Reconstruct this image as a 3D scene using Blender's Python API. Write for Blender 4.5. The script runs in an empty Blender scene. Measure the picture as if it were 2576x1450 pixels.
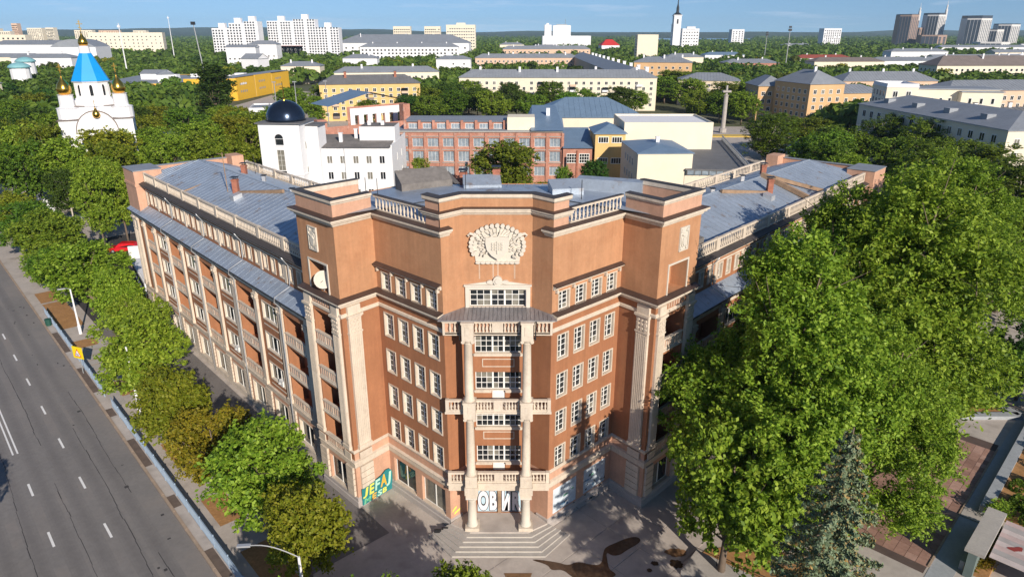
import bpy, math, random
import numpy as np
from mathutils import Matrix, Vector, noise as mnoise
R = math.radians
scn = bpy.context.scene
COL = scn.collection

# ---------------------------------------------------------------- camera
cam_d = bpy.data.cameras.new('camera'); cam = bpy.data.objects.new('camera', cam_d); COL.objects.link(cam)
cam.location = (0, 0, 38.0); cam.rotation_euler = (R(90 - 20.5), 0, 0)
cam_d.sensor_width = 36.0; cam_d.lens = 36.0 * 1725 / 2575
cam_d.clip_start = 0.5; cam_d.clip_end = 60000
scn.camera = cam

# ---------------------------------------------------------------- sky, sun, exposure
SUN_AZ, SUN_EL = 26.0, 24.0          # degrees right of straight behind the camera / above the horizon
world = bpy.data.worlds.new('World'); scn.world = world; world.use_nodes = True
wn = world.node_tree.nodes; wl = world.node_tree.links; wn.clear()
w_out = wn.new('ShaderNodeOutputWorld'); w_bg = wn.new('ShaderNodeBackground')
sky = wn.new('ShaderNodeTexSky'); sky.sky_type = 'NISHITA'; sky.sun_disc = False
sky.sun_elevation = R(SUN_EL); sky.sun_rotation = R(180 - SUN_AZ)
sky.altitude = 200; sky.air_density = 1.0; sky.dust_density = 0.0; sky.ozone_density = 5.0
# the whole dome is read a few degrees higher up, so that the clear blue of the photograph reaches down to the horizon
sg = wn.new('ShaderNodeTexCoord'); sa = wn.new('ShaderNodeVectorMath'); sa.operation = 'MULTIPLY_ADD'
sa.inputs[1].default_value = (1, 1, 0.9); sa.inputs[2].default_value = (0, 0, 0.105)
wl.new(sg.outputs['Generated'], sa.inputs[0]); wl.new(sa.outputs[0], sky.inputs[0])
# thin broken cloud streaks
tc = wn.new('ShaderNodeTexCoord'); mp = wn.new('ShaderNodeMapping'); mp.inputs['Scale'].default_value = (2.4, 2.4, 30.0)
nz = wn.new('ShaderNodeTexNoise'); nz.inputs['Scale'].default_value = 2.6; nz.inputs['Detail'].default_value = 6; nz.inputs['Roughness'].default_value = 0.6
cr = wn.new('ShaderNodeValToRGB'); cr.color_ramp.elements[0].position = 0.54; cr.color_ramp.elements[0].color = (0, 0, 0, 1)
cr.color_ramp.elements[1].position = 0.8; cr.color_ramp.elements[1].color = (0.55, 0.55, 0.55, 1)
wl.new(tc.outputs['Generated'], mp.inputs[0]); wl.new(mp.outputs[0], nz.inputs['Vector']); wl.new(nz.outputs[0], cr.inputs[0])
cm = wn.new('ShaderNodeMix'); cm.data_type = 'RGBA'; cm.inputs[7].default_value = (7.2, 8.0, 9.6, 1)
wl.new(cr.outputs[0], cm.inputs[0]); wl.new(sky.outputs[0], cm.inputs[6])
wl.new(cm.outputs[2], w_bg.inputs[0]); w_bg.inputs[1].default_value = 0.085
wl.new(w_bg.outputs[0], w_out.inputs[0])
sun_d = bpy.data.lights.new('sun', 'SUN'); sun_d.energy = 4.6; sun_d.angle = R(0.5); sun_d.color = (1.0, 0.90, 0.77)
sun = bpy.data.objects.new('sun', sun_d); COL.objects.link(sun); sun.location = (60, -150, 120)
_s = Vector((math.sin(R(SUN_AZ)) * math.cos(R(SUN_EL)), -math.cos(R(SUN_AZ)) * math.cos(R(SUN_EL)), math.sin(R(SUN_EL))))
sun.rotation_euler = _s.to_track_quat('Z', 'Y').to_euler()
scn.view_settings.view_transform = 'Standard'; scn.view_settings.look = 'None'
scn.view_settings.gamma = 1.0; scn.view_settings.use_curve_mapping = False; scn.view_settings.exposure = 0.35
scn.render.engine = 'CYCLES'
scn.cycles.max_bounces = 6; scn.cycles.diffuse_bounces = 3; scn.cycles.transparent_max_bounces = 8
scn.cycles.volume_bounces = 0

# ---------------------------------------------------------------- materials
MATS = {}
def mat(name, col, rough=0.8, var=0.12, scale=0.6, fine=0.0, fscale=9.0, bump=0.0, metal=0.0, spec=0.4, stain=None, sscale=0.25, smin=0.52, smax=0.72, stretch=(1, 1, 1), objcoord=False, streak=0.0):
    if name in MATS: return MATS[name]
    m = bpy.data.materials.new(name); m.use_nodes = True
    nt = m.node_tree; n = nt.nodes; l = nt.links; b = n['Principled BSDF']
    b.inputs['Roughness'].default_value = rough; b.inputs['Metallic'].default_value = metal
    b.inputs['Specular IOR Level'].default_value = spec
    if objcoord: g = n.new('ShaderNodeTexCoord'); src = g.outputs['Object']
    else: g = n.new('ShaderNodeNewGeometry'); src = g.outputs['Position']
    mpn = n.new('ShaderNodeMapping'); mpn.inputs['Scale'].default_value = stretch; l.new(src, mpn.inputs[0]); src = mpn.outputs[0]
    base = n.new('ShaderNodeRGB'); base.outputs[0].default_value = (*col, 1); cur = base.outputs[0]
    def layer(sc, amt, det=5):
        nonlocal cur
        t = n.new('ShaderNodeTexNoise'); t.inputs['Scale'].default_value = sc; t.inputs['Detail'].default_value = det; t.inputs['Roughness'].default_value = 0.62
        l.new(src, t.inputs['Vector'])
        mr = n.new('ShaderNodeMapRange'); mr.inputs[1].default_value = 0.25; mr.inputs[2].default_value = 0.75
        mr.inputs[3].default_value = 1 - amt; mr.inputs[4].default_value = 1 + amt; l.new(t.outputs[0], mr.inputs[0])
        mx = n.new('ShaderNodeVectorMath'); mx.operation = 'SCALE'; l.new(cur, mx.inputs[0]); l.new(mr.outputs[0], mx.inputs['Scale']); cur = mx.outputs[0]
        return t
    t1 = layer(scale, var)
    if fine: t1 = layer(fscale, fine, 3)
    if stain:
        t = n.new('ShaderNodeTexNoise'); t.inputs['Scale'].default_value = sscale; t.inputs['Detail'].default_value = 8; t.inputs['Roughness'].default_value = 0.7
        l.new(src, t.inputs['Vector'])
        mr = n.new('ShaderNodeMapRange'); mr.inputs[1].default_value = smin; mr.inputs[2].default_value = smax; l.new(t.outputs[0], mr.inputs[0])
        mx = n.new('ShaderNodeMix'); mx.data_type = 'RGBA'; l.new(mr.outputs[0], mx.inputs[0]); l.new(cur, mx.inputs[6]); mx.inputs[7].default_value = (*stain, 1); cur = mx.outputs[2]
    if streak:
        ms = n.new('ShaderNodeMapping'); ms.inputs['Scale'].default_value = (1.6, 1.6, 0.10); l.new(src, ms.inputs[0])
        t = n.new('ShaderNodeTexNoise'); t.inputs['Scale'].default_value = 1.5; t.inputs['Detail'].default_value = 7; t.inputs['Roughness'].default_value = 0.7; l.new(ms.outputs[0], t.inputs['Vector'])
        mr = n.new('ShaderNodeMapRange'); mr.inputs[1].default_value = 0.38; mr.inputs[2].default_value = 0.72; mr.inputs[3].default_value = 1 + streak * .45; mr.inputs[4].default_value = 1 - streak; l.new(t.outputs[0], mr.inputs[0])
        mx = n.new('ShaderNodeVectorMath'); mx.operation = 'SCALE'; l.new(cur, mx.inputs[0]); l.new(mr.outputs[0], mx.inputs['Scale']); cur = mx.outputs[0]
    l.new(cur, b.inputs['Base Color'])
    if bump:
        bp = n.new('ShaderNodeBump'); bp.inputs['Strength'].default_value = bump; bp.inputs['Distance'].default_value = 0.02
        l.new(t1.outputs[0], bp.inputs['Height']); l.new(bp.outputs[0], b.inputs['Normal'])
    MATS[name] = m; return m

def leafmat(name, cols, trans=0.3, tint=0.25):
    m = bpy.data.materials.new(name); m.use_nodes = True
    nt = m.node_tree; n = nt.nodes; l = nt.links; n.clear()
    out = n.new('ShaderNodeOutputMaterial'); g = n.new('ShaderNodeNewGeometry'); oi = n.new('ShaderNodeObjectInfo')
    ramp = n.new('ShaderNodeValToRGB'); e = ramp.color_ramp.elements
    e[0].position = 0.0; e[0].color = (*cols[0], 1); e[1].position = 1.0; e[1].color = (*cols[-1], 1)
    for i, c in enumerate(cols[1:-1]):
        k = e.new((i + 1) / (len(cols) - 1)); k.color = (*c, 1)
    l.new(g.outputs['Random Per Island'], ramp.inputs[0])
    hs = n.new('ShaderNodeHueSaturation')
    mr = n.new('ShaderNodeMapRange'); mr.inputs[3].default_value = 0.5 - 0.035 * tint * 4; mr.inputs[4].default_value = 0.5 + 0.02 * tint * 4
    mv = n.new('ShaderNodeMapRange'); mv.inputs[3].default_value = 1 - tint; mv.inputs[4].default_value = 1 + tint
    l.new(oi.outputs['Random'], mr.inputs[0])
    frac = n.new('ShaderNodeMath'); frac.operation = 'MULTIPLY'; frac.inputs[1].default_value = 7.13; l.new(oi.outputs['Random'], frac.inputs[0])
    fr2 = n.new('ShaderNodeMath'); fr2.operation = 'FRACT'; l.new(frac.outputs[0], fr2.inputs[0]); l.new(fr2.outputs[0], mv.inputs[0])
    l.new(mr.outputs[0], hs.inputs['Hue']); l.new(mv.outputs[0], hs.inputs['Value']); l.new(ramp.outputs[0], hs.inputs['Color'])
    d = n.new('ShaderNodeBsdfPrincipled'); d.inputs['Roughness'].default_value = 0.55; d.inputs['Specular IOR Level'].default_value = 0.25
    l.new(hs.outputs[0], d.inputs['Base Color'])
    if trans > 0:
        t = n.new('ShaderNodeBsdfTranslucent'); l.new(hs.outputs[0], t.inputs[0])
        mx = n.new('ShaderNodeMixShader'); mx.inputs[0].default_value = trans
        l.new(d.outputs[0], mx.inputs[1]); l.new(t.outputs[0], mx.inputs[2]); l.new(mx.outputs[0], out.inputs[0])
    else: l.new(d.outputs[0], out.inputs[0])
    MATS[name] = m; return m

def simple(name, col, rough=0.6, metal=0.0, spec=0.5): return mat(name, col, rough, 0.06, 1.5, metal=metal, spec=spec)

M_wall = mat('terracotta_render', (0.455, 0.235, 0.125), 0.9, 0.13, 0.35, 0.07, 4.0, 0.15, stain=(0.385, 0.18, 0.09), sscale=0.45, smin=0.48, smax=0.8, streak=0.13)
M_walld = mat('brown_terracotta_render', (0.345, 0.15, 0.073), 0.9, 0.13, 0.35, 0.07, 4.0, 0.15, stain=(0.31, 0.13, 0.065), sscale=0.45, smin=0.48, smax=0.8, streak=0.13)
M_wall2 = mat('pale_terracotta_render', (0.54, 0.315, 0.215), 0.9, 0.12, 0.5, 0.06, 4.0, 0.15, streak=0.10)
M_trim = mat('cream_stone_trim', (0.60, 0.515, 0.42), 0.8, 0.10, 0.9, 0.08, 7.0, 0.1, stain=(0.42, 0.33, 0.26), sscale=1.2, smin=0.55, smax=0.85, streak=0.14)
M_trimw = mat('white_painted_stone', (0.60, 0.55, 0.475), 0.8, 0.08, 1.0)
M_frame = mat('white_window_paint', (0.76, 0.75, 0.72), 0.6, 0.05, 1.0)
M_browncap = mat('dark_brown_flashing', (0.085, 0.055, 0.045), 0.55, 0.2, 1.0, metal=0.2)
M_blackcap = mat('black_bitumen_flashing', (0.06, 0.052, 0.05), 0.6, 0.2, 1.0)
M_metal = mat('grey_blue_roof_metal', (0.36, 0.415, 0.49), 0.45, 0.14, 0.5, 0.10, 3.0, 0.05, metal=0.35, spec=0.5, stain=(0.27, 0.21, 0.17), sscale=0.8, smin=0.57, smax=0.70)
M_metal2 = mat('canopy_roof_metal', (0.27, 0.26, 0.27), 0.5, 0.25, 1.6, 0.2, 5.0, 0.05, metal=0.3, stretch=(1, .2, 1))
M_glass = mat('dark_window_glass', (0.016, 0.02, 0.024), 0.06, 0.3, 0.9, spec=0.7)
M_glass2 = mat('curtained_window_glass', (0.20, 0.19, 0.16), 0.12, 0.4, 2.0, spec=0.7)
M_granite = mat('grey_granite_plinth', (0.40, 0.36, 0.34), 0.75, 0.12, 0.8, 0.12, 8)
M_brick = mat('red_brick', (0.42, 0.20, 0.145), 0.9, 0.25, 0.6, 0.25, 5.0, 0.2, stain=(0.52, 0.36, 0.30), sscale=0.5, smin=0.55, smax=0.7)
M_brickd = mat('chimney_brick', (0.33, 0.13, 0.085), 0.9, 0.3, 1.2, 0.2, 6)
M_white = mat('white_render', (0.76, 0.76, 0.78), 0.85, 0.05, 0.3, 0.03, 3, stain=(0.62, 0.61, 0.60), sscale=0.3, smin=0.58, smax=0.8)
M_cream = mat('cream_render', (0.68, 0.57, 0.42), 0.85, 0.07, 0.3, 0.04, 3)
M_creaml = mat('pale_cream_render', (0.76, 0.68, 0.54), 0.85, 0.05, 0.3, 0.03, 3)
M_yellow = mat('ochre_yellow_render', (0.68, 0.46, 0.19), 0.85, 0.08, 0.3, 0.04, 3)
M_mall = mat('bright_yellow_cladding', (0.72, 0.42, 0.03), 0.6, 0.05, 0.3)
M_orange = mat('orange_render', (0.62, 0.40, 0.21), 0.85, 0.08, 0.3, 0.04, 3)
M_pink = mat('pale_pink_orange_render', (0.66, 0.46, 0.33), 0.85, 0.07, 0.2, 0.04, 3)
M_slate = mat('grey_sheet_roof', (0.27, 0.29, 0.32), 0.6, 0.12, 0.3, 0.10, 2.0, metal=0.15)
M_slated = mat('dark_grey_roof', (0.15, 0.15, 0.155), 0.75, 0.15, 0.3, 0.15, 2.0)
M_blue = mat('blue_grey_sheet_roof', (0.20, 0.29, 0.40), 0.45, 0.10, 0.4, 0.08, 2.0, metal=0.3)
M_felt = mat('roofing_felt', (0.17, 0.155, 0.145), 0.9, 0.25, 0.4, 0.2, 2.5)
M_brownroof = mat('brown_grey_roof', (0.20, 0.165, 0.15), 0.8, 0.15, 0.3, 0.1, 2.0)
M_asphalt = mat('asphalt', (0.20, 0.187, 0.18), 0.9, 0.10, 0.10, 0.10, 3.0, 0.05, stain=(0.25, 0.22, 0.20), sscale=0.08, smin=0.45, smax=0.7)
M_asphd = mat('dark_asphalt', (0.05, 0.046, 0.048), 0.92, 0.15, 0.3, 0.12, 4)
M_conc = mat('concrete_paving', (0.45, 0.40, 0.36), 0.9, 0.12, 0.3, 0.10, 4.0, 0.08, stain=(0.28, 0.24, 0.215), sscale=0.5, smin=0.5, smax=0.75)
M_concl = mat('pale_concrete', (0.40, 0.37, 0.34), 0.9, 0.12, 0.6, 0.1, 5)
M_kerb = mat('kerb_concrete', (0.36, 0.27, 0.20), 0.9, 0.15, 0.8, 0.1, 5)
M_soil = mat('dry_orange_soil', (0.36, 0.19, 0.075), 0.95, 0.2, 0.7, 0.25, 4, 0.2)
M_paint = mat('white_road_paint', (0.78, 0.77, 0.75), 0.8, 0.08, 2.0)
M_redtile = mat('red_brown_paving_tile', (0.34, 0.20, 0.155), 0.9, 0.2, 0.4, 0.15, 3.0)
M_tilegap = mat('paving_joint', (0.10, 0.07, 0.06), 0.95, 0.2, 1.0)
M_ground = mat('city_ground', (0.085, 0.095, 0.045), 0.95, 0.35, 0.03, 0.25, 0.5, stain=(0.16, 0.14, 0.12), sscale=0.02, smin=0.5, smax=0.62)
M_grass = mat('grass', (0.10, 0.16, 0.03), 0.95, 0.3, 0.6, 0.25, 5)
M_fencebl = mat('pale_blue_fence_paint', (0.34, 0.44, 0.56), 0.5, 0.08, 1.0, metal=0.2)
M_grey = mat('grey_painted_metal', (0.35, 0.36, 0.37), 0.5, 0.1, 1.0, metal=0.3)
M_galv = mat('galvanised_pipe', (0.55, 0.56, 0.58), 0.45, 0.1, 1.0, metal=0.5)
M_dark = mat('dark_metal', (0.035, 0.035, 0.04), 0.5, 0.1, 1.0, metal=0.4)
M_redp = mat('red_car_paint', (0.55, 0.012, 0.02), 0.3, 0.04, 1.0)
M_tyre = mat('tyre_rubber', (0.02, 0.02, 0.02), 0.8, 0.1, 1.0)
M_yell = mat('yellow_sign_paint', (0.80, 0.62, 0.01), 0.5, 0.04, 1.0)
M_black = mat('black_paint', (0.012, 0.012, 0.014), 0.6, 0.05, 1.0)
M_gold = mat('gilded_metal', (0.80, 0.46, 0.08), 0.22, 0.05, 1.0, metal=1.0)
M_azure = mat('azure_roof_sheet', (0.01, 0.30, 0.74), 0.45, 0.06, 0.4)
M_domed = mat('dark_blue_dome_metal', (0.03, 0.045, 0.075), 0.22, 0.15, 0.7, metal=0.75)
M_wood = mat('weathered_wood', (0.30, 0.20, 0.13), 0.9, 0.3, 1.5)
M_bark = mat('tree_bark', (0.16, 0.12, 0.09), 0.95, 0.3, 2.0, objcoord=True)
M_barkl = mat('pale_birch_bark', (0.52, 0.47, 0.40), 0.9, 0.25, 2.0, objcoord=True)
M_frost = mat('pale_frosted_panes', (0.25, 0.30, 0.35), 0.18, 0.25, 0.5, 0.2, 2.0, spec=0.6)
M_mud = mat('wet_mud', (0.075, 0.045, 0.028), 0.25, 0.35, 0.9, 0.3, 5, spec=0.6)
M_skyscr = mat('brown_tower_cladding', (0.34, 0.24, 0.19), 0.7, 0.1, 0.05)
M_skyb = mat('white_tower_cladding', (0.66, 0.64, 0.62), 0.7, 0.06, 0.05)
M_skyd = mat('dark_tower_glazing', (0.06, 0.075, 0.10), 0.3, 0.2, 0.2)
M_mural = mat('faded_mural_panel', (0.55, 0.62, 0.68), 0.85, 0.2, 1.2, 0.15, 4)
M_blueboard = mat('pale_blue_door_boards', (0.42, 0.56, 0.66), 0.8, 0.1, 1.0)
M_bluestone = mat('smooth_grey_kerbstone', (0.34, 0.36, 0.38), 0.7, 0.12, 0.7, 0.1, 4)
M_lake = mat('lake_water', (0.05, 0.075, 0.10), 0.15, 0.1, 0.01, spec=0.6)
L_green = leafmat('leaf_green', [(0.07, 0.14, 0.013), (0.14, 0.24, 0.02), (0.24, 0.34, 0.034)], .32)
L_lime = leafmat('leaf_lime', [(0.10, 0.185, 0.014), (0.20, 0.315, 0.024), (0.33, 0.44, 0.05)], .32, .08)
L_olive = leafmat('leaf_olive', [(0.13, 0.18, 0.012), (0.22, 0.27, 0.02), (0.33, 0.34, 0.035)], .4, .15)
L_yell = leafmat('leaf_yellowing', [(0.16, 0.165, 0.014), (0.28, 0.25, 0.02), (0.38, 0.29, 0.03)], .4, .15)
L_dark = leafmat('leaf_dark', [(0.03, 0.07, 0.012), (0.055, 0.12, 0.016), (0.10, 0.175, 0.022)], .35)
L_spruce = leafmat('spruce_needles', [(0.07, 0.11, 0.05), (0.15, 0.21, 0.11), (0.25, 0.32, 0.20), (0.20, 0.26, 0.14), (0.38, 0.23, 0.07)], 0.15, 0.0)
L_far = leafmat('far_leaf', [(0.06, 0.105, 0.014), (0.105, 0.165, 0.02), (0.16, 0.22, 0.03)], 0.3, 0.3)
L_birch = leafmat('birch_leaf', [(0.085, 0.14, 0.014), (0.145, 0.215, 0.02), (0.21, 0.28, 0.03)], .4)

# ---------------------------------------------------------------- mesh helpers
class Fr:
    """A wall frame: s runs left to right as seen from outside, o outward, z up."""
    def __init__(self, a, b):
        self.a = np.array(a, float); b = np.array(b, float); self.L = float(np.linalg.norm(b - self.a))
        self.d = (b - self.a) / self.L; self.i = np.array([-self.d[1], self.d[0]]); self.ang = math.atan2(self.d[1], self.d[0])
    def P(self, s, o, z):
        q = self.a + self.d * s - self.i * o
        return (float(q[0]), float(q[1]), float(z))
    def xy(self, s, o):
        q = self.a + self.d * s - self.i * o
        return (float(q[0]), float(q[1]))
    def mat(self, s, o, z): return Matrix.Translation(self.P(s, o, z)) @ Matrix.Rotation(self.ang, 4, 'Z')
W0 = Fr((0, 0), (1, 0))   # world axes: s = x, o = -y

class MB:
    def __init__(self): self.v = []; self.f = []; self.m = []
    def face(self, pts, m=0):
        k = len(self.v); self.v.extend(pts); self.f.append(tuple(range(k, k + len(pts)))); self.m.append(m)
    def box(self, F, s0, s1, o0, o1, z0, z1, m=0, top=None):
        if s1 < s0: s0, s1 = s1, s0
        if o1 < o0: o0, o1 = o1, o0
        P = F.P; k = len(self.v)
        self.v += [P(s0, o1, z0), P(s1, o1, z0), P(s1, o0, z0), P(s0, o0, z0), P(s0, o1, z1), P(s1, o1, z1), P(s1, o0, z1), P(s0, o0, z1)]
        for q in ((0, 3, 2, 1), (4, 5, 6, 7), (0, 1, 5, 4), (1, 2, 6, 5), (2, 3, 7, 6), (3, 0, 4, 7)):
            self.f.append(tuple(k + i for i in q)); self.m.append(m)
        if top is not None: self.m[-5] = top
    def bar(self, a, b, w, h=None, m=0):
        a = Vector(a); b = Vector(b); d = (b - a); 
        if d.length < 1e-6: return
        h = h or w; z = Vector((0, 0, 1)); d.normalize()
        x = d.cross(z)
        if x.length < 1e-3: x = Vector((1, 0, 0))
        x.normalize(); y = x.cross(d); k = len(self.v)
        for p in (a, b):
            for sx, sy in ((-1, -1), (1, -1), (1, 1), (-1, 1)): self.v.append(tuple(p + x * (sx * w / 2) + y * (sy * h / 2)))
        for q in ((3, 2, 1, 0), (4, 5, 6, 7), (0, 1, 5, 4), (1, 2, 6, 5), (2, 3, 7, 6), (3, 0, 4, 7)): self.f.append(tuple(k + i for i in q)); self.m.append(m)
    def tube(self, pts, rad, n=6, m=0, cap=True):
        pts = [Vector(p) for p in pts]; rad = rad if isinstance(rad, (list, tuple)) else [rad] * len(pts)
        k = len(self.v); up = Vector((0.13, 0.31, 0.94))
        for i, p in enumerate(pts):
            d = (pts[min(i + 1, len(pts) - 1)] - pts[max(i - 1, 0)]).normalized()
            x = d.cross(up)
            if x.length < 0.05: x = d.cross(Vector((1, 0, 0)))
            x.normalize(); y = d.cross(x)
            for j in range(n):
                t = 2 * math.pi * j / n; self.v.append(tuple(p + (x * math.cos(t) + y * math.sin(t)) * rad[i]))
        for i in range(len(pts) - 1):
            for j in range(n):
                self.f.append((k + i * n + j, k + i * n + (j + 1) % n, k + (i + 1) * n + (j + 1) % n, k + (i + 1) * n + j)); self.m.append(m)
        if cap:
            self.f.append(tuple(k + j for j in range(n))[::-1]); self.m.append(m)
            self.f.append(tuple(k + (len(pts) - 1) * n + j for j in range(n))); self.m.append(m)
    def lathe(self, c, prof, n=12, m=0, rot=0.0):
        """prof: (radius, z) list from the bottom up, about a vertical axis at c."""
        k = len(self.v)
        for r, z in prof:
            for j in range(n):
                t = 2 * math.pi * j / n + rot; self.v.append((c[0] + r * math.cos(t), c[1] + r * math.sin(t), c[2] + z))
        for i in range(len(prof) - 1):
            for j in range(n): self.f.append((k + i * n + j, k + i * n + (j + 1) % n, k + (i + 1) * n + (j + 1) % n, k + (i + 1) * n + j)); self.m.append(m)
        self.f.append(tuple(k + j for j in range(n))[::-1]); self.m.append(m)
        self.f.append(tuple(k + (len(prof) - 1) * n + j for j in range(n))); self.m.append(m)
    def prism(self, poly, z0, z1, m=0, top=None):
        """poly: counter-clockwise plan outline."""
        n = len(poly); k = len(self.v)
        self.v += [(p[0], p[1], z0) for p in poly] + [(p[0], p[1], z1) for p in poly]
        for i in range(n): self.f.append((k + i, k + (i + 1) % n, k + n + (i + 1) % n, k + n + i)); self.m.append(m)
        self.f.append(tuple(k + n + i for i in range(n))); self.m.append(m if top is None else top)
        self.f.append(tuple(k + i for i in range(n))[::-1]); self.m.append(m)
    def plate(self, F, pts, o0, o1, m=0):
        """An outline in the (s, z) plane of a wall, given thickness."""
        n = len(pts); k = len(self.v)
        self.v += [F.P(s, o0, z) for s, z in pts] + [F.P(s, o1, z) for s, z in pts]
        for i in range(n): self.f.append((k + i, k + (i + 1) % n, k + n + (i + 1) % n, k + n + i)); self.m.append(m)
        self.f.append(tuple(k + n + i for i in range(n))); self.m.append(m)
    def sweep(self, path, prof, m=0):
        """path: plan points left to right as seen from outside; prof: closed (o, z) outline."""
        n = len(prof); k = len(self.v); P = [np.array(p, float) for p in path]
        for i, p in enumerate(P):
            ds = []
            if i > 0: d = P[i] - P[i - 1]; ds.append(d / np.linalg.norm(d))
            if i < len(P) - 1: d = P[i + 1] - P[i]; ds.append(d / np.linalg.norm(d))
            ns = [np.array([d[1], -d[0]]) for d in ds]; v = sum(ns); v = v / np.linalg.norm(v); v = v / max(0.3, float(v @ ns[0]))
            for o, z in prof: q = p + v * o; self.v.append((float(q[0]), float(q[1]), z))
        for i in range(len(P) - 1):
            for j in range(n): self.f.append((k + i * n + j, k + i * n + (j + 1) % n, k + (i + 1) * n + (j + 1) % n, k + (i + 1) * n + j)); self.m.append(m)
        self.f.append(tuple(k + j for j in range(n))[::-1]); self.m.append(m)
        self.f.append(tuple(k + (len(P) - 1) * n + j for j in range(n))); self.m.append(m)
    def wall(self, F, s0, s1, z0, z1, holes=(), o=0.0, depth=0.3, m=0, mr=None, back=None):
        """A wall face with openings; each opening gets reveals of the given depth (and a back face when asked)."""
        mr = m if mr is None else mr
        ss = sorted({s0, s1, *[h[0] for h in holes], *[h[1] for h in holes]}); zz = sorted({z0, z1, *[h[2] for h in holes], *[h[3] for h in holes]})
        ss = [s for s in ss if s0 <= s <= s1]; zz = [z for z in zz if z0 <= z <= z1]
        P = F.P
        for a, b in zip(ss, ss[1:]):
            for c, d in zip(zz, zz[1:]):
                x, y = (a + b) / 2, (c + d) / 2
                if any(h[0] < x < h[1] and h[2] < y < h[3] for h in holes): continue
                self.face([P(a, o, c), P(b, o, c), P(b, o, d), P(a, o, d)], m)
        for h in holes:
            a, b, c, d = h[:4]; dp = h[4] if len(h) > 4 else depth; i = o - dp
            self.face([P(a, o, c), P(a, o, d), P(a, i, d), P(a, i, c)], mr); self.face([P(b, o, d), P(b, o, c), P(b, i, c), P(b, i, d)], mr)
            self.face([P(a, o, c), P(a, i, c), P(b, i, c), P(b, o, c)], mr); self.face([P(a, i, d), P(a, o, d), P(b, o, d), P(b, i, d)], mr)
            if back is not None: self.face([P(a, i, c), P(b, i, c), P(b, i, d), P(a, i, d)], back)
    def mesh(self, name, mats, smooth=False):
        me = bpy.data.meshes.new(name); me.from_pydata(self.v, [], self.f)
        mats = mats if isinstance(mats, (list, tuple)) else [mats]
        for x in mats: me.materials.append(x)
        if len(mats) > 1: me.polygons.foreach_set('material_index', self.m)
        if smooth: me.polygons.foreach_set('use_smooth', [True] * len(self.f))
        me.update(); return me

def tag(o, label=None, cat=None, group=None, kind=None):
    if label: o['label'] = label
    if cat: o['category'] = cat
    if group: o['group'] = group
    if kind: o['kind'] = kind
    return o
def link(name, data, parent=None, mx=None, world=True):
    o = bpy.data.objects.new(name, data); COL.objects.link(o)
    if parent is not None:
        o.parent = parent
        if world:
            if parent.parent is None: o.matrix_parent_inverse = Matrix.Translation(-parent.location)
    if mx is not None: o.matrix_basis = mx
    return o
def part(name, mb, mats, parent=None, smooth=False, label=None, kind=None, world=True):
    o = link(name, mb.mesh(name, mats, smooth), parent, None, world)
    if label: o['label'] = label
    if kind: o['kind'] = kind
    return o
def thing(name, loc, label, cat, group=None):
    o = bpy.data.objects.new(name, None); COL.objects.link(o); o.location = loc; o.empty_display_size = 0.5
    return tag(o, label, cat, group)
def struct(name, mb, mats, parent=None, smooth=False): return tag(part(name, mb, mats, parent, smooth), kind='structure')
def copytree(root, loc, rz=0.0, sc=None, label=None, group=None):
    c = root.copy(); COL.objects.link(c); c.location = loc; c.rotation_euler = (0, 0, rz)
    if sc is not None: c.scale = sc if isinstance(sc, tuple) else (sc, sc, sc)
    if label: c['label'] = label
    if group: c['group'] = group
    for ch in root.children:
        d = ch.copy(); COL.objects.link(d); d.parent = c
        for g in ch.children:
            e = g.copy(); COL.objects.link(e); e.parent = d
    return c
def offset(path, o):
    P = [np.array(p, float) for p in path]; out = []
    for i, p in enumerate(P):
        ds = []
        if i > 0: d = P[i] - P[i - 1]; ds.append(d / np.linalg.norm(d))
        if i < len(P) - 1: d = P[i + 1] - P[i]; ds.append(d / np.linalg.norm(d))
        ns = [np.array([d[1], -d[0]]) for d in ds]; v = sum(ns); v = v / np.linalg.norm(v); v = v / max(0.3, float(v @ ns[0]))
        q = p + v * o; out.append((float(q[0]), float(q[1])))
    return out
# ---------------------------------------------------------------- layout
CX = -1.04
WD = np.array([-.676, .737]); WN = np.array([.737, .676]); WO = 23.75
def LS(t, n): q = WD * t + WN * n; return (float(q[0]), float(q[1]))          # along / across the street on the left
def MX(p): return (2 * CX - p[0], p[1])                                        # mirrored about the building's axis
rng = random.Random(7)

# ---------------------------------------------------------------- ground, road, pavements
b = MB(); N = 72
ring = [(9000 * math.cos(2 * math.pi * i / N), 9000 * math.sin(2 * math.pi * i / N), -0.16) for i in range(N)]
b.face(ring); struct('ground', b, M_ground)
FL = Fr(LS(0, 0), LS(1, 0))       # s = t along the street, o = n - across (outward = right-hand side)
def street(bm, t0, t1, n0, n1, z, m=0): bm.face([(*LS(t0, n0), z), (*LS(t0, n1), z), (*LS(t1, n1), z), (*LS(t1, n0), z)], m)
b = MB(); street(b, -60, 420, -11.5, 11.12, -0.13); road = struct('road', b, M_asphalt)
b = MB()
for k in range(-4, 24):
    t = 57.1 + 8.6 * k
    street(b, t - 2.3, t, 6.40, 6.58, -0.126)
for k in range(-6, 1): t = 67.6 + 8.6 * k; street(b, t - 2.3, t, 2.75, 2.93, -0.126)
for n in (2.62, 3.0): street(b, 73.9, 300, n - .07, n + .07, -0.126)
for k in range(-4, 24): t = 60 + 8.6 * k; street(b, t - 2.3, t, -1.2, -1.02, -0.126)
struct('road_markings', b, M_paint)
b = MB()
for c in (-9.6, -7.6, -5.9, -3.9, -2.2, -.2, 1.7, 3.7, 5.5, 7.4, 8.9):
    for w, z, m in ((1.15, -.1288, 0), (.75, -.1282, 1), (.38, -.1276, 2)): street(b, -60, 420, c - w / 2, c + w / 2, z, m)
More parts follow.
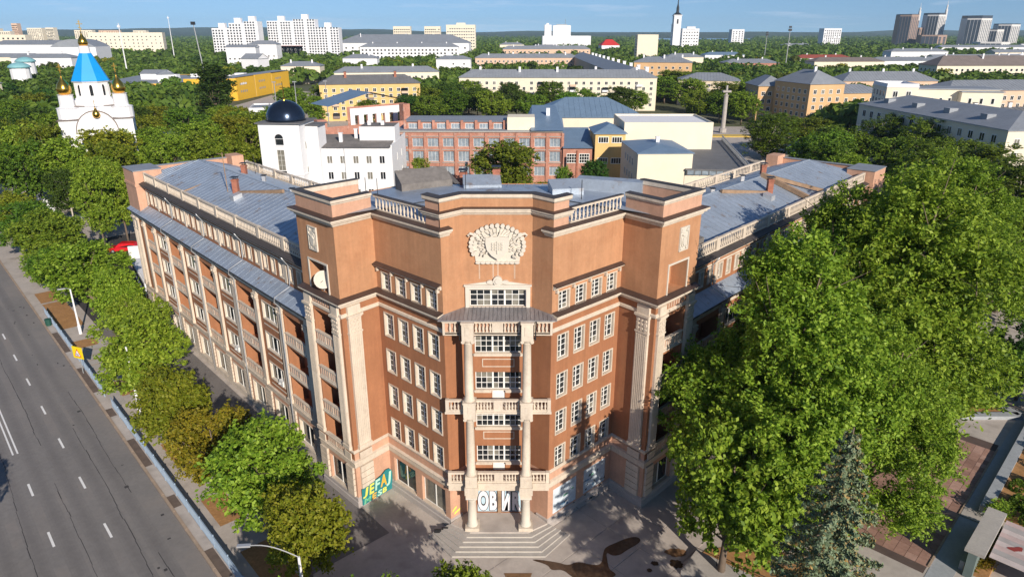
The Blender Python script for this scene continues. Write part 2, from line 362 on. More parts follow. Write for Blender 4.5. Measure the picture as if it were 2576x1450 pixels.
struct('wheel_tracks', b, [mat('worn_asphalt_light', (0.192, 0.179, 0.172), .9, .1, .1, .1, 3), mat('worn_asphalt_mid', (0.182, 0.169, 0.163), .9, .1, .1, .1, 3), mat('worn_asphalt_dark', (0.172, 0.160, 0.155), .88, .1, .1, .1, 3)])
b = MB(); rr = random.Random(4)
for n_, t0, t1 in ((4.7, 30, 66), (8.9, 34, 50), (1.2, 45, 90), (9.3, 60, 84), (4.9, 74, 120), (7.7, 40, 75)):
    t = t0; x = n_
    while t < t1:
        dt = rr.uniform(.8, 1.8); x2 = x + rr.uniform(-.07, .07); street(b, t, t + dt, x, x + rr.uniform(.03, .07), -0.127); t += dt; x = x2
for k in range(26):
    t = rr.uniform(30, 120); x = rr.uniform(8, 11); street(b, t, t + rr.uniform(.1, .5), x, x + rr.uniform(.1, .35), -0.1265)
struct('road_cracks', b, M_asphd)
# kerb of separate stones
b = MB()
b.box(Fr(LS(-60, 0), LS(420, 0)), 0, 480, -11.08, -11.11, -.3, .02)
kerb = struct('kerb', b, M_kerb)
km = MB(); km.box(W0, -1.47, 1.47, -.11, .11, -.2, .05); kme = km.mesh('kerb_stone', M_kerb); ka = math.atan2(WD[1], WD[0])
for k in range(44): link('kerb_stone', kme, kerb, Matrix.Translation((*LS(20 + k * 3, 11.24), rng.uniform(-.012, .012))) @ Matrix.Rotation(ka, 4, 'Z'))
b = MB(); b.prism([LS(-15, 11.35), (70, 0), (110, 60), (100, 112), (CX, 95), LS(150, 40), LS(420, 30), LS(420, 11.35)], -.5, 0.0)
pave = struct('pavement', b, M_conc)
b = MB(); street(b, 100, 150, 16.5, 44, 0.004); struct('yard_asphalt', b, M_asphd)
b = MB(); street(b, 103.2, 132, 27.5, 38, 0.008); street(b, 109, 112, 18, 27.4, .008); struct('yard_soil', b, M_soil)
b = MB()
for t0, t1, n0, n1 in ((104.5, 117, 12.5, 15.4), (117.6, 123, 12.5, 15.4), (79, 84, 13.6, 15.6), (61, 66, 13.6, 15.6), (50, 54.5, 13.4, 15.4), (40, 46, 13.4, 15.6), (68, 72.5, 13.4, 15.4), (88, 99, 12.6, 15.2)):
    street(b, t0, t1, n0, n1, 0.005)
struct('soil_beds', b, M_soil)
b = MB(); street(b, 40, 101, 16.2, 23.2, 0.006); struct('footpath', b, mat('worn_footpath_asphalt', (0.17, 0.155, 0.15), 0.92, 0.15, 0.3, 0.12, 4))
b = MB()
for k in range(12): t = 88 + k * 1.6 - 11; street(b, t, t + 1.52, 12.35, 13.5 if k < 4 else 15.3, 0.009)
struct('slab_path', b, M_concl)
b = MB()
for t0, t1 in ((36, 38.5), (44, 48), (55, 57), (63, 69), (75, 77), (82, 90), (96, 104)): street(b, t0, t1, 11.36, 12.02, .006)
struct('damp_verge', b, mat('damp_verge_earth', (0.13, 0.095, 0.075), 0.95, 0.3, 1.0))

# large paving slabs in front of the entrance
b = MB(); b.box(W0, -.01, .01, -.01, .01, -.1, -.05)
C45 = Fr((CX + 3.91, 45.66), (CX + 9.66, 51.15))
sm = MB(); sm.box(W0, -1.56, 1.56, -1.56, 1.56, -.02, .03); slab_mesh = sm.mesh('paving_slab', M_conc)
def inpoly(p, poly):
    c = False; n = len(poly)
    for i in range(n):
        a, q = poly[i], poly[(i + 1) % n]
        if (a[1] > p[1]) != (q[1] > p[1]) and p[0] < (q[0] - a[0]) * (p[1] - a[1]) / (q[1] - a[1]) + a[0]: c = not c
    return c
plaza = struct('plaza', b, M_conc)
for i in range(-4, 7):
    for j in range(1, 7):
        p = C45.xy(i * 3.2 - 1.2, j * 3.2 - 1.4)
        if p[1] < 33 or p[0] < CX - 3 or p[0] > 16.5: continue
        mx = Matrix.Translation((p[0], p[1], rng.uniform(-.006, .006))) @ Matrix.Rotation(C45.ang + rng.uniform(-.004, .004), 4, 'Z')
        link('paving_slab', slab_mesh, plaza, mx)
def blob(cx, cy, rx, ry, seed, n=22, rough=.2):
    q = random.Random(seed); return [(cx + rx * math.cos(2 * math.pi * i / n) * (1 + q.uniform(-rough, rough)), cy + ry * math.sin(2 * math.pi * i / n) * (1 + q.uniform(-rough, rough))) for i in range(n)]
b = MB()
pud = [(1.44, 42.08), (2.75, 41.55), (2.94, 40.95), (3.82, 41.09), (4.42, 40.36), (5.2, 39.7), (6.46, 39.9), (7.65, 40.33), (7.81, 40.65), (7.32, 41.09), (7.32, 41.93), (7.34, 42.94), (7.75, 42.5), (8.4, 42.6), (8.95, 43.1), (10.11, 43.92), (10.31, 44.42), (9.9, 44.72), (9.0, 44.4), (8.15, 43.92), (7.4, 43.5), (7.11, 42.94), (6.83, 41.55), (6.06, 41.55), (4.99, 41.93), (4.29, 41.47), (3.43, 41.85), (1.88, 42.13)]

def chaikin(P, n=2):
    for _ in range(n):
        Q = []
        for i in range(len(P)): a, c = P[i], P[(i + 1) % len(P)]; Q += [(a[0] * .75 + c[0] * .25, a[1] * .75 + c[1] * .25), (a[0] * .25 + c[0] * .75, a[1] * .25 + c[1] * .75)]
        P = Q
    return P
b.face([(x, y, .041) for x, y in chaikin(pud)]); b.face([(x, y, .041) for x, y in blob(10.9, 41.7, .3, .26, 1)]); b.face([(x, y, .041) for x, y in blob(12.5, 41.65, .5, .45, 2)]); b.face([(x, y, .041) for x, y in blob(10.37, 41, .2, .2, 3)])
struct('puddle', b, M_mud)
b = MB(); b.face([(x, y, .043) for x, y in [(-.6, 40.7), (1.5, 40.7), (1.2, 39.6), (-.2, 39.3)]]); b.face([(x, y, .042) for x, y in blob(12.75, 42.9, .8, .45, 5)]); struct('mud_patch', b, mat('brown_mud', (0.19, 0.105, 0.05), 0.8, 0.3, 1.0, 0.2, 5))
b = MB(); b.prism([(12.6, 40.6), (15.2, 38), (24, 40), (20, 44), (15.2, 43.2)], -.05, .05); struct('planting_soil', b, M_soil)

# ---------------------------------------------------------------- window kit (shared meshes)
WK = {}
def wkit(w, h, rows, casements, surround=0.0, sill=True, mull=.09, bar=.045, fr=M_frame, rev=.2):
    """casements: list of (width share, columns); returns (frame mesh, [(pane mesh, x, z)])."""
    key = (w, h, rows, tuple(casements), surround, sill, fr.name, rev)
    if key in WK: return WK[key]
    b = MB(); e = .06
    for x0, x1 in ((-w / 2, -w / 2 + e), (w / 2 - e, w / 2)): b.box(W0, x0, x1, -rev - .07, -rev, 0, h)
    b.box(W0, -w / 2 + e, w / 2 - e, -rev - .07, -rev, 0, e); b.box(W0, -w / 2 + e, w / 2 - e, -rev - .07, -rev, h - e, h)
    panes = []; x = -w / 2 + e; tot = sum(c[0] for c in casements); iw = w - 2 * e
    for ci, (sh, cols) in enumerate(casements):
        cw = iw * sh / tot; x0 = x + (mull / 2 if ci else 0); x1 = x + cw - (mull / 2 if ci < len(casements) - 1 else 0)
        if ci: b.box(W0, x - mull / 2, x + mull / 2, -rev - .06, -rev + .015, e, h - e)
        pw = (x1 - x0) / cols; ph = (h - 2 * e) / rows
        for c in range(1, cols): b.box(W0, x0 + c * pw - bar / 2, x0 + c * pw + bar / 2, -rev - .05, -rev - .003, e, h - e)
        for r in range(1, rows): b.box(W0, x0, x1, -rev - .052, -rev - .006, e + r * ph - bar / 2, e + r * ph + bar / 2)
        for c in range(cols):
            for r in range(rows): panes.append((pw, ph, x0 + c * pw + pw / 2, e + r * ph))
        x += cw
    if surround:
        s = surround
        for x0, x1 in ((-w / 2 - s, -w / 2), (w / 2, w / 2 + s)): b.box(W0, x0, x1, 0.002, .05, -s, h + s, 1)
        b.box(W0, -w / 2, w / 2, .002, .05, h, h + s, 1); b.box(W0, -w / 2, w / 2, .002, .05, -s, 0, 1)
        # pale reveal lining
        b.box(W0, -w / 2 + .001, -w / 2 + .02, -rev, .004, 0.02, h, 1); b.box(W0, w / 2 - .02, w / 2 - .001, -rev, .004, 0.02, h, 1)
    if sill: b.box(W0, -w / 2 + .0, w / 2 - .0, -rev + .001, .09, -.03, .025, 1)
    me = b.mesh('window', [fr, M_trim]); pm = {}
    out = []
    for pw, ph, px, pz in panes:
        k = (round(pw, 3), round(ph, 3))
        if k not in pm:
            q = MB(); q.box(W0, -pw / 2, pw / 2, -.012, 0, 0, ph); pm[k] = (q.mesh('pane', M_glass), q.mesh('pane', M_glass2))
        out.append((pm[k], px, -(-rev - .035), pz))
    WK[key] = (me, out); return WK[key]
wr = random.Random(11)
def put_window(F, s, z, kit, parent, o=0.0, panes=True, curtain=.15, label=None, name='window'):
    me, ps = kit; w = link(name, me, parent, F.mat(s, o, z))
    if label: w['label'] = label
    if panes:
        for pm, x, y, pz in ps:
            p = link('pane', pm[1] if wr.random() < curtain else pm[0], w, Matrix.Translation((x, y, pz)), False)
    return w
def baluster_mesh(h, m):
    b = MB(); b.lathe((0, 0, 0), [(.085, 0), (.085, .07 * h), (.045, .12 * h), (.105, .36 * h), (.06, .62 * h), (.042, .82 * h), (.08, .9 * h), (.08, h)], 7)
    return b.mesh('baluster', m, True)

# ---------------------------------------------------------------- the terracotta corner building
HALL = thing('apartment_building', (CX, 50, 0), 'terracotta corner building with cream columns, big stone crest and two long wings', 'building')
A0, A1, A2, A3, A4 = (CX - 15.85, 52.25), (CX - 12.0, 48.38), (CX - 9.66, 51.15), (CX - 3.91, 45.66), (CX - 2.5, 47.07)
B0, B1, B2, B3, B4 = map(MX, (A0, A1, A2, A3, A4))
SA, SB, SC, SD, SE = Fr(A0, A1), Fr(A1, A2), Fr(A2, A3), Fr(A3, A4), Fr(A4, B4)
TA, TB, TC, TD = Fr(B1, B0), Fr(B2, B1), Fr(B3, B2), Fr(B4, B3)
ZM, ZT = 18.35, 24.75
# --- walls of the head block
up = MB(); dn = MB()
wx = (1.25, 3.10, 4.93, 6.75); WW = 1.10
rows = [(5.42, 7.38), (8.62, 10.58), (11.84, 13.80), (15.06, 17.02)]
holes = [(x - WW / 2, x + WW / 2, a, c) for x in wx for a, c in rows] + [(x - WW / 2, x + WW / 2, 19.0, 20.45) for x in wx]
for F in (SC, TC): dn.wall(F, 0, F.L, 5.3, 18.6, [h for h in holes if h[2] < 18], depth=.27); up.wall(F, 0, F.L, 18.6, ZT, [h for h in holes if h[2] > 18], depth=.27)
gh = [(.62, 3.55, 1.0, 3.45), (4.4, 7.35, 1.0, 3.45)]
for F in (SB, TB): dn.wall(F, 0, F.L, 5.3, 18.6); up.wall(F, 0, F.L, 18.6, ZT)
# tower sides: a bay of recessed balconies
fz = [(4.75, 7.45), (7.95, 10.65), (11.2, 13.85), (14.4, 17.1)]
bay = [(1.25, 4.15, a, c, 1.5) for a, c in fz] + [(1.35, 4.0, 18.98, 21.35, 1.4)]
for F in (SA, TA): dn.wall(F, 0, F.L, 4.5, 18.6, bay[:4], back=0); up.wall(F, 0, F.L, 18.6, ZT, bay[4:], back=0)
for F in (SD, TD): dn.wall(F, 0, F.L, 5.3, 18.6); up.wall(F, 0, F.L, 18.6, 27.3)
for fa, fb, fc, fd in ((SA, SB, SC, SD), (TA, TB, TC, TD)):
    gr = MB(); gr.wall(fa, 0, fa.L, 0, 4.5, [(1.3, 4.1, 1.0, 3.45)], depth=.3); gr.wall(fb, 0, fb.L, 0, 5.3); gr.wall(fc, 0, fc.L, 0, 5.3, gh, depth=.3); gr.wall(fd, 0, fd.L, 0, 5.3); part('ground_storey_wall', gr, [M_wall2], HALL)
up.wall(SE, 0, SE.L, 17.4, 27.3, [(.42, SE.L - .42, 18.97, 20.35)], depth=.25)
dn.wall(SE, 0, SE.L, 0, 17.4)
# the inner bay wall behind the columns stands a little proud
SEb = Fr((CX - 2.12, 46.72), (CX + 2.12, 46.72)); wz = [(5.72, 7.22), (8.95, 10.4), (12.25, 13.75), (15.35, 16.8)]
bayh = [(.36, 3.88, a, c) for a, c in wz] + [(1.62, 2.62, 4.9, 5.72), (1.62, 2.62, 11.3, 12.25)]
dn.wall(SEb, 0, SEb.L, .75, 17.4, bayh + [(.3, 1.98, .78, 3.35), (2.27, 3.94, .78, 3.35)], depth=.2)
for x in (CX - 2.12, CX + 2.12): dn.face([(x, 46.72, .75), (x, 47.06, .75), (x, 47.06, 17.4), (x, 46.72, 17.4)])
# rear and closing faces of the head block
rear = [A0, (CX - 11.9, 56.3), (CX - 8.2, 60.2), (CX + 8.2, 60.2), (CX + 11.9, 56.3), B0]
for a, c in zip(rear, rear[1:]): up.face([(*c, 0), (*a, 0), (*a, 25.4), (*c, 25.4)])
part('wall', up, [M_wall], HALL); part('lower_wall', dn, [M_walld], HALL)
# stub parapets of the towers
RL = (CX - 11.9, 56.3)
for pth in ([RL, A0, A1, A2], [B2, B1, B0, MX(RL)]):
    pp = MB(); pp.sweep(pth, [(-.35, 25.3), (-.06, 25.3), (-.06, 26.25), (-.35, 26.25)]); part('parapet', pp, [M_wall2], HALL)
pp = MB(); pp.sweep([SC.xy(6.9, -1.15), SC.xy(6.25, -1.15), SC.xy(6.25, 0), A3, A4, B4, B3, TC.xy(TC.L - 6.25, 0), TC.xy(TC.L - 6.25, -1.15), TC.xy(TC.L - 6.9, -1.15)], [(-.4, 25.3), (-.08, 25.3), (-.08, 27.1), (-.4, 27.1)]); part('parapet', pp, [M_wall2], HALL)
for pth in ([(CX - 11.9, 56.3), A0, A1, A2], [B2, B1, B0, MX((CX - 11.9, 56.3))]): pc = MB(); pc.sweep(pth, [(-.45, 26.625), (.115, 26.625), (.13, 26.66), (-.45, 26.70)]); part('parapet_flashing', pc, [M_blackcap], HALL)
pc = MB()
pc.sweep([SC.xy(6.1, 0), A3, A4, B4, B3, TC.xy(TC.L - 6.1, 0)], [(-.5, 27.425), (.115, 27.425), (.13, 27.46), (-.5, 27.50)])
part('parapet_flashing', pc, [M_blackcap], HALL)
for pth in ([(CX - 11.9, 56.3), A0, A1, A2], [B2, B1, B0, MX((CX - 11.9, 56.3))]): tr = MB(); tr.sweep(pth, [(-.4, 26.25), (-.03, 26.25), (.0, 26.36), (.10, 26.42), (.10, 26.62), (-.4, 26.62)]); part('parapet_moulding', tr, [M_trim], HALL)
tr = MB()
tr.sweep([SC.xy(6.2, 0), A3, A4, B4, B3, TC.xy(TC.L - 6.2, 0)], [(-.45, 27.1), (.02, 27.1), (.10, 27.2), (.10, 27.42), (-.45, 27.42)])
part('parapet_moulding', tr, [M_trim], HALL)
up_prof = [(0, 24.7), (.10, 24.7), (.14, 24.86), (.30, 24.92), (.32, 25.02), (.46, 25.08), (.46, 25.24), (0, 25.32)]
rt = .75
for pth in ([(CX - 11.9, 56.3), A0, A1, A2, A3, SD.xy(rt, 0)], [TD.xy(TD.L - rt, 0), B3, B2, B1, B0, MX((CX - 11.9, 56.3))]): co = MB(); co.sweep(pth, up_prof); part('upper_cornice', co, [M_trim], HALL)
co = MB()
co.sweep([SC.xy(6.2, 0), A3, A4, B4, B3, TC.xy(TC.L - 6.2, 0)], [(-.2, 25.95), (.04, 25.95), (.10, 26.08), (.24, 26.14), (.26, 26.28), (.34, 26.32), (.34, 26.42), (-.2, 26.46)])
part('upper_cornice', co, [M_trim], HALL)
for pth in ([(CX - 11.9, 56.3), A0, A1, A2, A3, SD.xy(rt, 0)], [TD.xy(TD.L - rt, 0), B3, B2, B1, B0, MX((CX - 11.9, 56.3))]): fl = MB(); fl.sweep(pth, [(.004, 25.335), (.49, 25.25), (.49, 25.275), (.004, 25.38)]); part('cornice_flashing', fl, [M_browncap], HALL)
fl = MB()
fl.sweep([SC.xy(6.2, 0), A3, A4, B4, B3, TC.xy(TC.L - 6.2, 0)], [(-.07, 26.475), (.37, 26.43), (.37, 26.455), (-.07, 26.52)])
mp_ = [(.004, 18.99), (.58, 18.86), (.58, 18.89), (.004, 19.04)]
LM = [A0, A1, A2, A3]; RM = [B3, B2, B1, B0]
part('cornice_flashing', fl, [M_browncap], HALL)
for pth in (LM, RM): fl = MB(); fl.sweep(pth, mp_); part('cornice_flashing', fl, [M_browncap], HALL)
m_prof = [(0, 18.3), (.10, 18.3), (.14, 18.46), (.34, 18.52), (.38, 18.64), (.55, 18.70), (.55, 18.86), (0, 18.98)]
for pth in (LM, RM):
    mc = MB(); mc.sweep(pth, m_prof); part('main_cornice', mc, [M_trim], HALL)
    mc = MB(); mc.sweep(pth, [(0, 17.42), (.06, 17.42), (.12, 17.5), (.12, 17.68), (0, 17.75)]); part('frieze_band', mc, [M_trim], HALL)
    mc = MB(); mc.sweep(pth, [(0, 3.92), (.07, 3.92), (.10, 4.0), (.10, 4.42), (.22, 4.47), (.22, 4.55), (0, 4.62)]); part('storey_band', mc, [M_trim], HALL)
    mc = MB(); mc.sweep(pth, [(0, 5.28), (.05, 5.28), (.14, 5.42), (.14, 5.52), (0, 5.58)]); part('sill_band', mc, [M_trim], HALL)
for pth in ([A0, A1, A2, A3, SD.xy(1.2, 0)], [TD.xy(TD.L - 1.2, 0), B3, B2, B1, B0]): pl = MB(); pl.sweep(pth, [(0, 0), (.16, 0), (.16, .55), (.10, .62), (.10, .9), (0, .95)]); part('plinth', pl, [M_granite], HALL)
# hoods over the sixth-storey windows
for F in (SC, TC):
    h = MB(); h.box(F, .05, F.L - .1, .0, .14, 20.78, 20.92); h.box(F, .05, F.L - .1, .0, .36, 20.92, 21.03)
    for x in (.35, 2.15, 4.0, 5.85, F.L - .4): h.box(F, x - .07, x + .07, .0, .25, 20.5, 20.78)
    hd = part('window_hood', h, [M_trim], HALL)
    c = MB(); c.face([F.P(.03, .0, 21.2), F.P(F.L - .08, .0, 21.2), F.P(F.L - .08, .42, 21.04), F.P(.03, .42, 21.04)]); c.box(F, .03, F.L - .08, .37, .42, 21.0, 21.038); part('hood_flashing', c, [M_browncap], hd)
# --- chamfer windows
kit1 = wkit(WW, 1.96, 4, [(1, 1), (1, 1)], .085); kit6 = wkit(WW, 1.45, 4, [(1, 1), (1, 1)], .085)
for F in (SC, TC):
    for x in wx:
        for a, c in rows: put_window(F, x, a, kit1, HALL, o=0)
        put_window(F, x, 19.0, kit6, HALL)
kitg = wkit(2.93, 2.45, 1, [(1, 1), (1, 1)], .0, True, rev=.24)
for x in (2.085, 5.875): put_window(SC, x, 1.0, kitg, HALL, name='shop_window')
# boarded and painted shop openings on the right
for x0, x1, lab in ((.64, 3.53, 'window boarded over with a faded blue and white mural'), (4.42, 7.33, 'window boarded over with a pale painted panel')):
    q = MB(); q.box(TC, x0, x1, -.16, -.08, 1.0, 3.45); part('mural_panel', q, [M_mural], HALL, label=lab)
g = MB(); q = random.Random(3)
for k in range(26):   # sketchy line drawing on the panels and plinth
    x = q.uniform(.9, 7.1); z = q.uniform(.2, 2.6)
    if 3.5 < x < 4.5: continue
    o_ = -.076 if z > 1.1 else .166
    if .5 < z < 1.1: z = .3; o_ = .166
    pts = [(x, z)]
    for j in range(4): x += q.uniform(-.22, .22); z += q.uniform(-.13, .16); pts.append((x, max(.05, z) if z < .5 else max(1.05, z)))
    for (xa, za), (xb, zb) in zip(pts, pts[1:]):
        if (za < 1) != (zb < 1): continue
        g.bar(TC.P(xa, o_, za), TC.P(xb, o_, zb), .075, .012)
part('painted_lines', g, [M_black], HALL)
g = MB(); q = random.Random(9)
for k in range(11):
    x = q.choice((q.uniform(.9, 3.2), q.uniform(4.7, 7.0))); z = q.uniform(1.2, 2.5); n_ = 8; rx = q.uniform(.15, .4); rz2 = q.uniform(.1, .3)
    g.plate(TC, [(x + rx * math.cos(t) * q.uniform(.7, 1.2), max(1.03, z + rz2 * math.sin(t) * q.uniform(.7, 1.2))) for t in [i * 2 * math.pi / n_ for i in range(n_)]], -.079, -.0775 + k * .0002, k % 3)
part('painted_shapes', g, [mat('mural_blue', (.16, .30, .44), .8), mat('mural_white', (.70, .70, .70), .8), mat('mural_green', (.10, .26, .20), .8)], HALL)
# --- central bay windows
kit3 = wkit(3.52, 1.5, 3, [(3, 3), (2, 2), (3, 3)], 0, True, .13, rev=.16); kit3s = wkit(3.52, 1.45, 3, [(3, 3), (2, 2), (3, 3)], 0, True, .13, rev=.16)
for (a, c), k in zip(wz, (kit3, kit3s, kit3, kit3s)): put_window(SEb, 2.12, a, k, HALL, name='triple_window', curtain=.3)
kitt = wkit(SE.L - .84, 1.38, 3, [(3, 3), (2, 2), (3, 3)], 0, True, .13, rev=.2); put_window(SE, SE.L / 2, 18.97, kitt, HALL, name='triple_window', curtain=.4)
for z0, z1 in ((4.9, 5.72), (11.3, 12.25)):
    d = MB(); d.box(SEb, 1.64, 2.6, -.17, -.1, z0, z1 - .03); d.box(SEb, 1.76, 2.48, -.1, -.08, z0 + .1, z1 - .3); part('balcony_door', d, [M_frame], HALL)
for a, c in wz:
    sl = MB(); door = a in (5.72, 12.25)
    for x0, x1 in (((.26, 1.6), (2.64, 3.98)) if door else ((.26, 3.98),)): sl.box(SEb, x0, x1, .001, .16, a - .16, a - .01); sl.box(SEb, x0 + .04, x1 - .04, .001, .10, a - .24, a - .16)
    part('sill', sl, [M_trim], HALL)
for z in (14.2, 7.85):
    sl = MB()
    for x0, x1, zz0, zz1 in ((.9, 3.34, z, z + .06), (.9, 3.34, z + .62, z + .68), (.9, .96, z + .06, z + .62), (3.28, 3.34, z + .06, z + .62)): sl.box(SEb, x0, x1, .001, .04, zz0, zz1)
    part('panel_moulding', sl, [M_trim], HALL)
# frame with scrolls round the top window
tf = MB(); L_ = SE.L
tf.box(SE, .12, .42, .002, .16, 18.95, 20.62); tf.box(SE, L_ - .42, L_ - .12, .002, .16, 18.95, 20.62); tf.box(SE, .42, L_ - .42, .002, .16, 20.36, 20.62)
tf.box(SE, .02, L_ - .02, .002, .24, 20.62, 20.74)
tf.plate(SE, [(.3, 20.75), (L_ - .3, 20.75), (L_ / 2 + .6, 20.98), (L_ / 2 - .6, 20.98)], .002, .1)
tf.plate(SE, [(L_ / 2 + .34 * math.cos(a), 21.05 + .36 * math.sin(a)) for a in [i * math.pi / 7 for i in range(14)]], .002, .26)
tf.plate(SE, [(L_ / 2 + .2 * math.cos(a), 21.05 + .22 * math.sin(a)) for a in [i * math.pi / 6 for i in range(12)]], .26, .33)
for sg in (-1, 1): tf.plate(SE, [(L_ / 2 + sg * (.55 + .26 * math.cos(a)), 20.95 + .14 * math.sin(a)) for a in [i * math.pi / 5 * (sg) for i in range(10)]], .002, .2)
part('window_pediment', tf, [M_trimw], HALL)
# --- coat of arms
ca = MB(); cz = 23.75; c0 = L_ / 2
out = []
for i in range(41):
    a = math.pi * (1.19 - 1.38 * i / 40); r = 2.0 if i % 2 == 0 else 1.86
    zz = 1.52 if math.sin(a) >= 0 else 1.2
    out.append((c0 + r * math.cos(a), cz + r * math.sin(a) * (zz / 2.0 + .0)))
out = [(x, max(z, 22.32)) for x, z in out] + [(c0 + 1.55, 22.32), (c0 - 1.55, 22.32)]
ca.plate(SE, out[::-1], .002, .09)
for i in range(21):     # scalloped petals round the rim
    a = math.pi * (1.14 - 1.28 * i / 20); r = 1.9; x = c0 + r * math.cos(a); z = cz + r * math.sin(a) * .77
    ca.plate(SE, [(x + .16 * math.cos(t), z + .16 * math.sin(t)) for t in [j * math.pi / 4 for j in range(8)]], .09, .3)
crest = part('coat_of_arms', ca, [M_trimw], HALL)
lf = MB(); q = random.Random(8)
for sg in (-1, 1):
    for i in range(34):  # sheaves and curling leaves either side
        t = q.random(); a = q.uniform(-.75, .95); r = .95 + .75 * q.random(); x = c0 + sg * r * math.cos(a); z = cz - .1 + r * math.sin(a) * .75
        z = max(z, 22.42); an = a + q.uniform(-.5, .5); le = q.uniform(.2, .42); w = q.uniform(.05, .1)
        dx, dz = sg * math.cos(an) * le, math.sin(an) * le * .9; nx, nz = -dz / le * w, dx / le * w
        lf.plate(SE, [(x - dx / 2, z - dz / 2), (x + nx, z + nz), (x + dx / 2, z + dz / 2), (x - nx, z - nz)], .09, q.uniform(.16, .42))
    # scrolled horn at the shoulder
    lf.tube([SE.P(c0 + sg * x, .2, z) for x, z in ((1.15, 24.1), (1.55, 24.5), (1.95, 24.62), (2.1, 24.5), (2.0, 24.38))], [.1, .12, .1, .07, .04], 6)
for i in range(9): 
    x = c0 - 1.4 + i * .35; lf.plate(SE, [(x + .2 * math.cos(t), 22.45 + .1 * math.sin(t)) for t in [j * math.pi / 4 for j in range(8)]], .09, .24)
for i in range(11):
    a = math.pi * (.18 + .64 * i / 10); x0, x1 = .75, 1.55; lf.bar(SE.P(c0 + x0 * math.cos(a), .16, cz + .25 + x0 * math.sin(a) * .7), SE.P(c0 + x1 * math.cos(a), .14, cz + .1 + x1 * math.sin(a) * .78), .1, .12)
part('carved_leaves', lf, [M_trimw], crest)
sh = MB()
def shield(w, h): return [(c0 - w, cz + h * .62), (c0 - w * 1.02, cz + h * .2), (c0 - w * .9, cz - h * .3), (c0 - w * .5, cz - h * .72), (c0, cz - h), (c0 + w * .5, cz - h * .72), (c0 + w * .9, cz - h * .3), (c0 + w * 1.02, cz + h * .2), (c0 + w, cz + h * .62), (c0, cz + h * .7)]
sh.plate(SE, shield(.98, 1.14), .09, .2); sh.plate(SE, shield(.84, 1.0), .2, .42); sh.plate(SE, shield(.66, .8), .42, .36)
for sg in (-1, 1):
    for r in range(3):
        for cc in range(2): sh.box(SE, c0 + sg * (.14 + cc * .2) - .07, c0 + sg * (.14 + cc * .2) + .07, .36, .5, cz - .28 + r * .2, cz - .14 + r * .2)
sh.box(SE, c0 - .05, c0 + .05, .36, .5, cz - .55, cz + .35)
sh.bar(SE.P(c0 + .02, .36, cz + .55), SE.P(c0 + .24, .36, cz + 1.05), .08, .1); sh.bar(SE.P(c0 - .5, .34, cz + .62), SE.P(c0 - .1, .36, cz + .95), .12, .12); sh.bar(SE.P(c0 - .5, .34, cz + .95), SE.P(c0 - .3, .36, cz + .6), .09, .1)
part('shield', sh, [M_trimw], crest)
st = MB()
for x in (-1.35, -1.3, -.35, -.3, -.02, .05, 1.2, 1.26): st.box(SE, c0 + x - .012, c0 + x + .012, .002, .006, 21.15, 22.3)
part('rain_streaks', st, [M_trim], HALL)
# carved tower tablets
for F, lab in ((SA, None), (TA, None)):
    t = MB(); x = F.L / 2 - .35 if F is SA else F.L / 2 + .35; z0, z1 = 22.25, 24.15
    for a0, a1, b0, b1 in ((x - .62, x + .62, z0, z0 + .09), (x - .62, x + .62, z1 - .09, z1), (x - .62, x - .53, z0 + .09, z1 - .09), (x + .53, x + .62, z0 + .09, z1 - .09)): t.box(F, a0, a1, .002, .12, b0, b1)
    t.box(F, x - .53, x + .53, .002, .03, z0 + .09, z1 - .09)
    t.plate(F, [(x + .42 * math.cos(a), 23.1 + .6 * math.sin(a)) for a in [i * math.pi / 8 for i in range(16)]], .03, .1)
    t.plate(F, [(x + .28 * math.cos(a), 23.05 + .42 * math.sin(a)) for a in [i * math.pi / 6 for i in range(12)]], .1, .17)
    for sx, sz in ((-.38, 22.5), (.38, 22.5), (-.38, 23.85), (.38, 23.85)): t.plate(F, [(x + sx + .12 * math.cos(a), sz + .15 * math.sin(a)) for a in [i * math.pi / 4 for i in range(8)]], .03, .12)
    t.bar(F.P(x - .35, .16, 23.55), F.P(x + .35, .16, 23.15), .05, .06)
    part('carved_tablet', t, [M_trimw], HALL)
    t = MB(); x0, x1 = 1.35, 4.0
    for a0, a1, b0, b1 in ((x0 - .14, x0, 18.99, 21.49), (x1, x1 + .14, 18.99, 21.49), (x0, x1, 21.35, 21.49)): t.box(F, a0, a1, .002, .07, b0, b1)
    part('loggia_frame', t, [M_trimw], HALL)
# --- giant pilasters of the towers
def pilaster(F, s0, s1, z0, z1, parent, o=0.0, dp=.22, flutes=6, carved=True, base=True):
    b = MB(); w = s1 - s0
    b.box(F, s0, s1, o + .002, o + dp, z0 + .35, z1 - 2.35)
    if base: b.box(F, s0 - .06, s1 + .06, o + .002, o + dp + .07, z0, z0 + .35)
    fw = w / (flutes * 2 + 1)
    for i in range(flutes): x = s0 + fw * (2 * i + 1); b.box(F, x, x + fw, o + dp, o + dp + .035, z0 + .6, z1 - 2.5)
    b.box(F, s0 - .05, s1 + .05, o + .002, o + dp + .06, z1 - 2.35, z1 - 2.2)
    b.box(F, s0, s1, o + .002, o + dp, z1 - 2.2, z1 - 1.05)
    if carved:
        q = random.Random(int(s0 * 10))
        for i in range(9):
            x = s0 + w * (.2 + .3 * (i % 3)); z = z1 - 2.0 + .36 * (i // 3); r = q.uniform(.1, .17)
            b.plate(F, [(x + r * math.cos(a), z + r * math.sin(a)) for a in [k * math.pi / 3 for k in range(6)]], o + dp, o + dp + .07)
    b.box(F, s0 - .06, s1 + .06, o + .002, o + dp + .08, z1 - 1.05, z1 - .93); b.box(F, s0 - .12, s1 + .12, o + .002, o + dp + .16, z1 - .93, z1 - .75)
    b.box(F, s0, s1, o + .002, o + dp, z1 - .75, z1 - .02)
    return part('pilaster', b, [M_trim], parent)
